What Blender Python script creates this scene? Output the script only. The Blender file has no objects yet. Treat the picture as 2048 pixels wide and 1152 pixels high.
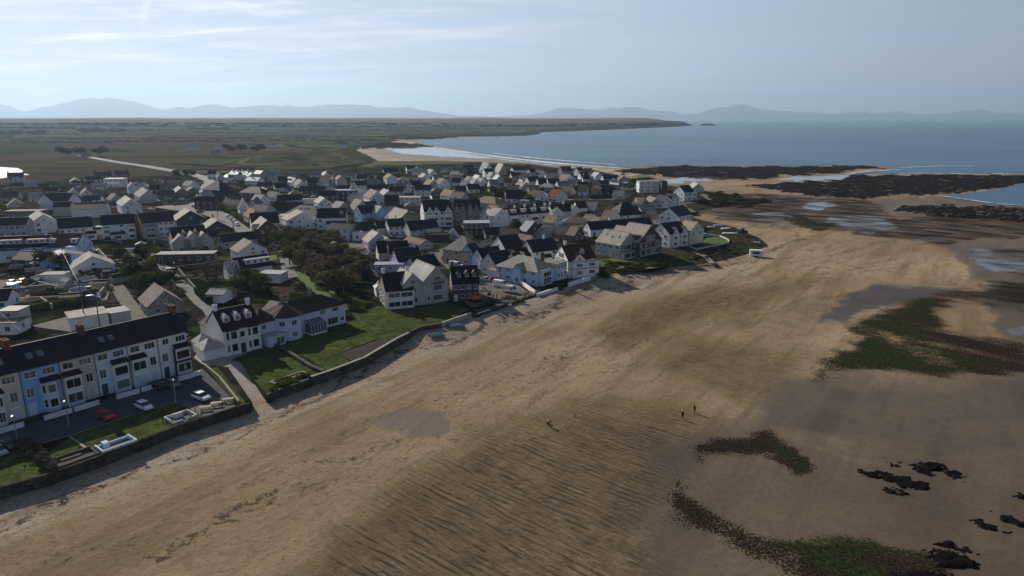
import bpy, bmesh, math, random
import numpy as np
from mathutils import Vector, Matrix, noise as mnoise
from mathutils.geometry import delaunay_2d_cdt
R = math.radians
sc = bpy.context.scene
COL = sc.collection
# ------------------------------------------------------------ camera, sky, sun, exposure
CAMH, F, YH = 56.0, 1365.33, 235.2          # a drone 56 m over the beach
PITCH = math.atan((576 - YH) / F)
cd = bpy.data.cameras.new('camera'); cam = bpy.data.objects.new('camera', cd); COL.objects.link(cam)
cd.lens = 24; cd.sensor_width = 36; cd.clip_start = 1; cd.clip_end = 120000
cam.location = (0, 0, CAMH); cam.rotation_euler = (R(90) - PITCH, 0, 0); sc.camera = cam
sc.view_settings.view_transform = 'Standard'; sc.view_settings.look = 'None'
sc.view_settings.exposure = 0.2; sc.view_settings.gamma = 1
SUN_AZ, SUN_EL = R(-41), R(27)              # azimuth measured from +Y, clockwise
world = bpy.data.worlds.new("World"); sc.world = world; world.use_nodes = True
nt = world.node_tree; nt.nodes.clear()
def wn(t, **k):
    n = nt.nodes.new(t)
    for a, b in k.items(): setattr(n, a, b)
    return n
sky = wn('ShaderNodeTexSky', sky_type='NISHITA', sun_disc=False, sun_elevation=SUN_EL, sun_rotation=SUN_AZ)
sky.altitude = 50; sky.air_density = 1.1; sky.dust_density = .5; sky.ozone_density = 2.2
tc = wn('ShaderNodeTexCoord'); sep = wn('ShaderNodeSeparateXYZ')
nt.links.new(tc.outputs['Generated'], sep.inputs[0])
def wmath(op, a, b=None, c=None, clamp=False):
    n = wn('ShaderNodeMath', operation=op, use_clamp=clamp)
    for i, v in enumerate((a, b, c)):
        if v is None: continue
        if isinstance(v, (int, float)): n.inputs[i].default_value = v
        else: nt.links.new(v, n.inputs[i])
    return n.outputs[0]
zc = wmath('MAXIMUM', sep.outputs[2], 0.03)
u = wmath('DIVIDE', sep.outputs[0], wmath('ADD', zc, 0.12)); v = wmath('DIVIDE', sep.outputs[1], wmath('ADD', zc, 0.12))
cmb = wn('ShaderNodeCombineXYZ'); nt.links.new(u, cmb.inputs[0]); nt.links.new(v, cmb.inputs[1])
def cloud(rot, sx, sy, scale, detail, lo, hi, off=0):
    mp = wn('ShaderNodeMapping'); mp.inputs['Rotation'].default_value = (0, 0, R(rot)); mp.inputs['Scale'].default_value = (sx, sy, 1)
    mp.inputs['Location'].default_value = (off, off * .7, 0)
    nt.links.new(cmb.outputs[0], mp.inputs[0])
    n = wn('ShaderNodeTexNoise'); n.inputs['Scale'].default_value = scale; n.inputs['Detail'].default_value = detail
    n.inputs['Roughness'].default_value = .62; n.inputs['Distortion'].default_value = .5
    nt.links.new(mp.outputs[0], n.inputs['Vector'])
    m = wn('ShaderNodeMapRange', interpolation_type='SMOOTHSTEP'); m.inputs['From Min'].default_value = lo; m.inputs['From Max'].default_value = hi
    nt.links.new(n.outputs[0], m.inputs[0]); return m.outputs[0]
c1 = cloud(-22, .5, 1.3, 1.3, 9, .44, .74, 3.1)
c2 = cloud(14, .8, 1.9, 2.2, 8, .46, .76, 1.3)
dot = wn('ShaderNodeVectorMath', operation='DOT_PRODUCT')
nt.links.new(tc.outputs['Generated'], dot.inputs[0])
dot.inputs[1].default_value = (math.sin(SUN_AZ) * math.cos(SUN_EL), math.cos(SUN_AZ) * math.cos(SUN_EL), math.sin(SUN_EL))
near = wn('ShaderNodeMapRange', interpolation_type='SMOOTHSTEP'); near.inputs['From Min'].default_value = .55; near.inputs['From Max'].default_value = 1.0
nt.links.new(dot.outputs['Value'], near.inputs[0])
cov = wmath('ADD', wmath('MULTIPLY', c1, .80), wmath('MULTIPLY', c2, .5), clamp=True)
cov = wmath('MULTIPLY', cov, wmath('MULTIPLY_ADD', near.outputs[0], 1.1, .08), clamp=True)
# a fading contrail, high up to the left
ct = wmath('ABSOLUTE', wmath('ADD', wmath('MULTIPLY_ADD', v, .604, u), -.365))
ctm = wn('ShaderNodeMapRange', interpolation_type='SMOOTHSTEP'); ctm.inputs['From Min'].default_value = .035; ctm.inputs['From Max'].default_value = 0.0
nt.links.new(ct, ctm.inputs[0])
zlow = wn('ShaderNodeMapRange', interpolation_type='SMOOTHSTEP'); zlow.inputs['From Min'].default_value = .075; zlow.inputs['From Max'].default_value = .16
nt.links.new(sep.outputs[2], zlow.inputs[0])
cov = wmath('ADD', cov, wmath('MULTIPLY', wmath('MULTIPLY', ctm.outputs[0], wmath('ADD', c2, .3)), wmath('MULTIPLY', zlow.outputs[0], .9)), clamp=True)
lowz = wn('ShaderNodeMapRange', interpolation_type='SMOOTHSTEP'); lowz.inputs['From Min'].default_value = .50; lowz.inputs['From Max'].default_value = .17; nt.links.new(sep.outputs[2], lowz.inputs[0])
mixc = wn('ShaderNodeMix', data_type='RGBA')
vm = wn('ShaderNodeMapRange', interpolation_type='SMOOTHSTEP'); vm.inputs['From Min'].default_value = -.25; vm.inputs['From Max'].default_value = .85; vm.inputs['To Max'].default_value = .62
nt.links.new(dot.outputs['Value'], vm.inputs[0])
veil = wn('ShaderNodeMix', data_type='RGBA'); veil.inputs['B'].default_value = (10.0, 11.6, 14.6, 1)   # thin high veil on the sunward side
lp = wn('ShaderNodeMapRange'); lp.inputs['From Min'].default_value = .5; lp.inputs['From Max'].default_value = 1; lp.inputs['To Min'].default_value = 13.0; lp.inputs['To Max'].default_value = 20.0
nt.links.new(dot.outputs['Value'], lp.inputs[0])
cc = wn('ShaderNodeVectorMath', operation='SCALE'); cc.inputs[0].default_value = (1, .965, .93); nt.links.new(lp.outputs[0], cc.inputs['Scale'])
nt.links.new(wmath('MULTIPLY', cov, wmath('MULTIPLY_ADD', lowz.outputs[0], .8, .2)), mixc.inputs['Factor']); tint = wn('ShaderNodeVectorMath', operation='MULTIPLY'); tint.inputs[1].default_value = (1.05, .99, 1.11); nt.links.new(sky.outputs[0], tint.inputs[0]); nt.links.new(tint.outputs[0], veil.inputs['A']); nt.links.new(wmath('MULTIPLY', vm.outputs[0], lowz.outputs[0]), veil.inputs['Factor']); nt.links.new(veil.outputs['Result'], mixc.inputs['A']); nt.links.new(cc.outputs[0], mixc.inputs['B'])
bg = wn('ShaderNodeBackground'); bg.inputs['Strength'].default_value = 0.055
out = wn('ShaderNodeOutputWorld'); nt.links.new(mixc.outputs['Result'], bg.inputs[0]); nt.links.new(bg.outputs[0], out.inputs[0])
sd = bpy.data.lights.new('sun', 'SUN'); sd.energy = 5.0; sd.angle = R(.5); sd.color = (1, .93, .82)
sun = bpy.data.objects.new('sun', sd); COL.objects.link(sun)
sdir = Vector((math.sin(SUN_AZ) * math.cos(SUN_EL), math.cos(SUN_AZ) * math.cos(SUN_EL), math.sin(SUN_EL)))
sun.rotation_euler = sdir.to_track_quat('Z', 'Y').to_euler(); sun.location = (0, 0, 200)
random.seed(7)
# ------------------------------------------------------------ helpers
CP, SP = math.cos(PITCH), math.sin(PITCH)
LZ = 2.0                                     # level of the town behind the sea wall
def P(px, py, z=LZ):
    x = (px - 1024) / F; y = -(py - 576) / F
    d = (x, y * SP + CP, y * CP - SP)
    t = (z - CAMH) / d[2]
    return Vector((d[0] * t, d[1] * t, z))
def toC(x, y): return Vector((-x, -y)).normalized()
MATS = {}
def mat(name, col, rough=.85, var=.2, scale=.8, bump=0, spec=.12, metal=0, fine=0, fscale=4, tint=None):
    if name in MATS: return MATS[name]
    m = bpy.data.materials.new(name); m.use_nodes = True; t = m.node_tree; b = t.nodes['Principled BSDF']
    b.inputs['Roughness'].default_value = rough; b.inputs['Metallic'].default_value = metal
    b.inputs['Specular IOR Level'].default_value = spec
    g = t.nodes.new('ShaderNodeNewGeometry')
    n = t.nodes.new('ShaderNodeTexNoise'); n.inputs['Scale'].default_value = scale; n.inputs['Detail'].default_value = 5; n.inputs['Roughness'].default_value = .65
    t.links.new(g.outputs['Position'], n.inputs['Vector'])
    mr = t.nodes.new('ShaderNodeMapRange'); mr.inputs['From Min'].default_value = .3; mr.inputs['From Max'].default_value = .7
    t.links.new(n.outputs[0], mr.inputs[0])
    mx = t.nodes.new('ShaderNodeMix'); mx.data_type = 'RGBA'
    lo = [c * (1 - var) for c in col]; hi = [min(1, c * (1 + var)) for c in col]
    if tint: lo = list(tint)
    mx.inputs['A'].default_value = (*lo, 1); mx.inputs['B'].default_value = (*hi, 1)
    t.links.new(mr.outputs[0], mx.inputs['Factor']); res = mx.outputs['Result']
    if fine:
        vo = t.nodes.new('ShaderNodeTexVoronoi'); vo.inputs['Scale'].default_value = fscale; t.links.new(g.outputs['Position'], vo.inputs['Vector'])
        sx = t.nodes.new('ShaderNodeSeparateColor'); t.links.new(vo.outputs['Color'], sx.inputs[0])
        ma = t.nodes.new('ShaderNodeMath'); ma.operation = 'MULTIPLY_ADD'; ma.inputs[1].default_value = 2 * fine; ma.inputs[2].default_value = 1 - fine
        t.links.new(sx.outputs[0], ma.inputs[0])
        sc_ = t.nodes.new('ShaderNodeVectorMath'); sc_.operation = 'SCALE'; t.links.new(res, sc_.inputs[0]); t.links.new(ma.outputs[0], sc_.inputs['Scale']); res = sc_.outputs[0]
    t.links.new(res, b.inputs['Base Color'])
    if bump:
        bp = t.nodes.new('ShaderNodeBump'); bp.inputs['Strength'].default_value = bump; bp.inputs['Distance'].default_value = .15
        n2 = t.nodes.new('ShaderNodeTexNoise'); n2.inputs['Scale'].default_value = scale * 5; n2.inputs['Detail'].default_value = 4
        t.links.new(g.outputs['Position'], n2.inputs['Vector']); t.links.new(n2.outputs[0], bp.inputs['Height']); t.links.new(bp.outputs[0], b.inputs['Normal'])
    MATS[name] = m; return m
class MB:
    def __init__(s): s.v = []; s.f = []; s.m = []
    def add(s, vs, fs, mi=0):
        o = len(s.v); s.v += [tuple(p) for p in vs]; s.f += [tuple(i + o for i in f) for f in fs]; s.m += [mi] * len(fs); return s
    def box(s, x0, x1, y0, y1, z0, z1, mi=0):
        return s.add([(x0, y0, z0), (x1, y0, z0), (x1, y1, z0), (x0, y1, z0), (x0, y0, z1), (x1, y0, z1), (x1, y1, z1), (x0, y1, z1)],
                     [(0, 3, 2, 1), (4, 5, 6, 7), (0, 1, 5, 4), (1, 2, 6, 5), (2, 3, 7, 6), (3, 0, 4, 7)], mi)
    def prism(s, poly, z0, z1, mi=0):
        n = len(poly); a = sum(poly[i][0] * poly[(i + 1) % n][1] - poly[(i + 1) % n][0] * poly[i][1] for i in range(n))
        if a < 0: poly = poly[::-1]
        return s.add([(p[0], p[1], z0) for p in poly] + [(p[0], p[1], z1) for p in poly],
                     [tuple(range(n))[::-1], tuple(range(n, 2 * n))] + [(i, (i + 1) % n, n + (i + 1) % n, n + i) for i in range(n)], mi)
    def slab(s, q, th, mi=0):                 # quad given CCW from above, thickened downwards
        q = [Vector(p) for p in q]; nrm = (q[1] - q[0]).cross(q[2] - q[0]).normalized()
        lo = [p - nrm * th for p in q]; n = len(q)
        return s.add(q + lo, [tuple(range(n)), tuple(range(n, 2 * n))[::-1]] + [(i, n + i, n + (i + 1) % n, (i + 1) % n) for i in range(n)], mi)
    def tube(s, a, b, r0, r1=None, n=6, mi=0):
        a = Vector(a); b = Vector(b); r1 = r0 if r1 is None else r1; d = (b - a).normalized()
        x = d.orthogonal().normalized(); y = d.cross(x)
        vs = [a + (x * math.cos(2 * math.pi * i / n) + y * math.sin(2 * math.pi * i / n)) * r0 for i in range(n)] + \
             [b + (x * math.cos(2 * math.pi * i / n) + y * math.sin(2 * math.pi * i / n)) * r1 for i in range(n)]
        return s.add(vs, [tuple(range(n))[::-1], tuple(range(n, 2 * n))] + [(i, (i + 1) % n, n + (i + 1) % n, n + i) for i in range(n)], mi)
    def mesh(s, name, mats):
        me = bpy.data.meshes.new(name); me.from_pydata(s.v, [], s.f)
        for m in (mats if isinstance(mats, (list, tuple)) else [mats]): me.materials.append(m)
        if any(s.m): me.polygons.foreach_set('material_index', s.m)
        me.update(); return me
    def build(s, name, mats, parent=None, smooth=False):
        me = s.mesh(name, mats)
        if smooth: me.polygons.foreach_set('use_smooth', [True] * len(me.polygons))
        o = bpy.data.objects.new(name, me); COL.objects.link(o)
        if parent: o.parent = parent
        return o
def tag(o, label=None, cat=None, group=None, kind=None):
    if label: o['label'] = label
    if cat: o['category'] = cat
    if group: o['group'] = group
    if kind: o['kind'] = kind
    return o
def empty(name, loc, rz, label, cat, group=None):
    o = bpy.data.objects.new(name, None); COL.objects.link(o); o.location = loc; o.rotation_euler = (0, 0, rz)
    o.empty_display_size = .5
    return tag(o, label, cat, group)
def dup(root, loc, rz, label=None, scale=None):
    r = root.copy(); COL.objects.link(r); r.location = loc; r.rotation_euler = (0, 0, rz)
    if label: r['label'] = label
    if scale: r.scale = scale if isinstance(scale, tuple) else (scale,) * 3
    for ch in list(root.children):
        c = ch.copy(); COL.objects.link(c); c.parent = r
        for g in list(ch.children):
            d = g.copy(); COL.objects.link(d); d.parent = c
    return r
def sheet(name, pts, z, m, kind='structure', label=None):
    """flat ground sheet from photo points, laid on the level it lies on"""
    w = [P(x, y, z) for x, y in pts]
    mb = MB(); mb.add(w, [tuple(range(len(w)))])
    o = mb.build(name, m); bm = bmesh.new(); bm.from_mesh(o.data); bmesh.ops.triangulate(bm, faces=bm.faces[:])
    for f in bm.faces:
        if f.normal.z < 0: f.normal_flip()
    bm.to_mesh(o.data); bm.free()
    return tag(o, label, None, None, kind)
def ribbon(name, pts, width, z, m, kind='structure'):
    w = [P(x, y, z) for x, y in pts]; vs = []; n = len(w)
    for i, p in enumerate(w):
        d = (w[min(i + 1, n - 1)] - w[max(i - 1, 0)]).normalized(); s = Vector((-d.y, d.x, 0)) * (width[i] if isinstance(width, list) else width) / 2
        vs += [p + s, p - s]
    return tag(MB().add(vs, [(2 * i, 2 * i + 1, 2 * i + 3, 2 * i + 2) for i in range(n - 1)]).build(name, m), kind=kind)
def inside(px, py, poly):
    res = np.zeros(px.shape, bool); n = len(poly)
    for i in range(n):
        x1, y1 = poly[i]; x2, y2 = poly[(i + 1) % n]
        c = (y1 > py) != (y2 > py)
        with np.errstate(divide='ignore', invalid='ignore'): res ^= c & (px < (x2 - x1) * (py - y1) / (y2 - y1 + 1e-12) + x1)
    return res
def segdist(px, py, pts, closed=True, ay=1.0):
    d = np.full(px.shape, 1e12); n = len(pts)
    for i in range(n if closed else n - 1):
        x1, y1 = pts[i]; x2, y2 = pts[(i + 1) % n]; y1, y2 = y1 * ay, y2 * ay
        dx, dy = x2 - x1, y2 - y1; l = dx * dx + dy * dy + 1e-9
        t = np.clip(((px - x1) * dx + (py * ay - y1) * dy) / l, 0, 1)
        d = np.minimum(d, (px - x1 - t * dx) ** 2 + (py * ay - y1 - t * dy) ** 2)
    return np.sqrt(d)
def sstep(a, b, x):
    t = np.clip((x - a) / (b - a), 0, 1); return t * t * (3 - 2 * t)
# ------------------------------------------------------------ node helper for the big ground materials
class NT:
    def __init__(s, name):
        s.m = bpy.data.materials.new(name); s.m.use_nodes = True; s.t = s.m.node_tree; s.b = s.t.nodes['Principled BSDF']
        s.pos = s.t.nodes.new('ShaderNodeNewGeometry').outputs['Position']
    def new(s, t, **k):
        n = s.t.nodes.new(t)
        for a, b in k.items(): setattr(n, a, b)
        return n
    def put(s, sock, v):
        if isinstance(v, bpy.types.NodeSocket): s.t.links.new(v, sock)
        elif isinstance(v, (tuple, list)) and len(v) == 3 and sock.type == 'RGBA': sock.default_value = (*v, 1)
        else: sock.default_value = v
    def math(s, op, a, b=0.0, c=0.0, clamp=False):
        n = s.new('ShaderNodeMath', operation=op, use_clamp=clamp)
        for i, v in enumerate((a, b, c)): s.put(n.inputs[i], v)
        return n.outputs[0]
    def mix(s, f, a, b):
        n = s.new('ShaderNodeMix', data_type='RGBA'); s.put(n.inputs['Factor'], f); s.put(n.inputs['A'], a); s.put(n.inputs['B'], b); return n.outputs['Result']
    def step(s, v, lo, hi, a=0.0, b=1.0):
        n = s.new('ShaderNodeMapRange', interpolation_type='SMOOTHSTEP')
        for k, x in (('Value', v), ('From Min', lo), ('From Max', hi), ('To Min', a), ('To Max', b)): s.put(n.inputs[k], x)
        return n.outputs[0]
    def map(s, rot=0, scale=(1, 1, 1)):
        n = s.new('ShaderNodeMapping', vector_type='TEXTURE'); n.inputs['Rotation'].default_value = (0, 0, R(-rot)); n.inputs['Scale'].default_value = [1 / q for q in scale]
        s.put(n.inputs[0], s.pos); return n.outputs[0]
    def noise(s, scale, detail=4, rough=.6, vec=None, dist=0):
        n = s.new('ShaderNodeTexNoise'); n.inputs['Scale'].default_value = scale; n.inputs['Detail'].default_value = detail
        n.inputs['Roughness'].default_value = rough; n.inputs['Distortion'].default_value = dist; s.put(n.inputs['Vector'], vec or s.pos); return n.outputs[0]
    def vor(s, scale, vec=None, feature='F1', out='Distance'):
        n = s.new('ShaderNodeTexVoronoi', feature=feature); n.inputs['Scale'].default_value = scale; s.put(n.inputs['Vector'], vec or s.pos); return n.outputs[out]
    def attr(s, name):
        n = s.new('ShaderNodeAttribute', attribute_name=name); q = s.new('ShaderNodeSeparateColor'); s.t.links.new(n.outputs['Color'], q.inputs[0])
        return q.outputs[0], q.outputs[1], q.outputs[2], n.outputs['Alpha']
    def bump(s, h, strength=.5, dist=.1, prev=None):
        n = s.new('ShaderNodeBump'); n.inputs['Strength'].default_value = strength; n.inputs['Distance'].default_value = dist; s.put(n.inputs['Height'], h)
        if prev: s.put(n.inputs['Normal'], prev)
        return n.outputs[0]
# ------------------------------------------------------------ BEACH: one sheet under sand, reefs and sea
xs = np.concatenate([np.arange(-1400, -260, 40.0), np.arange(-260, 2330, 5.0), np.arange(2330, 4600, 40.0)]); ys = np.concatenate([np.arange(262, 420, 1.6), np.arange(420, 640, 2.4), np.arange(640, 1290, 4.2), np.arange(1290, 2300, 40.0)])
GX, GY = np.meshgrid(xs, ys)
_dy = -(GY - 576) / F; _t = -CAMH / (_dy * CP - SP); WX = (GX - 1024) / F * _t; WY = (_dy * SP + CP) * _t
_w = np.array([(mnoise.noise(Vector((x * .05, y * .05, 1))) + .6 * mnoise.noise(Vector((x * .16, y * .16, 2))) + .35 * mnoise.noise(Vector((x * .5, y * .5, 3))), mnoise.noise(Vector((x * .05, y * .05, 11))) + .6 * mnoise.noise(Vector((x * .16, y * .16, 12)))) for x, y in zip(WX.ravel(), WY.ravel())])
_s = (GY - YH) * .0173; RX, RY = GX, GY                                 # ragged outlines, a few metres either way
GX = RX + _w[:, 0].reshape(GX.shape) * _s * 4.2; GY = RY + _w[:, 1].reshape(GX.shape) * _s * 1.9
def soft(poly, w=10, ay=2.2, s=1.0):
    ins = inside(GX, GY, poly); d = segdist(GX, GY, poly, True, ay); return s * sstep(-w, w, np.where(ins, d, -d))
def line(pts, w, ay=2.2, s=1.0): return s * (1 - sstep(0, w, segdist(GX, GY, pts, False, ay)))
mx = np.maximum.reduce
wet = mx([soft([(1480, 880), (1560, 760), (1650, 745), (1800, 770), (2048, 755), (2400, 760), (2400, 910), (2048, 900), (1850, 945), (1700, 905), (1560, 865)], 40, 2, .85),
          soft([(1650, 650), (1690, 592), (1760, 567), (1850, 572), (1930, 575), (1880, 600), (1800, 605), (1720, 622), (1690, 652)], 10, 2, 1.0),
          soft([(735, 842), (790, 812), (850, 815), (905, 838), (915, 865), (880, 882), (810, 876), (760, 864)], 9, 2, .7),
          soft([(1330, 900), (1480, 840), (1700, 750), (2400, 740), (2400, 1400), (1250, 1400), (1300, 1000)], 60, 2, .75),
          soft([(1890, 490), (2048, 485), (2400, 500), (2400, 760), (2040, 760), (1990, 640), (1960, 560), (1920, 520)], 10, 2, .8),
          soft([(720, 296), (800, 290), (960, 306), (1180, 326), (1240, 336), (1100, 334), (950, 324), (800, 318)], 5, 4, .5),
          soft([(1390, 380), (1700, 395), (2400, 395), (2400, 490), (1900, 492), (1700, 466), (1440, 440)], 8, 3, .7)])
rock = mx([soft([(1225, 343), (1275, 336), (1345, 332), (1500, 334), (1640, 332), (1740, 332), (1785, 337), (1700, 341), (1680, 347), (1560, 352), (1530, 360), (1400, 359), (1300, 351)], 3, 4),
           soft([(1700, 351), (1850, 349), (2048, 350), (2400, 350), (2400, 366), (2048, 366), (2005, 377), (1920, 387), (1850, 390), (1700, 397), (1620, 392), (1550, 380), (1470, 372), (1560, 366), (1680, 360)], 3, 4),
           soft([(1780, 421), (1840, 408), (1950, 413), (2048, 416), (2400, 430), (2400, 455), (2048, 446), (1960, 440), (1880, 434)], 4, 3, .9),
           soft([(705, 293), (760, 283), (850, 289), (870, 293), (820, 298), (730, 298)], 2, 4),
           soft([(765, 279), (800, 273), (900, 272), (930, 275), (850, 280)], 2, 4),
           soft([(1477, 398), (1540, 398), (1560, 404), (1500, 412), (1440, 420), (1390, 424), (1400, 414)], 4, 3, .85)])
weed = mx([soft([(1340, 990), (1370, 965), (1400, 990), (1450, 1030), (1560, 1065), (1660, 1090), (1760, 1140), (1820, 1250), (1680, 1250), (1600, 1130), (1500, 1095), (1400, 1050), (1345, 1022)], 46, 1.6, 1.15),
           soft([(1405, 910), (1440, 880), (1540, 858), (1565, 880), (1600, 922), (1570, 930), (1520, 903), (1430, 922)], 38, 1.8, 1.15),
           soft([(1390, 396), (1480, 385), (1620, 395), (1750, 400), (1800, 440), (1900, 420), (2048, 430), (2400, 440), (2400, 480), (2048, 476), (1960, 476), (1900, 488), (1830, 482), (1700, 466), (1560, 452), (1440, 438), (1385, 425)], 7, 3, .75),
           soft([(1650, 758), (1645, 735), (1660, 700), (1690, 690), (1690, 655), (1720, 638), (1790, 615), (1860, 590), (1950, 570), (2010, 560), (2400, 560), (2400, 720), (2048, 748), (1990, 755), (1850, 750), (1740, 745)], 34, 1.8, 1.0),
           soft([(1960, 500), (2048, 495), (2400, 500), (2400, 580), (2048, 570), (2000, 545)], 8, 2, .6),
           soft([(1560, 1090), (1680, 1085), (1860, 1115), (1900, 1145), (1840, 1200), (1700, 1160)], 40, 1.6, 1.0)])
hole = mx([soft([(1870, 628), (1930, 606), (2048, 615), (2200, 640), (2200, 700), (2048, 700), (1980, 672), (1900, 655)], 30, 1.8, .9),
           soft([(1718, 650), (1760, 655), (1830, 690), (1880, 712), (1830, 715), (1770, 690)], 16, 1.8, .3), soft([(1820, 700), (1890, 705), (1930, 735), (1850, 730)], 16, 1.8, .25)])
weed = weed * (1 - hole)
green = mx([soft([(1655, 752), (1655, 735), (1670, 700), (1695, 690), (1690, 655), (1720, 636), (1790, 612), (1860, 595), (1900, 600), (1860, 640), (1880, 680), (1960, 700), (2000, 720), (1980, 752), (1850, 748), (1740, 742)], 40, 1.8, 1.0),
            soft([(1525, 880), (1560, 890), (1605, 925), (1570, 932), (1540, 905)], 26, 1.8, 1.1),
            soft([(1540, 1078), (1640, 1068), (1750, 1090), (1860, 1115), (1830, 1135), (1740, 1122), (1700, 1110), (1790, 1170), (1680, 1160), (1600, 1120)], 34, 1.6, 1.0),
            soft([(1555, 440), (1590, 427), (1630, 440), (1690, 455), (1640, 462), (1590, 455)], 5, 3, .95), soft([(1960, 560), (2048, 548), (2200, 560), (2200, 600), (1990, 590)], 10, 2, .5)]) * (1 - hole)
pool = mx([soft([(1608, 406), (1650, 402), (1675, 411), (1640, 421), (1612, 417)], 3, 3), soft([(1545, 359), (1600, 353), (1700, 350), (1692, 359), (1600, 364)], 2.5, 4, .8),
           soft([(2015, 652), (2120, 640), (2120, 672), (2020, 670)], 5, 2, .6), soft([(1920, 500), (1990, 490), (2150, 500), (2150, 560), (2040, 556), (1975, 545)], 10, 2, .30),
           soft([(760, 294), (860, 293), (960, 306), (1060, 318), (1190, 327), (1120, 331), (1000, 318), (880, 312), (800, 306)], 5, 4, 1.1),
           soft([(1480, 432), (1560, 424), (1600, 436), (1540, 448)], 5, 3, .5), soft([(1290, 362), (1400, 354), (1480, 357), (1400, 362), (1330, 367)], 2.5, 4, .7), soft([(1640, 440), (1740, 425), (1800, 455), (1740, 470)], 6, 3, .5)])
ripple = mx([soft([(600, 1300), (640, 1152), (660, 1085), (760, 1005), (860, 935), (960, 880), (1060, 842), (1150, 815), (1280, 805), (1380, 825), (1440, 862), (1390, 920), (1330, 990), (1310, 1080), (1330, 1400)], 75, 2, 1.05),
             soft([(1190, 665), (1300, 612), (1400, 575), (1560, 565), (1620, 560), (1500, 612), (1420, 642), (1330, 668), (1220, 698)], 50, 2, .9),
             soft([(1280, 725), (1400, 685), (1600, 690), (1640, 715), (1560, 785), (1480, 805), (1400, 765)], 60, 2, .85), soft([(1440, 640), (1640, 590), (1700, 600), (1620, 680), (1500, 700)], 30, 2, .5)])
wrack = mx([line([(-100, 1085), (60, 1030), (240, 958), (420, 890), (620, 790), (760, 728), (860, 694), (1040, 640), (1160, 592), (1330, 553), (1500, 520), (1560, 495), (1605, 480), (1590, 462), (1540, 450), (1440, 437)], 15, 2, .8),
            line([(300, 1110), (430, 1052), (540, 990)], 34, 2, .8), line([(620, 932), (740, 895)], 22, 2, .7), line([(880, 805), (960, 775), (1130, 720)], 18, 2, .55), line([(560, 960), (700, 910), (840, 850)], 60, 2, .35),
            line([(-60, 1160), (260, 1085), (420, 1060), (640, 960)], 70, 2, .4)])
pale = np.maximum(soft([(700, 300), (760, 275), (900, 290), (1260, 335), (1300, 360), (1200, 345), (1000, 328), (760, 325)], 8, 4, 1.3), 0) + soft([(-300, 1110), (500, 812), (942, 630), (1190, 560), (1420, 525), (1520, 510), (1560, 520), (1400, 565), (1160, 610), (960, 680), (700, 780), (300, 960), (-300, 1220)], 50, 2, 1.0)
depth = None
verts = np.zeros((GX.size, 3)); k = 0
track = mx([line(q, 5, 2, .9) for q in ([(1180, 690), (1320, 620), (1480, 558), (1600, 520), (1720, 496), (1830, 478)], [(1230, 700), (1360, 640), (1500, 585), (1640, 548), (1800, 520)], [(520, 1020), (640, 960), (780, 888), (920, 810), (1060, 740), (1200, 680)], [(1500, 640), (1620, 600), (1760, 590), (1900, 560)], [(900, 1000), (1020, 900), (1180, 800), (1360, 720)])])
track = mx([track] + [line([(x, y + o + (x - 1180) * k) for x, y in ((1100, 728), (1180, 690), (1320, 622), (1480, 560), (1600, 522), (1720, 497), (1840, 480))], 3.5, 2, .8) for o, k in ((9, .01), (26, -.01), (44, .0), (66, -.03), (-16, -.005))] + [line([(x, y + o) for x, y in ((600, 1010), (760, 930), (920, 842), (1060, 770), (1200, 702), (1300, 650))], 4, 2, .7) for o in (0, 12, 40)])
track = np.maximum(track, line([(120, 1120), (420, 1000), (700, 860), (960, 740), (1200, 660)], 9, 2, .6))
GX, GY = RX, RY
WZ = np.zeros_like(WX)
_ne = [(P(x, y, 0).x, P(x, y, 0).y) for x, y in [(-700, 1255), (0, 1000), (206, 930), (505, 822), (618, 770), (729, 732), (818, 682)]]; _n2 = [(P(x, y, 0).x, P(x, y, 0).y) for x, y in [(840, 668), (942, 640), (997, 626), (1046, 610), (1115, 588), (1180, 566), (1240, 555)]]
WZ = np.maximum(.45 * (1 - sstep(0, 9, segdist(WX, WY, _ne, False))), 1.6 * (1 - sstep(1, 15, segdist(WX, WY, _n2, False))))
rk = np.argwhere(rock > .05)
for i, j in rk:
    x, y = WX[i, j], WY[i, j]; WZ[i, j] += rock[i, j] * (0.15 + 1.1 * max(0, mnoise.noise(Vector((x * .06, y * .035, 0))) + .35 + .5 * mnoise.noise(Vector((x * .2, y * .15, 3)))))
verts[:, 0], verts[:, 1], verts[:, 2] = WX.ravel(), WY.ravel(), WZ.ravel()
ny, nx = GX.shape; idx = np.arange(ny * nx).reshape(ny, nx)
faces = np.stack([idx[1:, :-1], idx[1:, 1:], idx[:-1, 1:], idx[:-1, :-1]], -1).reshape(-1, 4)
me = bpy.data.meshes.new('beach'); me.from_pydata(verts.tolist(), [], faces.tolist())
for nm, ch in (('zone_a', (wet, weed, green, ripple)), ('zone_b', (wrack, rock, pool, pale)), ('zone_c', (track, track, track, track))):
    a = me.color_attributes.new(nm, 'FLOAT_COLOR', 'POINT'); a.data.foreach_set('color', np.stack([c.ravel() for c in ch], -1).astype(np.float32).ravel())
me.polygons.foreach_set('use_smooth', [True] * len(me.polygons))
n = NT('sand'); aw, aweed, agreen, arip = n.attr('zone_a'); awr, arock, apool, apale = n.attr('zone_b'); atr = n.attr('zone_c')[0]
big = n.noise(.018, 5); mid = n.noise(.16, 6, .75); fin = n.noise(.85, 6, .8); grit = n.noise(2.6, 4, .75)
sand = n.mix(n.step(big, .35, .65), (.270, .196, .114), (.385, .288, .176))
sand = n.mix(n.math('MULTIPLY', apale, .9, 0, True), sand, (.43, .352, .262))
sand = n.mix(n.step(apale, 1.05, 1.28), sand, (.52, .44, .37))
along = n.map(34, (.10, .9, 1))
band = n.noise(.09, 4, .6, n.map(-56, (.16, 1, 1)))                   # long tidal bands running along the shore
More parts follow.
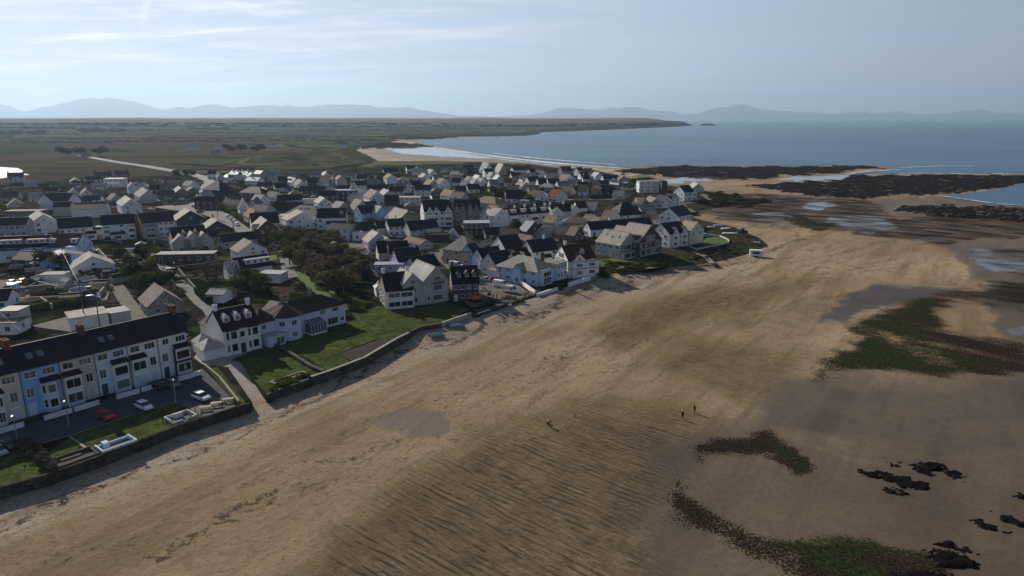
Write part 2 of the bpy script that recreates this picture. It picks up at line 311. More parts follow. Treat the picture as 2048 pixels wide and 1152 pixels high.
sand = n.mix(n.step(band, .48, .62, 0, .55), sand, (.17, .12, .072))
sand = n.mix(n.step(n.noise(.30, 4, .65, n.map(-56, (.10, 1, 1))), .52, .64, 0, .4), sand, (.16, .112, .068))
sand = n.mix(n.step(mid, .50, .64, 0, .35), sand, (.17, .122, .076))
sand = n.mix(n.step(fin, .50, .62, 0, .55), sand, (.14, .102, .067))
sand = n.mix(n.step(n.noise(.30, 5, .8), .55, .66, 0, .30), sand, (.42, .33, .23))
sand = n.mix(n.math('MULTIPLY', n.step(grit, .53, .62), n.math('MULTIPLY_ADD', apale, .5, .28)), sand, (.11, .085, .062))
# dark run-off rills draining down the beach
rill = n.noise(1.0, 6, .62, n.map(40, (.24, 3.0, 1)), 1.2); rill2 = n.noise(.10, 5, .7, n.map(44, (.5, .9, 1)))
wv = n.new('ShaderNodeTexWave', wave_type='BANDS', bands_direction='Y'); wv.inputs['Scale'].default_value = .27; wv.inputs['Distortion'].default_value = 7; wv.inputs['Detail'].default_value = 3; wv.inputs['Detail Scale'].default_value = .8; n.put(wv.inputs['Vector'], n.map(40, (.35, 1, 1)))
wvm = n.math('MULTIPLY', n.step(wv.outputs['Fac'], .62, .92), n.step(n.noise(.35, 5, .75, n.map(40, (.4, 1, 1))), .42, .58, .15, 1))
rm = n.math('MULTIPLY', n.math('MULTIPLY', arip, n.step(rill, .45, .57)), n.step(rill2, .34, .54, .3, 1.0))
rm = n.math('MAXIMUM', n.math('MULTIPLY', rm, .55), n.math('MULTIPLY', wvm, arip))
sand = n.mix(n.math('MULTIPLY', arip, .55), sand, (.135, .095, .056))
sand = n.mix(n.math('MULTIPLY', rm, .82), sand, (.050, .037, .026))
sand = n.mix(n.math('MULTIPLY', n.step(n.noise(.7, 4, .8), .44, .56), n.math('MULTIPLY', atr, .82)), sand, (.07, .05, .034))
wetn = n.math('MULTIPLY', aw, n.step(n.math('ADD', n.noise(.07, 5, .65, n.map(34, (.3, 1, 1))), n.math('MULTIPLY', aw, .25)), .35, .62, .45, 1))
sand = n.mix(n.math('MULTIPLY', wetn, .92), sand, n.mix(n.step(n.noise(.07, 5, .7), .4, .6), (.036, .027, .023), (.060, .043, .030)))
wr = n.math('MULTIPLY', n.step(n.math('ADD', n.math('MULTIPLY', n.noise(.7, 6, .8), 1.0), n.math('MULTIPLY', awr, .24)), .62, .72), n.step(awr, .02, .3))
sand = n.mix(n.math('MULTIPLY', wr, .85), sand, (.055, .042, .033))
clump = n.noise(2.4, 4, .75); cl2 = n.noise(.12, 4, .6, n.map(34, (.35, 1, 1)))
wm = n.step(n.math('ADD', n.math('MULTIPLY_ADD', cl2, .7, n.math('MULTIPLY', clump, 1.1)), n.math('MULTIPLY', aweed, .37)), 1.13, 1.23)
wm = n.math('MULTIPLY', wm, n.step(aweed, .03, .25))
wcol = n.mix(n.step(n.noise(3.0, 3, .8), .42, .6), (.008, .007, .006), (.048, .034, .024))
gm = n.step(n.math('ADD', n.math('MULTIPLY_ADD', n.noise(.11, 5, .7), .8, n.math('MULTIPLY', n.noise(2.2, 4, .8), .9)), n.math('MULTIPLY', agreen, .40)), 1.06, 1.18)
gm = n.math('MULTIPLY', gm, n.step(agreen, .03, .3))
gcol = n.mix(n.step(n.noise(1.4, 5, .8), .42, .6), (.011, .016, .007), (.040, .058, .019))
gm = n.math('MULTIPLY', gm, n.step(n.noise(.5, 5, .8), .40, .52, .25, 1)); sand = n.mix(wm, sand, wcol); sand = n.mix(n.math('MULTIPLY', gm, .9), sand, gcol)
rmk = n.step(n.math('ADD', n.math('MULTIPLY', n.noise(.08, 7, .8), 1.2), n.math('MULTIPLY', arock, .42)), .83, .94); rmk = n.math('MULTIPLY', rmk, n.step(arock, .03, .3))
rcol = n.mix(n.step(n.noise(.25, 6, .8), .42, .62), (.005, .0045, .005), (.028, .022, .019))
sand = n.mix(rmk, sand, rcol)
pm = n.math('MULTIPLY', n.step(n.math('ADD', n.noise(.05, 6, .7, n.map(10, (.35, 1, 1))), n.math('MULTIPLY', apool, .5)), .62, .78), n.step(apool, .05, .3))
sand = n.mix(n.math('MULTIPLY', pm, .8), sand, (.06, .055, .05))
n.put(n.b.inputs['Base Color'], sand)
rough = n.math('MULTIPLY_ADD', wetn, -.42, .92); rough = n.mix(pm, rough, (.10, .10, .10))
wmx = n.math('MAXIMUM', n.math('MAXIMUM', wm, gm), rmk); rough = n.mix(wmx, rough, (.75, .75, .75))
n.put(n.b.inputs['Roughness'], rough); n.put(n.b.inputs['Specular IOR Level'], n.math('SUBTRACT', n.math('MULTIPLY', n.math('MAXIMUM', n.math('MULTIPLY', wetn, .5), pm), .40), n.math('MULTIPLY', wmx, .42), 0, True))
h = n.math('MULTIPLY_ADD', n.math('ADD', wm, rmk), 1.2, n.math('MULTIPLY', fin, n.math('MULTIPLY_ADD', wetn, -.8, 1.0)))
h = n.math('MULTIPLY', n.math('MULTIPLY_ADD', rm, -.35, h), n.math('SUBTRACT', 1.0, pm))
n.put(n.b.inputs['Normal'], n.bump(h, 1.0, .30))
me.materials.append(n.m)
beach = bpy.data.objects.new('beach', me); COL.objects.link(beach); tag(beach, kind='structure')
# ------------------------------------------------------------ SEA
n = NT('sea_water')
n.b.inputs['Roughness'].default_value = .26; n.b.inputs['IOR'].default_value = 1.33; n.b.inputs['Specular IOR Level'].default_value = .3
w1 = n.noise(.05, 6, .7, n.map(12, (.45, 1, 1))); w2 = n.noise(.006, 4, .6, n.map(8, (.25, 1, 1)))
n.put(n.b.inputs['Base Color'], n.mix(n.step(w2, .35, .65), (.010, .054, .110), (.024, .105, .165)))
n.put(n.b.inputs['Normal'], n.bump(n.math('ADD', w1, n.noise(.3, 4, .7, n.map(12, (.5, 1, 1)))), .75, 1.3))
WATER = n.m
def water(name, pts, z, WATER=None):
    WATER = WATER or globals()['WATER']
    w = [P(x, y, z) for x, y in pts]; mb = MB(); mb.add(w, [tuple(range(len(w)))]); o = mb.build(name, WATER)
    bm = bmesh.new(); bm.from_mesh(o.data)
    bmesh.ops.triangulate(bm, faces=bm.faces[:])
    for f in bm.faces:
        if f.normal.z < 0: f.normal_flip()
    bm.to_mesh(o.data); bm.free(); return tag(o, kind='structure')
water('sea', [(828, 284), (870, 291), (905, 297), (960, 306), (1050, 317), (1130, 325), (1200, 330), (1255, 335), (1310, 332), (1500, 332.5), (1650, 331), (1745, 331), (1795, 336), (1735, 342), (1690, 348), (1760, 347.5), (1850, 346.5), (2048, 347), (2600, 349),
              (3000, 238.1), (1800, 238.1), (800, 238.1), (800, 247), (1380, 247), (1386, 251), (1350, 254.5), (1200, 261), (1085, 264.5), (1079, 268.5), (1050, 271.5), (920, 274), (850, 277.5)], .3)
water('tidal_inlet', [(1878, 391), (1930, 387), (1985, 380), (2012, 375), (2048, 365), (2400, 362), (2400, 424), (2048, 412), (1985, 408), (1930, 400)], .18)
_f = NT('sea_foam'); _f.put(_f.b.inputs['Base Color'], (.75, .78, .8)); _f.b.inputs['Roughness'].default_value = .7
_f.put(_f.b.inputs['Alpha'], _f.step(_f.noise(.16, 6, .75, _f.map(10, (.35, 1, 1))), .40, .55)); foam = _f.m
for pts, wd in (([(900, 301), (960, 309), (1050, 320), (1130, 328), (1200, 333), (1250, 336.5)], [4, 13, 12, 12, 9, 5]), ([(985, 306), (1060, 315), (1150, 323), (1230, 329)], [4, 10, 9, 4]), ([(870, 296), (930, 304), (990, 314), (1060, 322)], [2, 4, 5, 2]),
                ([(1740, 331.6), (1800, 335), (1900, 331), (1950, 331)], [2, 4, 3, 2]), ([(1690, 348), (1740, 341.5), (1800, 339)], [3, 6, 3]), ([(1800, 346.5), (1850, 346), (1950, 348), (2060, 347)], [3, 5, 6, 3]),
                ([(1880, 391), (1930, 398), (1985, 406), (2048, 411)], [1.5, 2.2, 1.8, 1.5])):
    ribbon('surf', pts, wd, .42, foam)
# ------------------------------------------------------------ LAND behind the shore
near_edge = [(-700, 1240), (-300, 1085), (0, 977), (99, 950), (206, 912), (355, 853), (500, 808), (505, 805), (455, 733), (480, 722), (533, 790), (560, 779), (618, 759), (659, 745), (729, 718), (795, 679), (818, 668), (840, 657), (882, 650), (942, 629), (956, 631), (997, 615), (1046, 598), (1074, 590), (1115, 577), (1180, 557)]
coast = [(1180, 557), (1196, 560), (1240, 549), (1272, 550), (1340, 534), (1409, 527), (1467, 515), (1505, 504), (1537, 490), (1520, 476), (1467, 453), (1410, 441), (1385, 434), (1398, 424), (1440, 414), (1480, 402), (1476, 391), (1440, 385), (1400, 380), (1345, 371), (1300, 366), (1258, 356), (1215, 346), (1180, 338), (1120, 336), (1060, 327.5), (1000, 325), (940, 323.5), (880, 322), (830, 322.5), (790, 323), (757, 322), (735, 310), (712, 300), (735, 292), (772, 285), (800, 281), (770, 277), (850, 272), (920, 273), (1000, 272.5), (1050, 271.5), (1078, 268), (1082, 264.2), (1200, 260.5), (1350, 254), (1386, 251.2), (1383, 249.6), (1340, 247.2)]
NE = [P(x, y, LZ) for x, y in near_edge]; CO = [P(x, y, 0.2) for x, y in coast]
FAR = [Vector((1300, 9000, 0)), Vector((-300, 9800, 0)), Vector((-4000, 9600, 0)), Vector((-9000, 9000, 0)), Vector((-9500, 5000, 0)), Vector((-1500, 300, 0))]
LP_ = [(p.x, p.y) for p in NE + CO[1:] + FAR]
ang = np.radians(np.arange(-50, 30, .55)); rad = 75 * 1.028 ** np.arange(0, 177)
AA, RR = np.meshgrid(ang, rad); QX, QY = (np.sin(AA) * RR).ravel(), (np.cos(AA) * RR).ravel()
coastw = [(p.x, p.y) for p in CO]
ok = inside(QX, QY, LP_) & (segdist(QX, QY, LP_) > np.maximum(1.5, .008 * np.hypot(QX, QY)))
cxs = []
for a, b in zip(CO[:-1], CO[1:]):                                       # rows of points that shape the dune and cliff slopes
    L = (b - a).length; nn = max(1, int(L / max(6, .02 * a.length)))
    nrm = Vector((-(b - a).y, (b - a).x)).normalized(); st = 3.5 + .008 * a.length
    for i in range(nn):
        for kk in (1, 2.2):
            q = a.lerp(b, (i + .5) / nn); cxs.append((q.x + nrm.x * st * kk, q.y + nrm.y * st * kk))
cxs = np.array(cxs); okc = inside(cxs[:, 0], cxs[:, 1], LP_) & (segdist(cxs[:, 0], cxs[:, 1], LP_) > 1.0)
pts = LP_ + list(zip(QX[ok], QY[ok])) + [tuple(q) for q in cxs[okc]]
NB = len(LP_)
cv, _, cf, ov, _, _ = delaunay_2d_cdt([Vector(p) for p in pts], [], [list(range(NB))], 1, 1e-4)
VX, VY = np.array([p.x for p in cv]), np.array([p.y for p in cv])
rr = np.hypot(VX, VY); cdist = segdist(VX, VY, coastw, False)
zf = LZ + 5 * sstep(1100, 2400, rr) + 24 * sstep(2300, 4600, rr) + 17 * sstep(4600, 8600, rr)
TOWNPX = [(-300, 1200), (-300, 372), (0, 368), (160, 356), (400, 348), (560, 340), (760, 332), (950, 325), (1180, 336), (1300, 362), (1480, 390), (1400, 440), (1560, 500), (1200, 570), (0, 1000)]
TW = [(P(x, y).x, P(x, y).y) for x, y in TOWNPX]
town = inside(VX, VY, TW).astype(float)
MARSH = [(P(x, y).x, P(x, y).y) for x, y in [(-600, 420), (-300, 372), (0, 368), (160, 355), (400, 347), (330, 330), (500, 312), (640, 300), (500, 288), (0, 284), (-600, 284)]]
marsh = inside(VX, VY, MARSH).astype(float)
DUNE = [(P(x, y).x, P(x, y).y) for x, y in [(420, 335), (560, 338), (752, 327), (730, 308), (705, 296), (640, 293), (540, 300), (470, 312)]]
dune = inside(VX, VY, DUNE) * sstep(0, 90, segdist(VX, VY, DUNE))
zf = zf + np.array([d * (3.2 + 6.5 * mnoise.noise(Vector((x * .011, y * .007, 0))) + 2.5 * mnoise.noise(Vector((x * .035, y * .025, 5)))) if d > .01 else 0 for d, x, y in zip(dune, VX, VY)])
zf = zf + sstep(2200, 5000, rr) * np.array([11 * mnoise.noise(Vector((x * .0011, y * .0011, 2))) + 4 * mnoise.noise(Vector((x * .005, y * .005, 2))) for x, y in zip(VX, VY)])
taper = 13 + .012 * rr; nat = sstep(0, 1, cdist / taper)
isnear = segdist(VX, VY, [(p.x, p.y) for p in NE], False) < .01
VZ = np.where(isnear, LZ, .05 + (zf - .05) * nat)
dist_all = np.maximum(0, cdist - 4)
VZ = VZ + np.where(isnear | (rr > 420) | (VX < 20), 0, np.clip(nat * (1 - nat) * 4, 0, 1) * np.array([.35 * mnoise.noise(Vector((x * .25, y * .25, 1))) for x, y in zip(VX, VY)]))
mb = MB(); fl = []
for f in cf:
    p = [cv[i] for i in f]; a = (p[1] - p[0]).cross(p[2] - p[0]); fl.append(tuple(f) if a > 0 else tuple(f)[::-1])
mb.add(list(zip(VX, VY, VZ)), fl, 0)
inv = {}
for i, o_ in enumerate(ov):
    for q in o_:
        if q < NB: inv[q] = i
for i in range(len(NE) - 1):                                            # earth face under the wall line
    a, b = inv[i], inv[i + 1]
    mb.add([(VX[a], VY[a], LZ), (VX[b], VY[b], LZ), (VX[b], VY[b], -1), (VX[a], VY[a], -1)], [(0, 3, 2, 1)], 0)
land = mb.build('ground', [])
grass = sstep(0, 30, np.where(inside(VX, VY, TW), segdist(VX, VY, TW), 0)) * 0
nv = len(land.data.vertices); pad = nv - len(VX)
def padz(a): return np.concatenate([a, np.full(pad, a.mean() if False else 0.0)])
bank = np.where((rr < 900), np.clip(1 - cdist / 26.0, 0, 1), np.clip(1 - cdist / (20 + .01 * rr), 0, 1))
a = land.data.color_attributes.new('zone_a', 'FLOAT_COLOR', 'POINT')
a.data.foreach_set('color', np.stack([padz(town), padz(marsh), padz(np.clip(dune, 0, 1)), padz(bank)], -1).astype(np.float32).ravel())
for p in land.data.polygons: p.use_smooth = True
n = NT('land_cover'); atown, amarsh, adune, abank = n.attr('zone_a')
fm = n.map(20, (.0032, .0060, 1)); cell = n.vor(1.0, fm, 'F1', 'Color'); sc3 = n.new('ShaderNodeSeparateColor'); n.put(sc3.inputs[0], cell)
edge = n.vor(1.0, fm, 'DISTANCE_TO_EDGE'); nb = n.noise(.012, 6, .7)
field = n.mix(sc3.outputs[0], (.058, .070, .032), (.130, .130, .068)); field = n.mix(n.step(sc3.outputs[1], .60, .62), field, (.075, .056, .040))
field = n.mix(n.math('MULTIPLY', n.step(nb, .5, .66), .55), field, (.048, .045, .028))
field = n.mix(n.step(n.math('ADD', edge, n.math('MULTIPLY', n.noise(.03, 5, .7), .10)), .075, .10, .95, 0), field, (.014, .018, .010))
mcol = n.mix(n.step(n.noise(.02, 6, .7, n.map(5, (.25, 1, 1))), .38, .6), (.058, .046, .034), (.095, .076, .052)); mcol = n.mix(n.step(n.noise(.006, 5, .65, n.map(5, (.4, 1, 1))), .50, .62), mcol, (.034, .048, .018))
mcol = n.mix(n.step(n.noise(.055, 5, .75), .58, .68), mcol, (.030, .032, .02))
dcol = n.mix(n.step(n.noise(.03, 6, .75), .42, .62), (.032, .033, .018), (.100, .090, .052))
tcol = n.mix(n.step(n.noise(.045, 5, .7), .42, .58), (.010, .012, .006), (.030, .027, .020)); tcol = n.mix(n.step(n.noise(.07, 5, .7), .57, .60), tcol, (.085, .08, .072))
tcol = n.mix(n.step(n.noise(.085, 5, .65), .585, .61), tcol, (.034, .052, .014)); tcol = n.mix(n.step(n.noise(.11, 5, .7), .54, .58), tcol, (.062, .052, .040)); tcol = n.mix(n.step(n.noise(1.1, 5, .8), .5, .7, 0, .5), tcol, (.020, .022, .014))
col = n.mix(amarsh, field, mcol); col = n.mix(n.math('MULTIPLY', adune, 1.0, 0, True), col, dcol); col = n.mix(atown, col, tcol)
bcol = n.mix(n.step(n.noise(.5, 6, .8), .40, .62), (.022, .024, .012), (.080, .078, .036))
col = n.mix(n.step(n.math('ADD', abank, n.math('MULTIPLY', n.noise(.15, 4, .7), .3)), .15, .4), col, bcol)
n.put(n.b.inputs['Base Color'], col); n.b.inputs['Roughness'].default_value = .95; n.b.inputs['Specular IOR Level'].default_value = 0
n.put(n.b.inputs['Normal'], n.bump(n.math('ADD', n.noise(.9, 6, .8), n.noise(.12, 3)), .9, .5))
land.data.materials.append(n.m); tag(land, kind='structure')
# ------------------------------------------------------------ MOUNTAINS across the bay
n = NT('mountain_side'); n.put(n.b.inputs['Base Color'], n.mix(n.step(n.noise(.0012, 6, .7), .4, .6), (.03, .04, .03), (.06, .058, .045))); n.b.inputs['Roughness'].default_value = 1; n.b.inputs['Specular IOR Level'].default_value = 0
def hills(prof, D, seed):
    xs_ = np.arange(prof[0][0], prof[-1][0] + 1, 5.0); yy = np.interp(xs_, [p[0] for p in prof], [p[1] for p in prof])
    rows = [(.80, 0.0), (.86, .30), (.91, .55), (.96, .82), (1.0, 1.0), (1.06, .6), (1.14, 0)]; vs = []
    for fd, fh in rows:
        for x, y in zip(xs_, yy):
            d = Vector(((x - 1024) / F, CP + SP * -(y - 576) / F, -SP + CP * -(y - 576) / F)); d /= d.y
            top = CAMH + d.z * D; X = d.x * D * fd; Y = D * fd
            z = -60 + (top + 60) * fh
            if 0 < fh < 1: z += (top + 60) * .16 * mnoise.noise(Vector((X * .0006 + seed, Y * .0006, seed)))
            else: z += (34 * mnoise.noise(Vector((X * .0022, 1, seed))) + 22 * mnoise.noise(Vector((X * .006, 4, seed)))) * (fh > .9)
            vs.append((X, Y, z))
    m_ = len(xs_); fs = [(r * m_ + i, r * m_ + i + 1, (r + 1) * m_ + i + 1, (r + 1) * m_ + i) for r in range(len(rows) - 1) for i in range(m_ - 1)]
    return tag(MB().add(vs, fs).build('mountains', n.m, smooth=True), kind='structure')
hills([(-420, 226), (-250, 212), (-100, 205), (-30, 207), (0, 208), (20, 212), (45, 223), (60, 220), (100, 212), (130, 205), (160, 199), (180, 196), (200, 197), (220, 195), (240, 199), (270, 203), (300, 213), (330, 220), (345, 215), (355, 213), (375, 217), (405, 211), (435, 208), (465, 216), (475, 214), (520, 211), (545, 210), (560, 212), (580, 210.5), (600, 214), (620, 213), (650, 209), (690, 209), (735, 209.5), (755, 215), (790, 215), (820, 215), (850, 221), (900, 229), (930, 232), (1000, 233.5), (1100, 237)], 27000, 1)
hills([(900, 240), (950, 231), (980, 233), (1020, 232), (1060, 229), (1085, 226), (1110, 218), (1130, 215), (1165, 218), (1205, 219), (1222, 214), (1235, 217), (1268, 212.5), (1300, 219), (1330, 223), (1350, 223), (1368, 230), (1400, 225), (1435, 214), (1455, 215), (1485, 208), (1520, 218), (1560, 222), (1620, 225), (1665, 228), (1690, 226), (1725, 223), (1750, 227), (1800, 222), (1830, 228), (1900, 226), (1935, 221), (1960, 218.5), (1985, 225), (2048, 228), (2200, 228), (2400, 232)], 30000, 4)
# the low wooded ridge on the horizon behind the fields, and a small skerry off the headland
hb = MB()
for kk in range(60):
    pass
sk = MB(); c0 = P(1418, 251.2, 0)
for i in range(1): pass
ringv = []; NR = 16
for rr_, zz in ((1, -1), (.8, 5), (.45, 11), (.0, 13)):
    for i in range(NR): t = 2 * math.pi * i / NR; ringv.append((c0.x + 58 * rr_ * math.cos(t) * (1 + .2 * math.sin(3 * t)), c0.y + 90 * rr_ * math.sin(t), zz + (2 * math.sin(i * 2.1) if zz > 0 else 0)))
sk.add(ringv, [(k * NR + i, k * NR + (i + 1) % NR, (k + 1) * NR + (i + 1) % NR, (k + 1) * NR + i) for k in range(3) for i in range(NR)])
tag(sk.build('skerry', mat('reef_rock', (.022, .020, .019), .9, .5, .3, .6)), 'low dark rocky islet off the tip of the far headland', 'islet')
hz = MB(); hz.box(-42000, 42000, -3000, 36500, -80, 1150)
hzo = hz.build('haze', []); hm = bpy.data.materials.new('haze_air'); hm.use_nodes = True; ht = hm.node_tree; ht.nodes.clear()
ho = ht.nodes.new('ShaderNodeOutputMaterial'); hv = ht.nodes.new('ShaderNodeVolumePrincipled')
hv.inputs['Color'].default_value = (.58, .78, 1, 1); hv.inputs['Density'].default_value = 5.8e-5; hv.inputs['Anisotropy'].default_value = .35
ht.links.new(hv.outputs[0], ho.inputs['Volume']); hzo.data.materials.append(hm); tag(hzo, kind='stuff')
# ------------------------------------------------------------ roads, lanes, lawns
TAR = mat('tarmac', (.062, .062, .066), .9, .25, .5, .25, fine=.12, fscale=.5)
TARP = mat('pale_tarmac', (.16, .15, .135), .9, .2, .35, .2, fine=.15, fscale=.6)
GRV = mat('gravel', (.135, .122, .105), .95, .25, .8, .4, fine=.25, fscale=3)
CON = mat('concrete', (.30, .265, .22), .9, .22, .4, .2)
DIRT = mat('track_earth', (.14, .12, .085), .95, .35, .4, .4)
SOIL = mat('bare_soil', (.035, .026, .020), .95, .3, .6, .6)
GRS = mat('mown_grass', (.058, .080, .020), .95, .35, .30, .8, 0, fine=.3, fscale=1.2, tint=(.040, .040, .017))
GRB = mat('bright_grass', (.075, .115, .018), .95, .3, .25, .7, .15, tint=(.05, .075, .016))
sheet('road', [(-150, 915), (0, 862), (60, 846), (120, 828), (205, 800), (300, 770), (345, 752), (388, 742), (405, 737), (440, 772), (470, 805), (440, 822), (400, 835), (362, 812), (350, 806), (290, 823), (222, 845), (140, 872), (60, 893), (0, 912), (-150, 965)], LZ + .03, TAR)
sheet('gravel_terrace', [(363, 809), (416, 786), (472, 811), (410, 835)], LZ + .06, GRV)
sheet('lawn', [(140, 873), (222, 846), (290, 824), (350, 807), (362, 813), (408, 837), (355, 851), (208, 910), (190, 907), (150, 882)], LZ + .05, GRS)
sheet('lawn', [(95, 906), (138, 876), (148, 884), (186, 908), (200, 913), (125, 940)], LZ + .05, GRS)
sheet('lawn', [(-200, 985), (0, 906), (40, 898), (62, 905), (104, 946), (97, 949), (0, 975), (-200, 1050)], LZ + .05, GRS)
sheet('garden_path', [(138, 874), (142, 872), (192, 907), (187, 909)], LZ + .09, CON)
sheet('grass_verge', [(408, 733), (432, 730), (492, 806), (480, 810)], LZ + .05, GRS)
sheet('driveway', [(388, 715), (398, 700), (432, 708), (520, 688), (523, 693), (462, 720), (481, 725), (455, 734), (408, 731)], LZ + .04, CON)
rp = [P(455, 733.3, LZ + .02), P(480, 722.4, LZ + .02), P(535, 806, .12), P(509, 819, .12)]
tag(MB().add(rp, [(0, 3, 2, 1)]).build('slipway', CON), kind='structure')
sheet('lawn', [(463, 722), (520, 693), (533, 689), (642, 748), (617, 758), (535, 789), (500, 752), (482, 724)], LZ + .05, GRS)
sheet('lawn', [(534, 680), (607, 670), (659, 637), (701, 655), (776, 655), (792, 677), (751, 679), (676, 707), (700, 724), (659, 743), (618, 718)], LZ + .05, GRS)
sheet('lawn', [(640, 652), (690, 632), (745, 612), (833, 617), (936, 620), (900, 641), (818, 665), (796, 678), (770, 660), (700, 660)], LZ + .035, GRS)
sheet('soil_bed', [(676, 708), (773, 674), (797, 679), (705, 722)], LZ + .10, SOIL)
sheet('lawn', [(740, 612), (776, 620), (833, 615), (888, 604), (938, 618), (901, 640), (855, 643), (817, 664), (800, 657), (760, 640)], LZ + .05, GRS)
sheet('grass_strip', [(575, 525), (611, 537), (622, 564), (667, 581), (690, 606), (720, 640), (690, 640), (650, 600), (611, 572), (592, 550)], LZ + .05, GRB)
sheet('lane', [(556, 500), (572, 498), (596, 553), (567, 559)], LZ + .06, TARP)
ribbon('lane', [(300, 508), (325, 532), (350, 556), (380, 583), (400, 605), (418, 618), (432, 640), (425, 668)], 3.6, LZ + .07, TARP)
ribbon('dirt_track', [(222, 560), (238, 578), (252, 600), (270, 622), (285, 640)], 4.2, LZ + .06, DIRT)
sheet('road', [(306, 414), (330, 411), (370, 409), (392, 403), (410, 404), (430, 416), (458, 429), (478, 443), (512, 466), (500, 476), (470, 462), (448, 443), (400, 427), (340, 419)], LZ + .06, TARP)
ribbon('road', [(160, 311), (200, 318), (240, 325), (290, 332), (340, 340.5), (375, 346.5), (402, 353), (420, 362), (405, 385), (400, 404)], [11, 11, 11, 12, 12, 12, 12, 9, 8, 7], LZ + .35, mat('road_far', (.24, .23, .22), .9))
ribbon('lane', [(420, 362), (520, 366), (640, 362), (760, 357)], 6, LZ + .2, TARP)
ribbon('lane', [(560, 500), (540, 460), (600, 448), (700, 450), (800, 462), (900, 478)], 5, LZ + .07, TARP)
ribbon('lane', [(880, 520), (960, 530), (1000, 548), (1030, 575), (1058, 592)], 4, LZ + .07, GRV)
ribbon('lane', [(1386, 424), (1360, 408), (1390, 404), (1420, 398), (1404, 388)], 4.5, LZ + .09, GRV)
ribbon('lane', [(1120, 470), (1190, 462), (1200, 452)], 4.5, LZ + .07, TARP)
ribbon('lane', [(920, 408), (1010, 408), (1100, 400), (1200, 398), (1300, 400), (1360, 404)], 6, LZ + .12, TARP)
ribbon('footpath', [(1385, 503), (1410, 512), (1425, 526)], 2.4, LZ - .2, mat('sandy_path', (.26, .21, .15), .95))
sheet('building_site', [(925, 600), (955, 572), (1000, 558), (1060, 586), (1040, 598), (990, 614), (950, 624)], LZ + .05, GRV)
for q in ([(776, 420), (800, 428), (830, 424), (812, 418)], [(850, 352), (880, 349), (900, 352), (870, 356)], [(626, 366), (640, 362), (690, 364), (676, 372), (640, 371)], [(470, 392), (500, 395), (505, 402), (475, 399)],
          [(1260, 352), (1290, 349), (1310, 353), (1280, 356)], [(225, 500), (262, 498), (290, 520), (262, 528), (232, 520)], [(535, 512), (552, 509), (556, 518), (540, 522)]):
    sheet('lawn', q, LZ + .08, GRB)
sheet('lawn', [(1196, 520), (1260, 512), (1330, 527), (1345, 531), (1270, 541), (1210, 545)], LZ + .03, GRB)
sheet('lawn', [(1418, 473), (1452, 475), (1456, 483), (1425, 489), (1395, 490)], LZ + .05, GRB)
pond = [(-140, 336), (0, 334), (35, 336), (46, 341), (44, 346), (60, 349.5), (30, 352), (0, 357), (-140, 364)]
_lm = WATER.copy(); _lm.name = 'lagoon_water'
for _q in _lm.node_tree.nodes:
    if _q.type == 'BUMP': _q.inputs['Strength'].default_value = .16
water('lagoon', pond, LZ + .25, _lm)
for q in ([(60, 652), (130, 634), (256, 640), (300, 622), (330, 640), (200, 672)], [(100, 566), (190, 552), (226, 560), (214, 600), (150, 604)], [(0, 560), (90, 556), (100, 590), (0, 606)], [(420, 640), (520, 622), (540, 600), (560, 604), (530, 640), (440, 660)], [(630, 470), (700, 470), (760, 478), (745, 500), (720, 520)], [(850, 500), (900, 496), (925, 520), (900, 540)]):
    sheet('yard', q, LZ + .025, GRV)
ribbon('kerb', [(0, 911), (60, 892), (140, 871), (222, 844), (290, 822), (350, 805)], .22, LZ + .12, CON)
# ------------------------------------------------------------ building materials
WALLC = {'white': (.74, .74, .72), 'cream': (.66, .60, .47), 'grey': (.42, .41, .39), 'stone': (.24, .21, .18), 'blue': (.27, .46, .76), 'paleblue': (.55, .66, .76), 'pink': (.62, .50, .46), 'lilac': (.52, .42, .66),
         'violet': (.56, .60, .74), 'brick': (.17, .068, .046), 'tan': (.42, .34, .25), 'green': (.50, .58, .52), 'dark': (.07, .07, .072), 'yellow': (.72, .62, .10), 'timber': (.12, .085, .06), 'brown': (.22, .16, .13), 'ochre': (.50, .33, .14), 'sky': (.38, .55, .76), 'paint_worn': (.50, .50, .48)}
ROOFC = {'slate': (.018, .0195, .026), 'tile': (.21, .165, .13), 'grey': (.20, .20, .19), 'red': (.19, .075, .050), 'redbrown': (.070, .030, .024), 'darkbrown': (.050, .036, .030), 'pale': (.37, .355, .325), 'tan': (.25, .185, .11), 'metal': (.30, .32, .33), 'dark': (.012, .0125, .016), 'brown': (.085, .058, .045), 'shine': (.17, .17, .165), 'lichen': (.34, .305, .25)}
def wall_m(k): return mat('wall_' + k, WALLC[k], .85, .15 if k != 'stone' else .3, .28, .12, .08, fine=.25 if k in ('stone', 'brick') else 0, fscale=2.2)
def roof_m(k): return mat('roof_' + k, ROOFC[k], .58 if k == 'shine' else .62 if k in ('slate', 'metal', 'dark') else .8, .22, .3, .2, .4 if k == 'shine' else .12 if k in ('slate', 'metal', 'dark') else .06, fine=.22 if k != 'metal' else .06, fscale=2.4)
GLASS = mat('window_glass', (.020, .024, .030), .07, .3, .6, 0, .6)
_t = GLASS.node_tree; _oi = _t.nodes.new('ShaderNodeObjectInfo'); _mr = _t.nodes.new('ShaderNodeMapRange'); _mr.inputs['From Min'].default_value = .62; _mr.inputs['From Max'].default_value = .95; _t.links.new(_oi.outputs['Random'], _mr.inputs[0])
_mx = _t.nodes.new('ShaderNodeMix'); _mx.data_type = 'RGBA'; _mx.inputs['A'].default_value = (.014, .017, .022, 1); _mx.inputs['B'].default_value = (.17, .17, .165, 1); _t.links.new(_mr.outputs[0], _mx.inputs['Factor']); _t.links.new(_mx.outputs['Result'], _t.nodes['Principled BSDF'].inputs['Base Color'])   # some panes have net curtains
FRM = mat('window_frame', (.72, .73, .72), .6, .06)
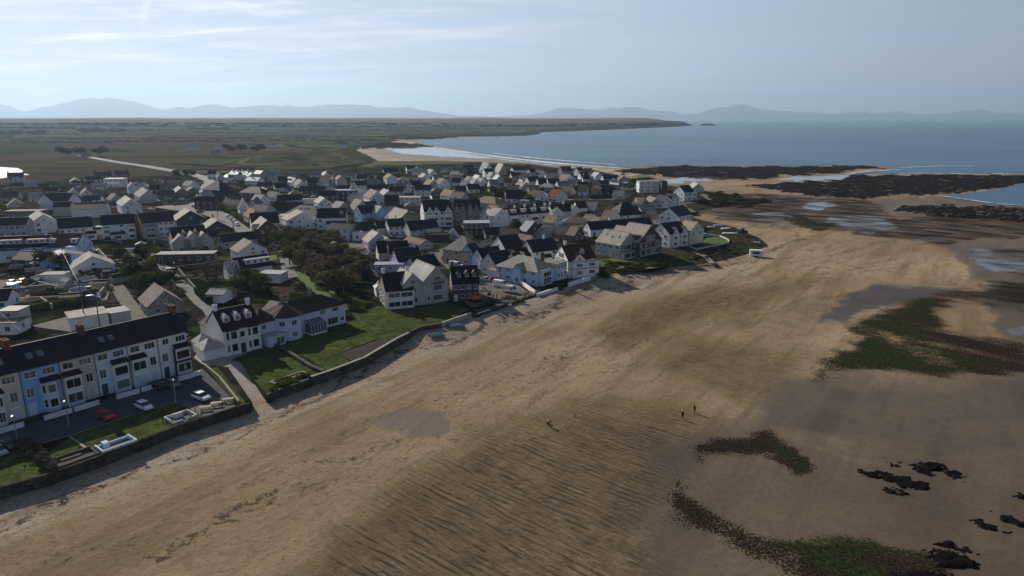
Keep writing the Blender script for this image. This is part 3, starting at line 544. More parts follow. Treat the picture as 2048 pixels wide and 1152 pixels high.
FRMD = mat('dark_frame', (.05, .05, .055), .6, .1)
POT = mat('chimney_pot', (.28, .13, .08), .85)
LEAD = mat('lead_flashing', (.16, .165, .17), .6)
GUT = mat('gutter', (.035, .035, .04), .6)
def frame_geo(mb, w, h, mull, mi=0, t=.09, d=.07):
    """window frame in the local xz plane, facing -y, centred on x, sill at z=0"""
    mb.box(-w / 2, -w / 2 + t, -d, .0, 0, h, mi); mb.box(w / 2 - t, w / 2, -d, .0, 0, h, mi)
    mb.box(-w / 2 + t, w / 2 - t, -d, .0, 0, t, mi); mb.box(-w / 2 + t, w / 2 - t, -d, .0, h - t, h, mi)
    for k in range(1, mull):
        x = -w / 2 + w * k / mull; mb.box(x - t * .4, x + t * .4, -d + .012, 0, t, h - t, mi)
WCACHE = {}
def window(parent, x, y, z, rz, w, h, mull=2, near=False, name='window', frame=None):
    frame = frame or FRM; key = (round(w, 2), round(h, 2), mull, near, frame.name, name)
    if key not in WCACHE:
        g = MB(); g.box(-w / 2 + .06, w / 2 - .06, -.025, .03, .06, h - .06, 0)
        f = MB()
        frame_geo(f, w, h, mull); f.box(-w / 2 - .06, w / 2 + .06, -.13, .0, -.10, -.004)
        if near: WCACHE[key] = (g.mesh(name, GLASS), f.mesh('frame', frame))
        else:
            g.add(f.v, f.f, 1); WCACHE[key] = (g.mesh(name, [GLASS, frame]), None)
    a, b = WCACHE[key]
    o = bpy.data.objects.new(name, a); COL.objects.link(o); o.parent = parent; o.location = (x, y, z); o.rotation_euler = (0, 0, rz)
    if b:
        q = bpy.data.objects.new('frame', b); COL.objects.link(q); q.parent = o
    return o
DCACHE = {}
def door(parent, x, y, z, rz, col=(.05, .08, .12), w=1.0, h=2.1):
    k = (col, w, h)
    if k not in DCACHE:
        g = MB(); g.box(-w / 2, w / 2, -.03, .03, 0, h); g.box(-w / 2 + .12, w / 2 - .12, -.05, -.03, h * .55, h - .15); g.box(-w / 2 + .12, w / 2 - .12, -.05, -.03, .15, h * .48)
        f = MB(); f.box(-w / 2 - .1, -w / 2 - .005, -.07, .02, 0, h + .1); f.box(w / 2 + .005, w / 2 + .1, -.07, .02, 0, h + .1); f.box(-w / 2, w / 2, -.07, .02, h + .005, h + .1)
        hb_ = MB(); hb_.box(w * .32, w * .42, -.10, -.03, h * .47, h * .53)
        DCACHE[k] = (g.mesh('door', mat('door_%02d' % len(DCACHE), col, .5, .1)), f.mesh('frame', FRM), hb_.mesh('handle', LEAD))
    a, b, c = DCACHE[k]
    o = bpy.data.objects.new('door', a); COL.objects.link(o); o.parent = parent; o.location = (x, y, z); o.rotation_euler = (0, 0, rz)
    for nm, m in (('frame', b), ('handle', c)): q = bpy.data.objects.new(nm, m); COL.objects.link(q); q.parent = o
def gable_wall(mb, x0, x1, y0, y1, e, r, z0=-.4, mi=0):
    ym = (y0 + y1) / 2
    return mb.add([(x0, y0, z0), (x0, y1, z0), (x0, y1, e), (x0, ym, r), (x0, y0, e), (x1, y0, z0), (x1, y1, z0), (x1, y1, e), (x1, ym, r), (x1, y0, e)],
                  [(0, 4, 3, 2, 1), (5, 6, 7, 8, 9), (0, 5, 9, 4), (1, 2, 7, 6), (4, 9, 8, 3), (2, 3, 8, 7), (0, 1, 6, 5)], mi)
def gable_roof(mb, x0, x1, y0, y1, e, r, oe=.3, og=.22, th=.14, mi=0):
    ym = (y0 + y1) / 2; sl = (r - e) / (ym - y0); ze = e - oe * sl + .05; zr = r + .05 + .08
    ze += .08
    mb.slab([(x0 - og, y0 - oe, ze), (x1 + og, y0 - oe, ze), (x1 + og, ym, zr), (x0 - og, ym, zr)], th, mi)
    mb.slab([(x1 + og, y1 + oe, ze), (x0 - og, y1 + oe, ze), (x0 - og, ym, zr), (x1 + og, ym, zr)], th, mi)
    mb.box(x0 - og - .01, x1 + og + .01, ym - .14, ym + .14, zr - .10, zr + .06, mi)
    return mb
def hip_roof(mb, x0, x1, y0, y1, e, r, ov=.35, mi=0):
    w = (y1 - y0) / 2; ym = (y0 + y1) / 2; h = min(w, (x1 - x0) / 2 - .05)
    v = [(x0 - ov, y0 - ov, e), (x1 + ov, y0 - ov, e), (x1 + ov, y1 + ov, e), (x0 - ov, y1 + ov, e), (x0 + h, ym, r), (x1 - h, ym, r)]
    lo = [(a, b, c - .14) for a, b, c in v[:4]]
    mb.add(v + lo, [(0, 1, 5, 4), (1, 2, 5), (2, 3, 4, 5), (3, 0, 4), (0, 6, 7, 1), (1, 7, 8, 2), (2, 8, 9, 3), (3, 9, 6, 0), (9, 8, 7, 6)], mi); return mb
def chimney(parent, x, y, z0, z1, m, w=.9, d=.55, pots=2):
    g = MB(); g.box(x - w / 2, x + w / 2, y - d / 2, y + d / 2, z0, z1); g.box(x - w / 2 - .07, x + w / 2 + .07, y - d / 2 - .07, y + d / 2 + .07, z1 + .002, z1 + .16)
    c = g.build('chimney', m, parent); g = MB()
    for i in range(pots):
        px_ = x + (i - (pots - 1) / 2) * w / max(pots, 1) * .9; g.tube((px_, y, z1 + .16), (px_, y, z1 + .55), .13, .10, 7)
    g.build('chimney_pot', POT, c)
HN = 0
KIND = {'B': ('bungalow', 2.5, 5.0, 8), 'D': ('cottage', 2.9, 6.4, 7.5), 'T': ('house', 4.9, 7.8, 8), 'X': ('townhouse', 8.0, 11.2, 9), 'F': ('flat_roofed_building', 3.0, 3.0, 7), 'H': ('house', 4.9, 7.6, 9), 'HB': ('bungalow', 2.6, 5.2, 9)}
CATN = {'bungalow': 'bungalow', 'cottage': 'house', 'house': 'house', 'townhouse': 'house', 'flat_roofed_building': 'building'}
LOG = []; DIM = {}
def house(geo, typ, roof, wall, label, S=None, e=None, r=None, ch=(), dm=(), fd=(), sk=(), wg=(), ex=(), win=True, name=None, cat=None, dr=True, endwall=None, gz=LZ, cols=None, bay=(), group=None):
    """a house from the ends of its ridge (or its centre, turn and length) and its heights; the parts are its children"""
    nm, e0, r0, S0 = KIND[typ]; e = e or e0; r = r or (r0 if typ != 'F' else e); S = S or S0
    if typ == 'F': r = e
    hip = typ in ('H', 'HB'); flat = typ == 'F'
    if len(geo) == 4 and geo[0] == 'C':
        pass
    if geo[0] == 'C':
        _, x, y, yaw, L = geo; c = P(x, y, gz + r); yw = R(yaw)
    else:
        a, b = P(geo[0], geo[1], gz + r), P(geo[2], geo[3], gz + r); c = (a + b) / 2; yw = math.atan2(b.y - a.y, b.x - a.x); L = (b - a).length - .4
        if hip: L += S * .9
    while math.cos(yw) < -1e-6 or (abs(math.cos(yw)) < 1e-6 and math.sin(yw) > 0 and False): yw += math.pi
    while yw > math.pi / 2 + 1e-6: yw -= math.pi
    while yw < -math.pi / 2 - 1e-6: yw += math.pi
    nf = Vector((math.sin(yw), -math.cos(yw))); toc = toC(c.x, c.y)
    if nf.dot(toc) < 0: yw += math.pi; nf = -nf
    L = max(L, 4); LOG.append((label, round(L, 1), round(math.degrees(yw)), round(math.hypot(c.x, c.y)), S))
    dist = math.hypot(c.x, c.y); near = dist < 260
    root = empty(name or nm, (c.x, c.y, gz), yw, label, cat or CATN[nm], group or 'houses of the seaside village')
    wm_, rm_ = wall_m(wall), roof_m(roof); x0, x1, y0, y1 = -L / 2, L / 2, -S / 2, S / 2
    g = MB()
    if hip: g.box(x0, x1, y0, y1, -.4, e - .02)
    elif flat: g.box(x0, x1, y0, y1, -.4, e - .02)
    else: gable_wall(g, x0, x1, y0, y1, e, r)
    wo = g.build('wall', wm_, root)
    if endwall:
        side, ck = endwall; X = x0 if side < 0 else x1; g = MB(); q = .03
        g.add([(X + side * q, y0, 0), (X + side * q, y1, 0), (X + side * q, y1, e), (X + side * q, 0, r - .02), (X + side * q, y0, e)], [(0, 1, 2, 3, 4) if side > 0 else (4, 3, 2, 1, 0)]); g.build('gable_wall', wall_m(ck), root)
    g = MB()
    if hip: hip_roof(g, x0, x1, y0, y1, e, r)
    elif flat:
        g.box(x0 - .2, x1 + .2, y0 - .2, y1 + .2, e, e + .22)
    else: gable_roof(g, x0, x1, y0, y1, e, r)
    ro = g.build('roof', rm_, root)
    if near and not flat:
        g = MB(); g.box(x0, x1, y0 - .46, y0 - .34, e - .24, e - .12); g.build('gutter', GUT, root)
    slope = (r - e) / (S / 2) if not flat else 0
    def zr(y): return r - abs(y) * slope
    for t in ch:
        yy = 0
        if isinstance(t, tuple): t, yy = t
        cm = wall_m('stone') if wall in ('violet', 'grey') else wm_ if wall in ('white', 'stone', 'cream', 'paleblue', 'lilac') else wall_m('brick')
        chimney(ro, max(x0 + .5, min(x1 - .5, t * L / 2)), yy, zr(yy) - .5, r + 1.3, cm, pots=2 if dist < 450 else 1)
    for t in dm:                                                        # small gabled dormers on the front slope
        X = t * L / 2; w = 1.5; yf = y0 * .66; zb = zr(yf) - .15; zt = min(zb + 1.35, r - .9); g = MB(); yb = -(r - zt) / slope if slope else 0
        g.add([(X - w / 2, yf, zb), (X + w / 2, yf, zb), (X + w / 2, yf, zt), (X, yf, zt + .7), (X - w / 2, yf, zt), (X - w / 2, yb, zt), (X + w / 2, yb, zt), (X, min(0, yb + .7 / slope), zt + .7)],
              [(0, 1, 2, 3, 4), (0, 4, 5), (1, 6, 2), ])
        d_ = g.build('dormer', wm_, root); g = MB(); yq = min(-.05, yb + .75 / slope)
        g.slab([(X - w / 2 - .15, yf - .2, zt - .08), (X, yf - .2, zt + .78), (X, yq, zt + .78), (X - w / 2 - .15, yb, zt - .08)][::-1], .07)
        g.slab([(X, yf - .2, zt + .78), (X + w / 2 + .15, yf - .2, zt - .08), (X + w / 2 + .15, yb, zt - .08), (X, yq, zt + .78)][::-1], .07)
        g.build('dormer_roof', roof_m('pale') if roof == 'slate' and near else rm_, d_)
        window(root, X, yf - .01, zb + .2, 0, .95, zt - zb - .25, 2, False)
    for t, w in fd:                                                     # flat roofed box dormers
        X = t * L / 2; yf = y0 * .72; zb = zr(yf) - .1; zt = min(zb + 1.7, r - .25); g = MB(); g.box(X - w / 2, X + w / 2, yf, -.1, zb, zt)
        d_ = g.build('dormer', wm_, root); g = MB(); g.box(X - w / 2 - .2, X + w / 2 + .2, yf - .3, .1, zt + .004, zt + .16); g.build('dormer_roof', roof_m('pale'), d_)
        for k in range(max(1, int(w / 1.9))): window(root, X - w / 2 + w * (k + .5) / max(1, int(w / 1.9)), yf - .01, zb + .45, 0, min(1.3, w * .7), 1.0, 2, False)
    for t, s in sk:
        X = t * L / 2; yy = y0 * s; g = MB(); z = zr(yy) + .17; w, hgt = .8, .55
        q = [(X - w / 2, yy - hgt, z - hgt * slope), (X + w / 2, yy - hgt, z - hgt * slope), (X + w / 2, yy + hgt, z + hgt * slope), (X - w / 2, yy + hgt, z + hgt * slope)]
        if yy > 0: q = [(a, b, r + .17 - abs(b) * slope) for a, b, _ in q]
        g.slab(q, .06); s_ = g.build('skylight', FRM if roof in ('tile', 'red') else LEAD, root); q2 = [Vector(p) for p in q]; c_ = sum(q2, Vector()) / 4; nn = (q2[1] - q2[0]).cross(q2[2] - q2[0]).normalized()
        g = MB(); g.slab([c_ + (p - c_) * .78 + nn * .015 for p in q2], .012); g.build('pane', GLASS, s_)
    for i, (t, w, pj, *o_) in enumerate(wg):                            # cross gables that come forward from the front
        X = t * L / 2; we = o_[0] if o_ else e; wr = o_[1] if len(o_) > 1 else min(r - .2, we + w * .42); g = MB(); yf = y0 - pj
        g.add([(X - w / 2, yf, -.4), (X + w / 2, yf, -.4), (X + w / 2, yf, we), (X, yf, wr), (X - w / 2, yf, we), (X - w / 2, y0 + .02, -.4), (X + w / 2, y0 + .02, -.4), (X + w / 2, y0 + .5, we), (X, -.2, wr), (X - w / 2, y0 + .5, we)],
              [(0, 1, 2, 3, 4), (0, 4, 9, 5), (1, 6, 7, 2), (2, 7, 8, 3), (4, 3, 8, 9)])
        wi = g.build('wing', wall_m(o_[2]) if len(o_) > 2 else wm_, root); g = MB(); sl = (wr - we) / (w / 2); yb = min(-.1, -(r - wr) / slope + .3 if slope else 0); ybe = min(y0 + (we - e) / slope, 0) + .2 if slope else y0
        ze = we + .1 - .2 * sl; zt = wr + .1
        g.slab([(X - w / 2 - .2, yf - .25, ze), (X, yf - .25, zt), (X, yb, zt), (X - w / 2 - .2, ybe, ze)][::-1], .11); g.slab([(X, yf - .25, zt), (X + w / 2 + .2, yf - .25, ze), (X + w / 2 + .2, ybe, ze), (X, yb, zt)][::-1], .11)
        g.build('wing_roof', roof_m(o_[3]) if len(o_) > 3 else rm_, wi)
        if win:
            nfl = max(1, int(we / 2.5))
            for k in range(nfl): window(root, X, yf - .01, .9 + 2.6 * k, 0, min(w * .5, 2.2), 1.3, 3 if w > 3.5 else 2, near)
            if wr - we > 1.4: window(root, X, yf - .01, we - .1, 0, .8, 1.0, 2, near)
    for t, w, d, h, rk in ex:                                           # lower wings against the front
        X = t * L / 2; yf = y0 - d; g = MB(); g.box(X - w / 2, X + w / 2, yf, y0 - .01, -.4, h); xo = g.build('extension', wm_, root); g = MB()
        if rk.endswith('!'):
            g.slab([(X - w / 2 - .2, yf - .3, h + .12), (X + w / 2 + .2, yf - .3, h + .12), (X + w / 2 + .2, y0 - .01, h + 1.2), (X - w / 2 - .2, y0 - .01, h + 1.2)], .12); rk = rk[:-1]
        else: g.box(X - w / 2 - .15, X + w / 2 + .15, yf - .15, y0 - .012, h + .004, h + .2)
        g.build('extension_roof', roof_m(rk), xo)
        if win: window(root, X, yf - .01, min(.9, h * .3), 0, min(w * .6, 2.6), min(1.3, h * .5), 3, near)
    for t, w, hb0, hb1 in bay:                                          # bay windows
        X = t * L / 2; d = .8; pl = [(X - w / 2, y0 + .02), (X - w / 2 + .5, y0 - d), (X + w / 2 - .5, y0 - d), (X + w / 2, y0 + .02)]; g = MB(); g.prism(pl, hb0, hb1); bo = g.build('bay', wm_, root)
        g = MB(); g.prism([(X - w / 2 - .15, y0 + .02), (X - w / 2 + .42, y0 - d - .15), (X + w / 2 - .42, y0 - d - .15), (X + w / 2 + .15, y0 + .02)], hb1 + .003, hb1 + .22); g.build('bay_roof', roof_m('slate'), bo)
        for k in range(max(1, int((hb1 - hb0) / 2.4))):
            window(root, X, y0 - d - .01, hb0 + .7 + k * 2.7, 0, w - 1.2, 1.5, 2, near)
    if win:
        rnd = random.Random(int(geo[1] * 31 + geo[2] * 7) if not isinstance(geo[0], str) else int(geo[1] * 31 + geo[2] * 7))
        fl_ = max(1, int(round((e - .4) / 2.6))); fh = e / fl_
        busy = [(t * L / 2, w / 2 + .7) for t, w, *_ in list(wg) + list(ex) + list(bay)]
        for face, rz_, ln, nrm in (('F', 0, L, nf), ('L', -math.pi / 2, S, Vector((-math.cos(yw), -math.sin(yw)))), ('R', math.pi / 2, S, Vector((math.cos(yw), math.sin(yw))))):
            if nrm.dot(toc) < .12: continue
            if face != 'F' and dist > 560: continue
            nc = cols if (cols and face == 'F') else max(1, int(ln / (3.1 if face == 'F' else 3.6)))
            dc = rnd.randrange(nc) if (dr and face == 'F') else -1
            for k in range(fl_):
                for c_ in range(nc):
                    uu = -ln / 2 + ln * (c_ + .5) / nc
                    if face == 'F' and any(abs(uu - bx) < bw for bx, bw in busy): continue
                    if face != 'F' and rnd.random() < .3: continue
                    loc = (uu, y0 - .01) if face == 'F' else ((x0 - .01, -uu) if face == 'L' else (x1 + .01, uu))
                    if k == 0 and c_ == dc: door(root, loc[0], loc[1], 0, rz_, rnd.choice([(.05, .08, .12), (.2, .03, .03), (.55, .55, .53), (.03, .09, .06)])); continue
                    w = rnd.choice([1.1, 1.3, 1.5]); window(root, loc[0], loc[1], k * fh + .95, rz_, w, min(1.35, fh - 1.25), 2, near)
            if face != 'F' and not flat and not hip and r - e > 2.6: window(root, (x0 - .01) if face == 'L' else (x1 + .01), 0, e + .2, rz_, 1.0, 1.15, 2, near)
    DIM[root.name] = (L, S, e, r); return root
# ------------------------------------------------------------ THE VILLAGE, from the far edge to the shore
H = house
# the north-west edge, by the lagoon
H((14, 346, 47, 345), 'T', 'slate', 'white', 'white house with a dark slate roof standing at the edge of the bright lagoon', ch=(-.95,), ex=((-.6, 3, 1.5, 3, 'slate!'), (.75, 3, 1.5, 3.4, 'slate!')))
H(('C', 65, 361, -6, 11), 'B', 'metal', 'grey', 'low shed with a pale metal roof just right of the lagoon house', S=6, name='shed', cat='shed')
H(('C', 150, 356, 125, 8), 'B', 'pale', 'cream', 'small cream gabled bungalow alone before the brown marsh')
H((168, 353.5, 200, 352), 'B', 'slate', 'white', 'long low white bungalow with dark roof below the big dark-roofed pair')
H((188, 344.5, 222, 343), 'T', 'brown', 'brown', 'left one of the two big dark-roofed houses backing on the brown marsh', ch=(-.9, .9))
H((228, 342.5, 257, 341.5), 'T', 'brown', 'brown', 'right one of the two big dark-roofed houses backing on the brown marsh', ch=(-.6, .95))
H(('C', 231, 357, 4, 15), 'F', 'shine', 'white', 'modern white house, upper box with a bright flat roof', e=6, S=8, cols=4)
H(('C', 221, 366, 4, 15), 'F', 'pale', 'white', 'lower white box with bright flat roof in front of the modern white house', e=3.2, S=7)
H(('C', 198, 366, 30, 10), 'B', 'pale', 'white', 'bungalow with a dazzling pale roof left of the modern white boxes', S=8)
H(('C', 263, 365, 125, 9), 'T', 'slate', 'white', 'tall white gable end right of the modern white boxes', S=6)
H(('C', 283, 366, 20, 11), 'HB', 'pale', 'white', 'white bungalow with a bright hipped roof, below the marsh hedge')
H((323, 353.5, 347, 352.5), 'B', 'red', 'tan', 'small red-tiled bungalow by the dark pines near the main road')
H(('C', 147, 376, 128, 10), 'D', 'brown', 'white', 'left white gable of the pair behind the big L-shaped white house')
H(('C', 171, 377, 128, 10), 'D', 'slate', 'white', 'right white gable of the pair behind the big L-shaped white house', sk=((-.3, .5), (.3, .5)))
H(('C', 70, 385, 35, 8), 'D', 'pale', 'white', 'small pale house left of the big L-shaped white house', r=6)
H((106, 385, 147, 386), 'T', 'slate', 'white', 'big L-shaped white house with a broad blank gable and dark roof', S=10, e=5, r=9.5, wg=((-.85, 11, 3, 5, 9.3),), win=False)
H(('C', 30, 398, 128, 11), 'D', 'brown', 'grey', 'grey-brown gabled house at the left edge, above the long flat roof', S=9, sk=((.2, .5),))
H(('C', 61, 404, 12, 6.5), 'B', 'tan', 'tan', 'little tan cottage squeezed between the grey-brown house and big white gable', S=5.5)
H(('C', 52, 421, 6, 19), 'F', 'tan', 'brown', 'long low building with a tan flat roof and arched windows', e=4, S=7)
H((108, 404, 144, 403), 'T', 'dark', 'grey', 'grey-walled block with black roof in front of the big L-shaped house', e=5.5, S=8, win=False)
H((147, 406, 214, 404), 'T', 'dark', 'white', 'wide black-roofed house with only its white end walls showing', S=12, win=False)
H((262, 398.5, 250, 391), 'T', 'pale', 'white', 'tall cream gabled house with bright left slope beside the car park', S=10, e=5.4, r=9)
H(('C', 248, 398, 50, 7), 'B', 'pale', 'white', 'small garage with a bright sloping roof left of the tall cream gable', S=5, name='garage', cat='garage', win=False)
H((296, 381, 284, 374), 'D', 'grey', 'grey', 'pale grey gable house among trees above the car park', S=11, e=4, r=8.2)
H(('C', 341, 365, 8, 13), 'T', 'tile', 'brown', 'dark brown block with a light tiled roof, above the car park')
H((388, 362, 372, 361), 'D', 'pale', 'white', 'white gabled house with glaring roof beside the main road bend', S=9)
H((363, 376, 356, 372), 'B', 'pale', 'brown', 'low brown bungalow with a striped bright roof behind the car park', S=10, r=6)
H(('C', 383, 374, 125, 8), 'B', 'tile', 'brown', 'small brown gable just right of the striped bright roof')
H((430, 361, 440, 361.5), 'H', 'slate', 'dark', 'large dark house with a pyramid slate roof near the main road', S=13, r=11, e=5)
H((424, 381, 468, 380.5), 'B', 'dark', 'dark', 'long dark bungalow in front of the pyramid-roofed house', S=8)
H(('C', 411, 384, 60, 8), 'B', 'pale', 'white', 'small white building with bright split roofs at the car park corner', S=6)
H(('C', 412, 393, 0, 12), 'T', 'slate', 'dark', 'dark-walled building at the far corner of the car park', S=7, r=7.5)
H((436, 391, 452, 391.5), 'D', 'slate', 'white', 'white gable with slate roof behind the clipped green hedge', endwall=(-1, 'white'))
H((458, 395.5, 483, 397), 'D', 'slate', 'grey', 'dark-roofed house right of the clipped green hedge')
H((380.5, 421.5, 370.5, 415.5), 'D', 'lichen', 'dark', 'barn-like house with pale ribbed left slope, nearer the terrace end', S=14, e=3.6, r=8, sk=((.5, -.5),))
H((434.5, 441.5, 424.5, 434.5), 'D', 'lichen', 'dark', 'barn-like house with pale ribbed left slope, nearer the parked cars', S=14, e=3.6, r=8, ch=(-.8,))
# the far row against the marsh
H((417, 340.5, 435, 340.5), 'T', 'slate', 'white', 'white house with slate roof, first house on the main road', S=8)
H(('C', 441, 348, 30, 7), 'HB', 'pale', 'white', 'tiny white house with a round bright roof beside the first main-road house', S=6)
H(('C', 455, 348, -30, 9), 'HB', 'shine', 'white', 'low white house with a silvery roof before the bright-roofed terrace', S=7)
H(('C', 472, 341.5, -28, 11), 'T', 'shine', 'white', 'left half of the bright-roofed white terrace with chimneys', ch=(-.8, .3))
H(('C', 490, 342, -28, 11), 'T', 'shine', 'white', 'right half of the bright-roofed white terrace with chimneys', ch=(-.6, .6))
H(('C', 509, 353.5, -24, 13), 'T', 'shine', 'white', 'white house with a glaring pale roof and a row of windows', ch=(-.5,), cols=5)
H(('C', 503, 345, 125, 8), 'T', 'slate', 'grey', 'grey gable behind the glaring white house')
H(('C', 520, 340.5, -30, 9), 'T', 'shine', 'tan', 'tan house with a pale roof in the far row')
H((536, 344, 552, 344), 'T', 'grey', 'grey', 'grey house with dark windows in the far row')
H(('C', 549, 338.5, 10, 9), 'D', 'pale', 'grey', 'small bright-roofed house behind the grey one in the far row')
H((556, 354, 574, 353.5), 'D', 'slate', 'white', 'white gable with dark roof and box dormer in the far row', endwall=(-1, 'white'))
H((577, 353, 592, 356), 'D', 'dark', 'white', 'white house with a bright box dormer in the far row', fd=((0, 6),))
H((604.5, 361.5, 597, 357.5), 'D', 'tile', 'white', 'white gable with a brown roof left of the bright green field', S=8)
H((582, 342, 608, 341.5), 'B', 'grey', 'grey', 'long grey bungalow against the dunes, the left of two')
H((620, 342.5, 642, 342), 'T', 'grey', 'grey', 'grey two-storey block against the dunes, right of the long grey bungalow', win=False)
H(('C', 650.5, 343, 125, 8), 'T', 'slate', 'cream', 'narrow cream gable house against the dunes', S=6, ch=(.8,))
H((664, 345.5, 684, 345), 'B', 'grey', 'grey', 'grey bungalow with a white chimney gable at the dune edge')
H((688, 345.5, 712, 345.5), 'B', 'grey', 'white', 'pale long bungalow above the green field')
H((683, 352.5, 677, 350), 'T', 'tile', 'pink', 'pinkish gable house at the far side of the green field')
H(('C', 665.5, 354, 125, 7), 'D', 'brown', 'pink', 'small pink gable by itself left of the pinkish house', S=6)
H((714, 349.5, 736, 349.5), 'T', 'slate', 'white', 'white block with a dark roof right of the green field')
H((708, 362.5, 732, 361), 'T', 'slate', 'white', 'white house with a slate roof beside the pointed white turret')
H(('C', 705, 367, 20, 5), 'H', 'pale', 'white', 'white turret house with a pointed pyramid roof', S=5, e=5, r=10.5, dr=False)
H((766, 336.5, 795, 335.5), 'D', 'slate', 'grey', 'dark-roofed house standing alone before the dune grass')
H((812, 331, 836, 330.5), 'T', 'slate', 'cream', 'tall house with cream gable at the edge of the far beach', endwall=(-1, 'cream'), wg=((.7, 5, 1),))
H((784, 349.5, 776, 347), 'T', 'tan', 'white', 'white gable house with a golden roof in the far row', S=9)
H(('C', 806, 353, 8, 9), 'HB', 'lichen', 'green', 'pale green bungalow with a light hipped roof')
H((736, 369, 778, 369.5), 'T', 'dark', 'grey', 'long black-roofed house behind the yellow-walled one', ch=(-.98, -.6), win=False)
H(('C', 693, 380, 6, 14), 'F', 'metal', 'dark', 'dark flat-topped block with rows of bright skylights', e=6.5, S=9)
H((635, 381.5, 674, 381), 'T', 'slate', 'dark', 'dark slate-roofed house behind the white box with pale roof', S=8)
H(('C', 659, 373, 5, 8), 'HB', 'pale', 'grey', 'small house with a bright pyramid roof below the green field', S=7.5)
H((600, 372.5, 650, 372), 'B', 'dark', 'dark', 'long dark bungalow below the green field', S=8)
H(('C', 590, 380, 20, 9), 'HB', 'tan', 'brown', 'brown bungalow with a glowing little hipped roof')
H((554, 390.5, 603, 388.5), 'D', 'slate', 'white', 'long slate-roofed house with a white pointed left gable', S=8, e=3, r=8, endwall=(-1, 'white'))
H(('C', 576, 402, 12, 17), 'F', 'metal', 'dark', 'hall with a big pale sloping roof like a sheet', e=4.4, S=9, win=False)
H((498, 373, 521, 374), 'H', 'slate', 'dark', 'dark hipped house with a bright triangle of roof', S=10, r=8.6)
H((534, 378, 524, 374), 'D', 'slate', 'white', 'pale gable house right of the bright triangle roof', S=9)
H((508, 408, 541, 410), 'B', 'grey', 'green', 'pale grey-green bungalow above the black-roofed hall', S=9, r=5.6)
H((505, 401, 514, 393), 'D', 'dark', 'white', 'black roof with red verge tiles by the clipped hedges', S=6)
H((488.5, 399.5, 484, 396), 'D', 'slate', 'white', 'narrow white gable by the clipped hedges', S=6, r=8)
H(('C', 709, 388, 50, 8), 'B', 'pale', 'white', 'little house with a bright lid-like roof left of the yellow wall', S=6)
H((755, 382.5, 741, 377.5), 'T', 'tile', 'white', 'yellow-sided house with a grey front gable', S=10, e=5, r=9.2, wg=())
H((778, 381, 767, 377), 'D', 'pale', 'grey', 'grey gable with dazzling roof right of the yellow-sided house', S=9, e=4, r=7.5)
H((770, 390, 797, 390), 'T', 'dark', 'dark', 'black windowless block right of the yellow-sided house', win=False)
H((779, 373, 808, 373), 'T', 'slate', 'grey', 'slate-roofed house behind the black block', S=8)
H(('C', 805, 366.5, 20, 11), 'D', 'tile', 'white', 'tan-roofed house with a small white gable in front', S=8, wg=((.6, 3, 1, 3, 5.5),))
H((829, 370.5, 862, 370), 'T', 'slate', 'green', 'pale mint house with slate roof and tall windows', S=9)
H(('C', 816, 394, 3, 16), 'F', 'pale', 'white', 'white flat-roofed building behind the tall bayed house', e=4.5, S=8)
H((650, 396.5, 640, 392), 'T', 'pale', 'white', 'white gable house with a bright roof behind the corrugated barn', S=8)
H((672, 402, 689, 404), 'D', 'pale', 'tan', 'barn with a bright corrugated roof', S=10, name='barn', cat='barn')
H((724, 401.5, 711, 396.5), 'D', 'tile', 'grey', 'grey house with a tan left slope behind the blue house', S=9, r=7.8)
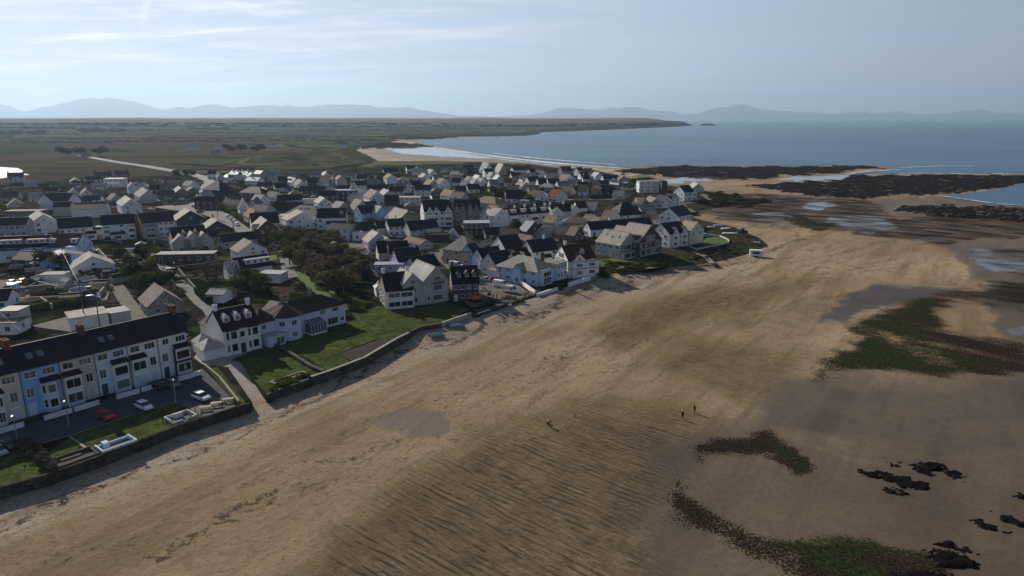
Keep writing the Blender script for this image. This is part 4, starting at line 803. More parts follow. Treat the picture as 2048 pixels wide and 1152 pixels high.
# between the far row and the far beach
def row(lst):
    for q in lst: H(*q[:5], **(q[5] if len(q) > 5 else {}))
row([(('C', 873, 375, 25, 10), 'HB', 'tan', 'brown', 'brown bungalow with a tan roof right of the mint house'),
 ((889, 378, 908, 381), 'D', 'tan', 'white', 'white cottage with an olive-tan roof and porch'),
 ((905, 383, 931, 385), 'D', 'tile', 'grey', 'brown-roofed house with a green-grey gable behind the stone terrace', {'S': 9}),
 ((908, 372, 960, 370.5), 'B', 'dark', 'dark', 'long black-roofed bungalow below the cream bell-shaped roof', {'S': 8}),
 ((923, 361.5, 938, 362.5), 'D', 'pale', 'white', 'house with a flared cream roof', {'S': 8, 'r': 7.5}),
 ((890, 357.5, 878, 355.5), 'D', 'tile', 'white', 'bluish-white gable house with tan roof, right of the pink gable', {'S': 9, 'e': 4, 'r': 8}),
 ((868, 360.5, 857, 358), 'D', 'tan', 'pink', 'pink gable house with a tan roof', {'S': 9}),
 ((852, 347.5, 844, 345.5), 'D', 'slate', 'paleblue', 'pale blue gable in the far cluster by the beach', {'S': 7}),
 ((867, 339.5, 857, 337.8), 'D', 'slate', 'white', 'white gable with one dark window, top of the far cluster', {'S': 8}),
 (('C', 835, 336.5, 10, 10), 'D', 'pale', 'white', 'white house with a bright roof below the tall cream-gabled house', {'S': 7}),
 (('C', 846, 342, 15, 9), 'D', 'pale', 'tan', 'tan cottage in the thick of the far cluster', {'S': 7}),
 (('C', 838, 355, 5, 11), 'B', 'pale', 'white', 'low white cottage with a long pale roof left of the pink gable', {'S': 7}),
 ((903, 341.5, 919, 342), 'T', 'pale', 'white', 'big square white house with a light roof'),
 ((904, 355.5, 922, 355.5), 'D', 'slate', 'white', 'white house with slate roof below the big square white house', {'S': 7}),
 (('C', 936, 330.5, 5, 10), 'D', 'slate', 'white', 'small white house nearest the wet sand, left of the A-frame'),
 (('C', 893, 333, 2, 11), 'B', 'grey', 'white', 'low grey-white bungalow behind the big square house'),
 ((978, 325.5, 966, 324), 'D', 'pale', 'white', 'steep A-frame house with a bright slope, left of the two', {'S': 9, 'r': 10.5}),
 ((1007, 328.5, 996, 326), 'D', 'pale', 'tan', 'steep A-frame house with a tan gable, right of the two', {'S': 9, 'r': 10.5}),
 ((983, 329.5, 994, 329), 'T', 'dark', 'dark', 'dark link house between the two A-frames', {'S': 7}),
 ((967, 337.5, 984, 337), 'T', 'slate', 'white', 'white house with slate roof in front of the A-frames', {'endwall': (-1, 'white')}),
 ((1023, 334, 1056, 333), 'T', 'slate', 'white', 'long plain white hall with a dark roof by the far beach', {'S': 10, 'win': False}),
 ((1056, 337.5, 1068, 337), 'T', 'slate', 'green', 'greenish house at the right end of the long white hall'),
 ((987, 345.5, 979, 343.5), 'D', 'slate', 'white', 'left of two small white gables below the A-frames', {'S': 6}),
 ((1000, 351, 992, 349), 'D', 'metal', 'green', 'right of two small gables below the A-frames, greenish', {'S': 7}),
 ((960, 351, 950, 349), 'D', 'metal', 'paleblue', 'pale blue gable left of the small white gables', {'S': 8}),
 ((943, 353, 934, 352), 'D', 'slate', 'white', 'white chalet with zigzag white verges', {'S': 7}),
 ((968, 356, 957, 354.5), 'D', 'slate', 'white', 'white chalet with a steep dark roof right of the zigzag one', {'S': 7}),
 ((954, 358.5, 945, 357), 'D', 'slate', 'white', 'white chalet lowest in its cluster, left of the tan row', {'S': 7}),
 ((977, 359.5, 995, 359), 'D', 'tile', 'white', 'first of the tan-roofed row with white gables', {'S': 8.5}),
 ((1008, 356, 1024, 356), 'D', 'red', 'white', 'red-brown roof with a white gable, second of the tan row', {'S': 8.5}),
 ((1036, 363, 1052, 365), 'D', 'lichen', 'grey', 'grey-tan roofed house, third of the tan row', {'S': 8.5}),
 ((988, 379, 1006, 379), 'D', 'dark', 'white', 'smaller black tent-shaped roof with white gable', {'S': 8, 'r': 7.5, 'endwall': (-1, 'white')}),
 ((1010, 380, 1044, 379.5), 'D', 'dark', 'white', 'larger black tent-shaped roof with white gable', {'S': 9, 'r': 8, 'endwall': (-1, 'white')}),
 ((1038, 390, 1064, 391), 'B', 'slate', 'grey', 'low grey bungalow with two flat garages in front', {'ex': ((.3, 6, 4, 2.4, 'metal'),)}),
 ((1066, 379.5, 1090, 383), 'D', 'brown', 'white', 'brown-roofed house with a tiny white gable', {'S': 9}),
 ((968, 391.5, 992, 394), 'HB', 'tan', 'grey', 'bungalow with a rusty orange roof behind the stone terrace', {'S': 11, 'e': 3, 'r': 6.5}),
 ((1053, 353.5, 1075, 352.5), 'D', 'dark', 'white', 'first of three dark roofs with white gables in a line', {'S': 8, 'endwall': (-1, 'white')}),
 ((1074, 356.5, 1092, 356), 'D', 'dark', 'white', 'middle of three dark roofs with white gables in a line', {'S': 8, 'r': 7.4, 'endwall': (-1, 'white')}),
 ((1094, 357.5, 1118, 357), 'D', 'dark', 'white', 'last of three dark roofs with white gables in a line', {'S': 9, 'endwall': (-1, 'white')}),
 ((1073, 339.5, 1086, 341), 'D', 'brown', 'white', 'white gable with two blue windows under a brown roof', {'S': 9}),
 ((1068, 333, 1083, 333), 'D', 'tan', 'brown', 'brown house with a tan roof near the slipway hut', {'S': 8}),
 ((1120, 333, 1141, 332.5), 'T', 'slate', 'brown', 'big brown house with a slate roof on the far beach edge', {'S': 11, 'r': 9}),
 ((1152, 335, 1164, 334.5), 'T', 'slate', 'white', 'slim white house with slate roof on the far beach edge', {'S': 7}),
 ((1168, 336.5, 1184, 337), 'T', 'slate', 'grey', 'speckled grey house right of the slim white one', {'S': 8}),
 (('C', 1168, 344, 20, 9), 'D', 'slate', 'white', 'jumbled white house with dark roofs below the speckled grey one', {'S': 7}),
 ((1142, 349.5, 1126, 347.5), 'D', 'tile', 'white', 'white gable house with a balcony and tan roof', {'S': 10, 'e': 3.4, 'r': 7.4}),
 (('C', 1104, 347, 4, 12), 'B', 'pale', 'white', 'low white bungalow left of the balcony gable'),
 ((1165, 350.5, 1180, 350.5), 'T', 'slate', 'cream', 'cream house with two cream chimneys', {'S': 7, 'ch': (-.95, .95)}),
 ((1199, 345.5, 1189, 343.5), 'D', 'metal', 'white', 'white gable house behind the cream one with chimneys', {'S': 8}),
 ((1204, 349.5, 1218, 349), 'D', 'slate', 'white', 'white cottage with steep white gable, left of the golden sand', {'S': 6, 'endwall': (-1, 'white')}),
 ((1220, 349.5, 1236, 350), 'D', 'slate', 'white', 'white cottage with criss-cross dark roofs left of golden sand', {'S': 7, 'wg': ((.3, 4, 1),)}),
 ((1248, 351.5, 1238, 349.5), 'D', 'tile', 'grey', 'pale grey gable standing alone below the golden sand', {'S': 9}),
 ((1105, 377.5, 1126, 379.5), 'D', 'red', 'white', 'bright white gable with rust-red roof, largest of the middle rows', {'S': 10, 'e': 3.4, 'r': 8}),
 ((1087, 366.5, 1102, 367), 'HB', 'lichen', 'tan', 'tan bungalow with mottled hip roof behind the rust-red one'),
 ((1126, 371.5, 1146, 372.5), 'D', 'tile', 'tan', 'tan house with ribbed tile roof in the middle rows', {'S': 8}),
 ((1154, 364, 1176, 364), 'D', 'dark', 'white', 'black roof with white gable behind the tan pair', {'S': 8, 'endwall': (-1, 'white')}),
 ((1176, 370, 1158, 369.5), 'D', 'tan', 'paleblue', 'tan roof with a pale blue gable and one window', {'S': 9, 'r': 7.4}),
 ((1186, 369, 1208, 370), 'D', 'red', 'tan', 'red-tan roof with four skylights', {'S': 9, 'sk': ((-.4, .4), (-.1, .4), (.2, .4), (.5, .4))}),
 ((1198, 360.5, 1216, 360.5), 'B', 'dark', 'dark', 'low dark bungalow behind the four-skylight roof'),
 ((1228, 380.5, 1250, 381.5), 'B', 'grey', 'grey', 'grey bungalow alone by the dark green hedge', {'S': 9, 'r': 5.8}),
 ((1276, 361.5, 1294, 360), 'D', 'tan', 'violet', 'violet-blue house with tan roof beside the white apartment block', {'S': 8})])
H(('C', 1300, 362.5, 2, 18), 'F', 'grey', 'white', 'white flat-roofed apartment block near the headland', e=8, S=10, cols=4, dr=False)
H(('C', 1319, 364, 2, 8), 'F', 'pale', 'white', 'lower white box at the right end of the apartment block', e=7, S=9)
H(('C', 1327, 362, 2, 3), 'F', 'dark', 'dark', 'dark stair tower at the right end of the apartment block', e=9, S=8, win=False)
H((1358, 371.5, 1379, 370), 'T', 'slate', 'white', 'tall white house with two big chimneys near the headland', S=10, e=6, r=10, ch=(-.98, .9), wg=((.75, 4, 1.5),))
H((1397, 367.5, 1387, 364), 'D', 'pale', 'green', 'small pale green house last before the headland', S=9)
H((1319, 388.5, 1333, 391), 'T', 'slate', 'white', 'white house with a dark skylit slope, left of the twin white ones', S=9, sk=((0, .5),))
H((1334, 386, 1352, 388), 'T', 'slate', 'white', 'white twin-gabled house with a small dark porch roof', S=8, wg=((.5, 4, 1.2),))
H((1271, 394, 1291, 395.5), 'D', 'tile', 'tan', 'bungalow with a pale pinkish roof above the dark garden', S=9)
H((1313, 396.5, 1298, 391.5), 'D', 'tile', 'grey', 'grey gable right of the pale pinkish roof', S=8)
H((1338, 415.5, 1366, 410), 'T', 'slate', 'white', 'large house with a broad blank pale gable above the shore', S=11, e=6, r=10, ch=(.5, .95), cols=4)
# the middle of the village
H((714, 412, 752, 408.5), 'T', 'slate', 'blue', 'bright blue house with a dark roof and a blue front gable', S=8, e=5, r=8.6, wg=((.86, 8, 3.5, 4.6, 8.2, 'blue', 'pale'),), endwall=(-1, 'paleblue'))
H((789.5, 414.5, 817, 421), 'T', 'lichen', 'stone', 'grey stone house with a broad mottled tan roof', S=11, e=5, r=9.6, win=False)
H((843, 401, 900, 399), 'X', 'slate', 'white', 'tall white and black house with arched dormers and bays', S=12, e=8, r=13, ch=(.98,), bay=((-.55, 4, 0, 7), (.7, 4.4, 0, 7)), wg=((-.6, 3, .5, 8.2, 10), (-.15, 3, .5, 8.2, 10), (.7, 3.2, .5, 8.2, 10)))
H((908, 399.2, 933.5, 399.1), 'X', 'slate', 'stone', 'stone house with white window bays and trim, left half of the stone pair', S=11, e=8.2, r=12.5, wg=((-.5, 2.8, .25, 8.3, 10.6), (.5, 2.8, .25, 8.3, 10.6)), bay=((-.4, 3.0, 0, 6),), ch=(-.96,), endwall=(-1, 'ochre'), cols=2)
H((934.5, 399, 960, 398.9), 'X', 'slate', 'stone', 'plain stone house with two small gables, right half of the stone pair', S=11, e=8.2, r=12.5, wg=((-.5, 2.8, .25, 8.3, 10.6), (.5, 2.8, .25, 8.3, 10.6)), ch=(.96,), cols=2)
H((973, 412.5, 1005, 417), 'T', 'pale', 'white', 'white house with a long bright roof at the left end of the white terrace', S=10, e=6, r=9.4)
H((980, 409, 998, 411), 'T', 'tan', 'stone', 'mottled tan roof behind the long bright-roofed white house', S=9, win=False)
for i in range(4):
    a, b = 1012 + i * 20, 1031.6 + i * 20
    H((a, 417.2 - i * 1.5, b, 415.7 - i * 1.5), 'T', 'slate', 'white', ['white terraced cottage with dark lean-to porch, left end of its row', 'white terraced cottage with bright box dormer, second of its row', 'white terraced cottage with black porch canopy, third of its row', 'white terraced cottage at the right end, beside the twin-gabled house'][i], S=8, e=5.6, r=8.6, fd=((0, 3),), ch=(.9,), ex=((0, 3, 1.2, 2.4, 'slate!'),) if i != 1 else (), cols=2)
H((1098, 410, 1146, 407), 'T', 'slate', 'white', 'long white cottage with two cross gables', S=8, e=4.6, r=8, wg=((-.72, 6, 2), (.8, 7, 2)), ch=(-.98, .2))
H((1149.5, 403, 1171, 402.5), 'T', 'slate', 'white', 'neat white square house with a black porch canopy', S=9, e=5.8, r=8.8, ex=((.1, 7, 1.2, 2.6, 'dark!'),), cols=3)
H((1172, 402.5, 1197, 404), 'D', 'grey', 'timber', 'grey-roofed house with a dark timber gable', S=11, e=3.6, r=8.2)
H((1210, 419.5, 1234, 421.5), 'T', 'tile', 'white', 'white house with a pinkish tile roof and big right gable', S=11, e=4.6, r=8.6)
H((1242, 404.5, 1258, 403.5), 'H', 'slate', 'white', 'white house with tall half tan, half slate pyramid roof', S=12, e=5, r=11, ch=(.98,), ex=((.5, 9, 4, 3, 'dark'),))
H((1094, 429, 1116, 431.5), 'D', 'tan', 'white', 'white cottage with an ochre roof below the white terrace', S=8, e=4, r=7)
H((1140, 433, 1163, 433.5), 'HB', 'tile', 'grey', 'wide tan-roofed bungalow right of the ochre-roofed cottage')
H((1171, 428, 1190, 430), 'B', 'tile', 'grey', 'small tan-roofed bungalow below the neat square house')
H((1190, 433, 1204, 435), 'B', 'tile', 'white', 'little tan hip-roofed bungalow left of the pinkish-roofed house', S=7)
for i in range(4):
    a = 1173 + i * 31.5
    H((a, 444.2 - i * 2.5, a + 31, 441.8 - i * 2.5), 'D', 'slate', 'white', ['white-gabled cottage at the left end of the long slate row', 'white cottage with a white chimney, second in the long slate row', 'white cottage with narrow windows, third in the long slate row', 'white cottage hidden behind the pale roofs, end of the long slate row'][i], S=7, e=3.4, r=6.6, ch=(-.1,) if i == 1 else ())
H((1053, 440.5, 1070, 443), 'D', 'metal', 'dark', 'dark house with a striped pale metal roof', S=11, e=4, r=8)
H((1072, 452, 1087, 453.5), 'HB', 'lichen', 'grey', 'grey bungalow with a pale gable beside the striped metal roof')
H((1086, 446, 1108, 447.5), 'D', 'grey', 'grey', 'grey-roofed house with a dark gable under the ochre cottage')
H((1116, 449.5, 1139, 451), 'D', 'tile', 'brown', 'brown house wrapped in green netted scaffolding')
H((1142, 451.5, 1160, 454), 'D', 'tile', 'timber', 'dark timber house beside the green scaffolding')
H(('C', 953, 444, 3, 12), 'F', 'metal', 'dark', 'modern dark house with a pale metal flat roof and glass front', e=6, S=9, cols=5)
H((905, 452.5, 920, 450), 'D', 'dark', 'white', 'black roof with a white gable left of the modern metal roof', S=8, endwall=(-1, 'white'))
H((922, 472, 933, 473), 'H', 'lichen', 'tan', 'beige house with a tall hipped tan and dark roof', S=11, e=5.4, r=10, ch=((0, .4),))
H((933.5, 489.5, 950, 484.5), 'D', 'slate', 'blue', 'blue gabled house with a white porch roof', S=7, e=4.2, r=8, ex=())
H((954, 497.5, 996, 492), 'D', 'slate', 'paleblue', 'pale blue house with long slate roof between the blue and pink', S=7.5, e=4, r=7.6)
H((975.5, 506, 1015, 499), 'D', 'slate', 'pink', 'pinkish house with a long slate roof and white porch', S=8, e=4, r=7.8)
H((1022, 507.5, 1032, 502), 'D', 'slate', 'white', 'small white gable behind the hip-roofed light blue house', S=6, e=4, r=7)
H((1026, 498, 1052, 494.5), 'D', 'dark', 'white', 'dark roof with a white sunlit dormer behind the light blue house', S=8, e=3.4, r=6.8, wg=((-.5, 4, .6, 3, 6),))
H((995.5, 472, 1034, 468), 'T', 'slate', 'white', 'white house with dark roof and a plain white left gable', S=11, e=5, r=9.4)
H((1038, 467, 1066, 472), 'T', 'tile', 'white', 'white wing with a broad sandy tile roof joined to the white house', S=10, e=4.6, r=9.2)
H((1053, 481, 1105, 475), 'T', 'slate', 'white', 'long white house with a big white chimney on its roof', S=8, e=5, r=8.8, ch=(.3,), ex=((.1, 3, 1.2, 2.4, 'slate!'),))
H((664, 444.5, 705, 446.5), 'T', 'dark', 'paleblue', 'light blue rendered house with flat parapet beside the bare wood', S=8, e=5, r=7.4)
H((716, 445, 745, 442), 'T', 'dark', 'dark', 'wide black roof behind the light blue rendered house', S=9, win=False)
H(('C', 728, 462, -6, 9), 'F', 'pale', 'white', 'small white flat-roofed house right of the light blue rendered one', e=4, S=6)
H((749, 442.5, 769, 441), 'D', 'slate', 'white', 'white gabled cottage left of the tall plain white house', S=7, e=3.6)
H((772, 438.5, 806, 436.5), 'T', 'slate', 'white', 'tall plain white house with a narrow stair window', S=7.5, e=4.8, r=7.8, ch=(-.97, .1), cols=3)
H((812, 443, 871, 438), 'T', 'slate', 'cream', 'long cream-gabled house with a white boxed extension', S=8, e=4.4, r=8, ex=((.5, 7, 2.5, 4.4, 'pale'),), endwall=(-1, 'cream'))
H((757, 466.5, 744, 459), 'D', 'lichen', 'lilac', 'lilac house with crumpled pale tan roofs', S=9, e=3.2, r=6.8)
H((776, 475, 761, 470), 'B', 'lichen', 'white', 'low building with striped cream roof right of the lilac one', S=8, r=5.4)
H((816, 472.5, 853, 479.5), 'B', 'tile', 'grey', 'long tan shed roof behind the purple house', S=7, e=2.5, r=4.2)
H((755, 483, 772, 482), 'D', 'dark', 'cream', 'dark roof with a cream gable, left of its pair', S=7, e=3.2, r=7)
H((774, 483.5, 815, 481), 'D', 'dark', 'cream', 'long dark roof with a cream gable, right of its pair', S=8, e=3.2, r=7.4)
H((786.5, 498.5, 836, 493.5), 'D', 'slate', 'lilac', 'purple house with a dark roof and tall purple chimney', S=8, e=3.4, r=7.2, ch=(.72,))
H((819.5, 514.5, 868, 507.5), 'D', 'dark', 'lilac', 'lilac and blue house with a black roof below the purple one', S=8, e=3.4, r=6.8)
H(('C', 792, 527, 4, 15), 'F', 'metal', 'lilac', 'low purple annexe with a grey flat roof', e=2.8, S=5)
# by the bare wood and the lane
H((606, 424.5, 593, 419), 'T', 'lichen', 'white', 'modern white house with a wide glazed front gable above the wood', S=16, e=5, r=8.6, cols=3)
H(('C', 578, 430, 5, 9), 'F', 'pale', 'white', 'white flat-roofed wing left of the wide glazed gable', e=5.6, S=7)
H((634, 417, 693, 416), 'T', 'slate', 'white', 'long white house with slate roof and a brick chimney stack', S=10, e=6, r=10, ch=(-.98,), dm=(.7,), ex=((.35, 9, 3, 3.2, 'dark!'), (.9, 5, 4, 3.4, 'pale')))
H((598, 409.5, 633, 411.5), 'H', 'slate', 'dark', 'dark hipped roof with four small skylights behind the modern house', S=11, r=9, sk=((-.3, .4), (0, .4), (.2, .4)))
H((521, 432.5, 534, 441), 'T', 'lichen', 'brick', 'red brick house with a pale tiled roof beside the bare wood', S=9, e=6, r=9.6, wg=((.5, 4, 1),))
H((499, 427, 555, 424), 'T', 'dark', 'cream', 'black-roofed hall behind the red brick house', S=12, e=5.4, r=9.6, win=False)
H((500, 415, 511, 421.5), 'D', 'red', 'tan', 'red-tiled roof end with a white verge by the road', S=8)
H((437, 469.5, 508, 462.5), 'B', 'dark', 'grey', 'long dark low roof behind the triple-gabled inn', S=8, e=3, r=5.6)
H((487, 476.5, 505, 484), 'D', 'tan', 'white', 'white house with a pinkish roof and three bright skylights', S=11, e=4.6, r=8, sk=((-.2, .45), (.05, .5), (.3, .55)))
H((338, 455, 408, 449.5), 'T', 'slate', 'grey', 'grey triple-gabled inn with a white-edged glass veranda', S=14, e=5, r=9.6, wg=((-.62, 7, 3, 4.6, 7.4, 'grey', 'lichen'), (.08, 8, 3, 4.6, 8, 'grey', 'lichen'), (.72, 7, 3, 4.6, 7.6, 'grey', 'lichen')), dm=(-.3, .4), name='inn', cat='inn')
vr = H(('C', 374, 506, 6, 21), 'F', 'pale', 'timber', 'long glass veranda with a white fascia in front of the inn', e=3.2, S=6, name='veranda', cat='veranda', cols=6)
# the left side
H((-10, 436.5, 58, 434.5), 'T', 'slate', 'grey', 'grey rendered terrace with round windows at the left edge', S=9, e=5.8, r=8.6, cols=6)
H((86, 429, 74, 421), 'T', 'pale', 'white', 'white house with a bright edged gable between two slate terraces', S=10, e=5.6, r=9)
H((113, 437, 183, 432.5), 'T', 'slate', 'white', 'long white house with a black porch roof, left of the bayed terrace', S=10, e=6, r=10, ch=(.98,), cols=5, ex=((.85, 4, 1.2, 2.8, 'dark!'),))
H((200, 431, 235, 428.8), 'X', 'slate', 'white', 'left house of the bayed white terrace, with black-topped bay', S=9, e=7.2, r=11, bay=((-.55, 3.4, 0, 6),), ex=((.7, 6, 1.4, 2.6, 'dark!'),), cols=3)
H((236, 428.6, 270, 427), 'X', 'slate', 'white', 'right house of the bayed white terrace, with black-topped bay', S=9, e=7.2, r=11, bay=((.55, 3.4, 0, 6),), ch=(.98,), cols=3)
H((275, 427, 310, 424), 'X', 'slate', 'grey', 'grey-blue terraced house with pale columns and an ochre end wall', S=10, e=7.4, r=11.4, bay=((-.2, 5, 0, 6),), endwall=(-1, 'ochre'), cols=3)
H((311, 424, 345, 422), 'X', 'slate', 'white', 'white terraced house at the right end, by the inn', S=10, e=7.4, r=11.4, cols=3)
H((-6, 474, 104, 470), 'T', 'dark', 'paleblue', 'dark-roofed row with three bright-topped box dormers', S=11, e=5, r=8.6, fd=((-.75, 5), (-.15, 6), (.55, 10)), ch=(.8,), ex=((-.3, 8, 3, 4.4, 'dark'),))
H((108, 467.5, 166, 467), 'T', 'brown', 'paleblue', 'broad house with a wide brown-slate roof and two small dormers', S=12, e=4.6, r=9, fd=((-.85, 2.4), (.75, 2.4)), ex=((-.95, 3, 2, 4, 'pale'), (.95, 4, 3, 5, 'pale')))
H((42, 501, 82, 503), 'B', 'dark', 'dark', 'black-roofed low block with a long white sill below the dormered row', S=9, r=5)
H((131, 506, 122, 498), 'B', 'slate', 'blue', 'light blue bungalow with a very wide shallow gable', S=16, e=3.6, r=6)
H((184.5, 513, 177, 503), 'D', 'lichen', 'white', 'white bungalow with skylights and a pale gable facing the shore', S=13, e=2.8, r=6.4, sk=((0, .5), (0, -.5)), ex=())
H(('C', 110, 547, 8, 7.5), 'F', 'pale', 'white', 'white garage with a pale overhanging roof below the blue bungalow', e=2.8, S=5, name='garage', cat='garage', win=False)
H((57, 574, 91, 570.5), 'B', 'tile', 'brown', 'shed with a tan ridged roof in the back gardens', S=4.5, e=2, r=3.2, name='shed', cat='shed', win=False)
for a, lb, mm in (((22, 531, 44, 530), 'summerhouse with a pink felt pyramid roof in the back gardens', 'tile'), ((54, 538, 75, 536), 'small shed with a tan felt roof right of the pyramid-roofed summerhouse', 'grey'), ((64, 555, 76, 551), 'small dark shed with a bright tilted roof in the back gardens', 'pale')):
    H(a, 'B', mm, 'dark', lb, S=3, e=1.9, r=2.7, name='shed', cat='shed', win=False)
H((-30, 580, 25, 577), 'B', 'dark', 'white', 'white-walled house with a black roof at the left edge', S=8, e=3, r=5.4)
H(('C', 27, 618, 4, 5), 'F', 'slate', 'grey', 'small grey cube-like house below the black-roofed one', e=5, S=5)
H(('C', 12, 641, 4, 8), 'F', 'tile', 'white', 'low white annexe with a flat brown roof at the left edge', e=3, S=6)
H((133, 632, 212, 620), 'F', 'lichen', 'white', 'long white garage block with a pale flat roof behind the terrace', e=3.2, S=8, name='garage', cat='garage', win=False)
H((214, 624, 256, 617), 'F', 'pale', 'grey', 'lower garage with mottled pale roof at the end of the garage block', e=2.8, S=6, name='garage', cat='garage', win=False)
H((328.5, 582, 308, 566), 'D', 'tile', 'stone', 'stone cottage with an arched gable window by the lane', S=9, e=3.2, r=7, ex=())
H((455, 524.5, 469, 523), 'D', 'pale', 'white', 'white cottage with a pale faceted roof behind bare trees', S=8, e=3, r=6)
H((464, 517, 533, 507.5), 'D', 'dark', 'white', 'white house with a black roof and wide glazed box dormer', S=9, e=3.4, r=6.6, fd=((.25, 9),))
H(('C', 546, 545, -8, 8), 'F', 'metal', 'white', 'white flat-roofed garage beside the lane and bright grass', e=3, S=5.5, name='garage', cat='garage', win=False)
H((420, 577.5, 455, 579), 'B', 'pale', 'white', 'white outbuilding with a pale metal roof below the lane', S=5, e=2.6, r=3.6, name='outbuilding', cat='outbuilding', win=False)

# smaller houses that fill the rows
row([(('C', 738, 403, 30, 8), 'D', 'slate', 'white', 'small white cottage tucked just behind the bright blue house'),
 (('C', 777, 414, 30, 9), 'B', 'pale', 'white', 'low pale-roofed building touching the right side of the bright blue house'),
 (('C', 824, 402, 10, 9), 'HB', 'tile', 'brown', 'reddish hip-roofed bungalow behind the tall bayed house'),
 (('C', 874, 468, 5, 11), 'F', 'dark', 'dark', 'low black flat roof between the cream-gabled and beige hipped houses', {'e': 2.8, 'S': 6, 'win': False}),
 (('C', 902, 466, -20, 8), 'F', 'grey', 'grey', 'low grey flat roof behind the beige hipped house', {'e': 2.8, 'S': 6, 'win': False}),
 (('C', 986, 455, 20, 9), 'B', 'dark', 'dark', 'dark bungalow between the modern metal roof and striped metal roof'),
 (('C', 1020, 456, -25, 9), 'B', 'brown', 'grey', 'brown-roofed bungalow right below the striped metal roof'),
 (('C', 530, 364, 10, 11), 'B', 'slate', 'grey', 'slate bungalow below the house with the glaring pale roof'),
 (('C', 560, 365, 30, 9), 'D', 'dark', 'white', 'dark-roofed cottage left of the green field, behind the pyramid roofs'),
 (('C', 548, 382, -30, 9), 'D', 'slate', 'white', 'white cottage behind the long roof with a pointed left gable'),
 (('C', 622, 355, 35, 9), 'D', 'slate', 'grey', 'grey cottage at the left end of the green field'),
 (('C', 650, 354, -35, 8), 'D', 'brown', 'white', 'white cottage with brown roof at the back of the green field'),
 (('C', 688, 371, 10, 10), 'D', 'slate', 'white', 'white cottage below the pointed turret house, left'),
 (('C', 742, 357, 20, 9), 'D', 'tile', 'pink', 'pale pink cottage right of the turret house'),
 (('C', 760, 346, 40, 9), 'D', 'slate', 'grey', 'grey cottage left of the golden-roofed gable'),
 (('C', 722, 377, -35, 9), 'D', 'grey', 'white', 'white cottage with grey roof left of the yellow-sided house'),
 (('C', 830, 361, 30, 9), 'D', 'slate', 'white', 'white cottage with slate roof behind the mint house'),
 (('C', 876, 349, 20, 9), 'D', 'tile', 'white', 'white cottage with tile roof in front of the big square white house'),
 (('C', 912, 350, -30, 9), 'D', 'slate', 'grey', 'grey cottage touching the big square white house on its right'),
 (('C', 1032, 345, 10, 10), 'B', 'slate', 'white', 'low white bungalow in front of the long white hall'),
 (('C', 1052, 346, -35, 9), 'D', 'brown', 'white', 'white gabled cottage in front of the greenish end house'),
 (('C', 1124, 362, 20, 9), 'D', 'tile', 'white', 'white cottage with tan roof below the last of three dark roofs'),
 (('C', 1146, 359, -35, 8), 'D', 'slate', 'white', 'white cottage with slate roof below the balcony gable'),
 (('C', 1212, 371, 15, 9), 'D', 'slate', 'grey', 'grey cottage right of the four-skylight roof'),
 (('C', 1066, 371, 30, 9), 'D', 'tile', 'grey', 'grey cottage with tile roof behind the tiny-gabled brown roof'),
 (('C', 1028, 370, -30, 9), 'D', 'brown', 'white', 'white cottage with brown roof behind the black tent-shaped roofs'),
 (('C', 945, 368, 20, 9), 'D', 'slate', 'white', 'white cottage with slate roof below the flared cream roof'),
 (('C', 204, 388, 10, 11), 'B', 'brown', 'brown', 'brown bungalow behind the wide black-roofed house, right part'),
 (('C', 228, 387, -40, 8), 'D', 'slate', 'grey', 'small grey house left of the tall cream gabled house'),
 (('C', 312, 369, 30, 9), 'D', 'slate', 'white', 'white cottage right of the bright hipped bungalow'),
 (('C', 102, 374, 15, 10), 'B', 'slate', 'grey', 'slate bungalow left of the pair of white gables'),
 (('C', 22, 383, 10, 10), 'D', 'brown', 'grey', 'brown-roofed grey cottage at the left edge, behind the gabled one'),
 (('C', 332, 381, 20, 10), 'B', 'brown', 'brown', 'brown bungalow right of the pale grey gable among trees'),
 (('C', 186, 391, 10, 10), 'B', 'slate', 'white', 'slate bungalow behind the wide black-roofed house, left part'),
 (('C', 478, 382, 15, 10), 'B', 'slate', 'dark', 'dark bungalow right of the long dark one before the pyramid roof'),
 (('C', 520, 388, -35, 9), 'D', 'slate', 'white', 'white cottage left of the roof with a pointed white gable'),
 (('C', 622, 398, 4, 12), 'F', 'pale', 'white', 'long low strip of bright white flat roof behind the skylit hip roof', {'e': 3, 'S': 4, 'win': False}),
 (('C', 612, 436, 20, 8), 'D', 'slate', 'white', 'small slate roof between the modern white house and the wood', {'e': 2.6, 'r': 5}),
 (('C', 1258, 412, -20, 10), 'D', 'slate', 'white', 'white house right of the half tan, half slate pyramid roof'),
 (('C', 1290, 410, 20, 9), 'B', 'grey', 'tan', 'grey-roofed bungalow behind the broad blank pale gable'),
 (('C', 1300, 428, 15, 9), 'B', 'tile', 'grey', 'tan-roofed bungalow left of the broad blank pale gable')])
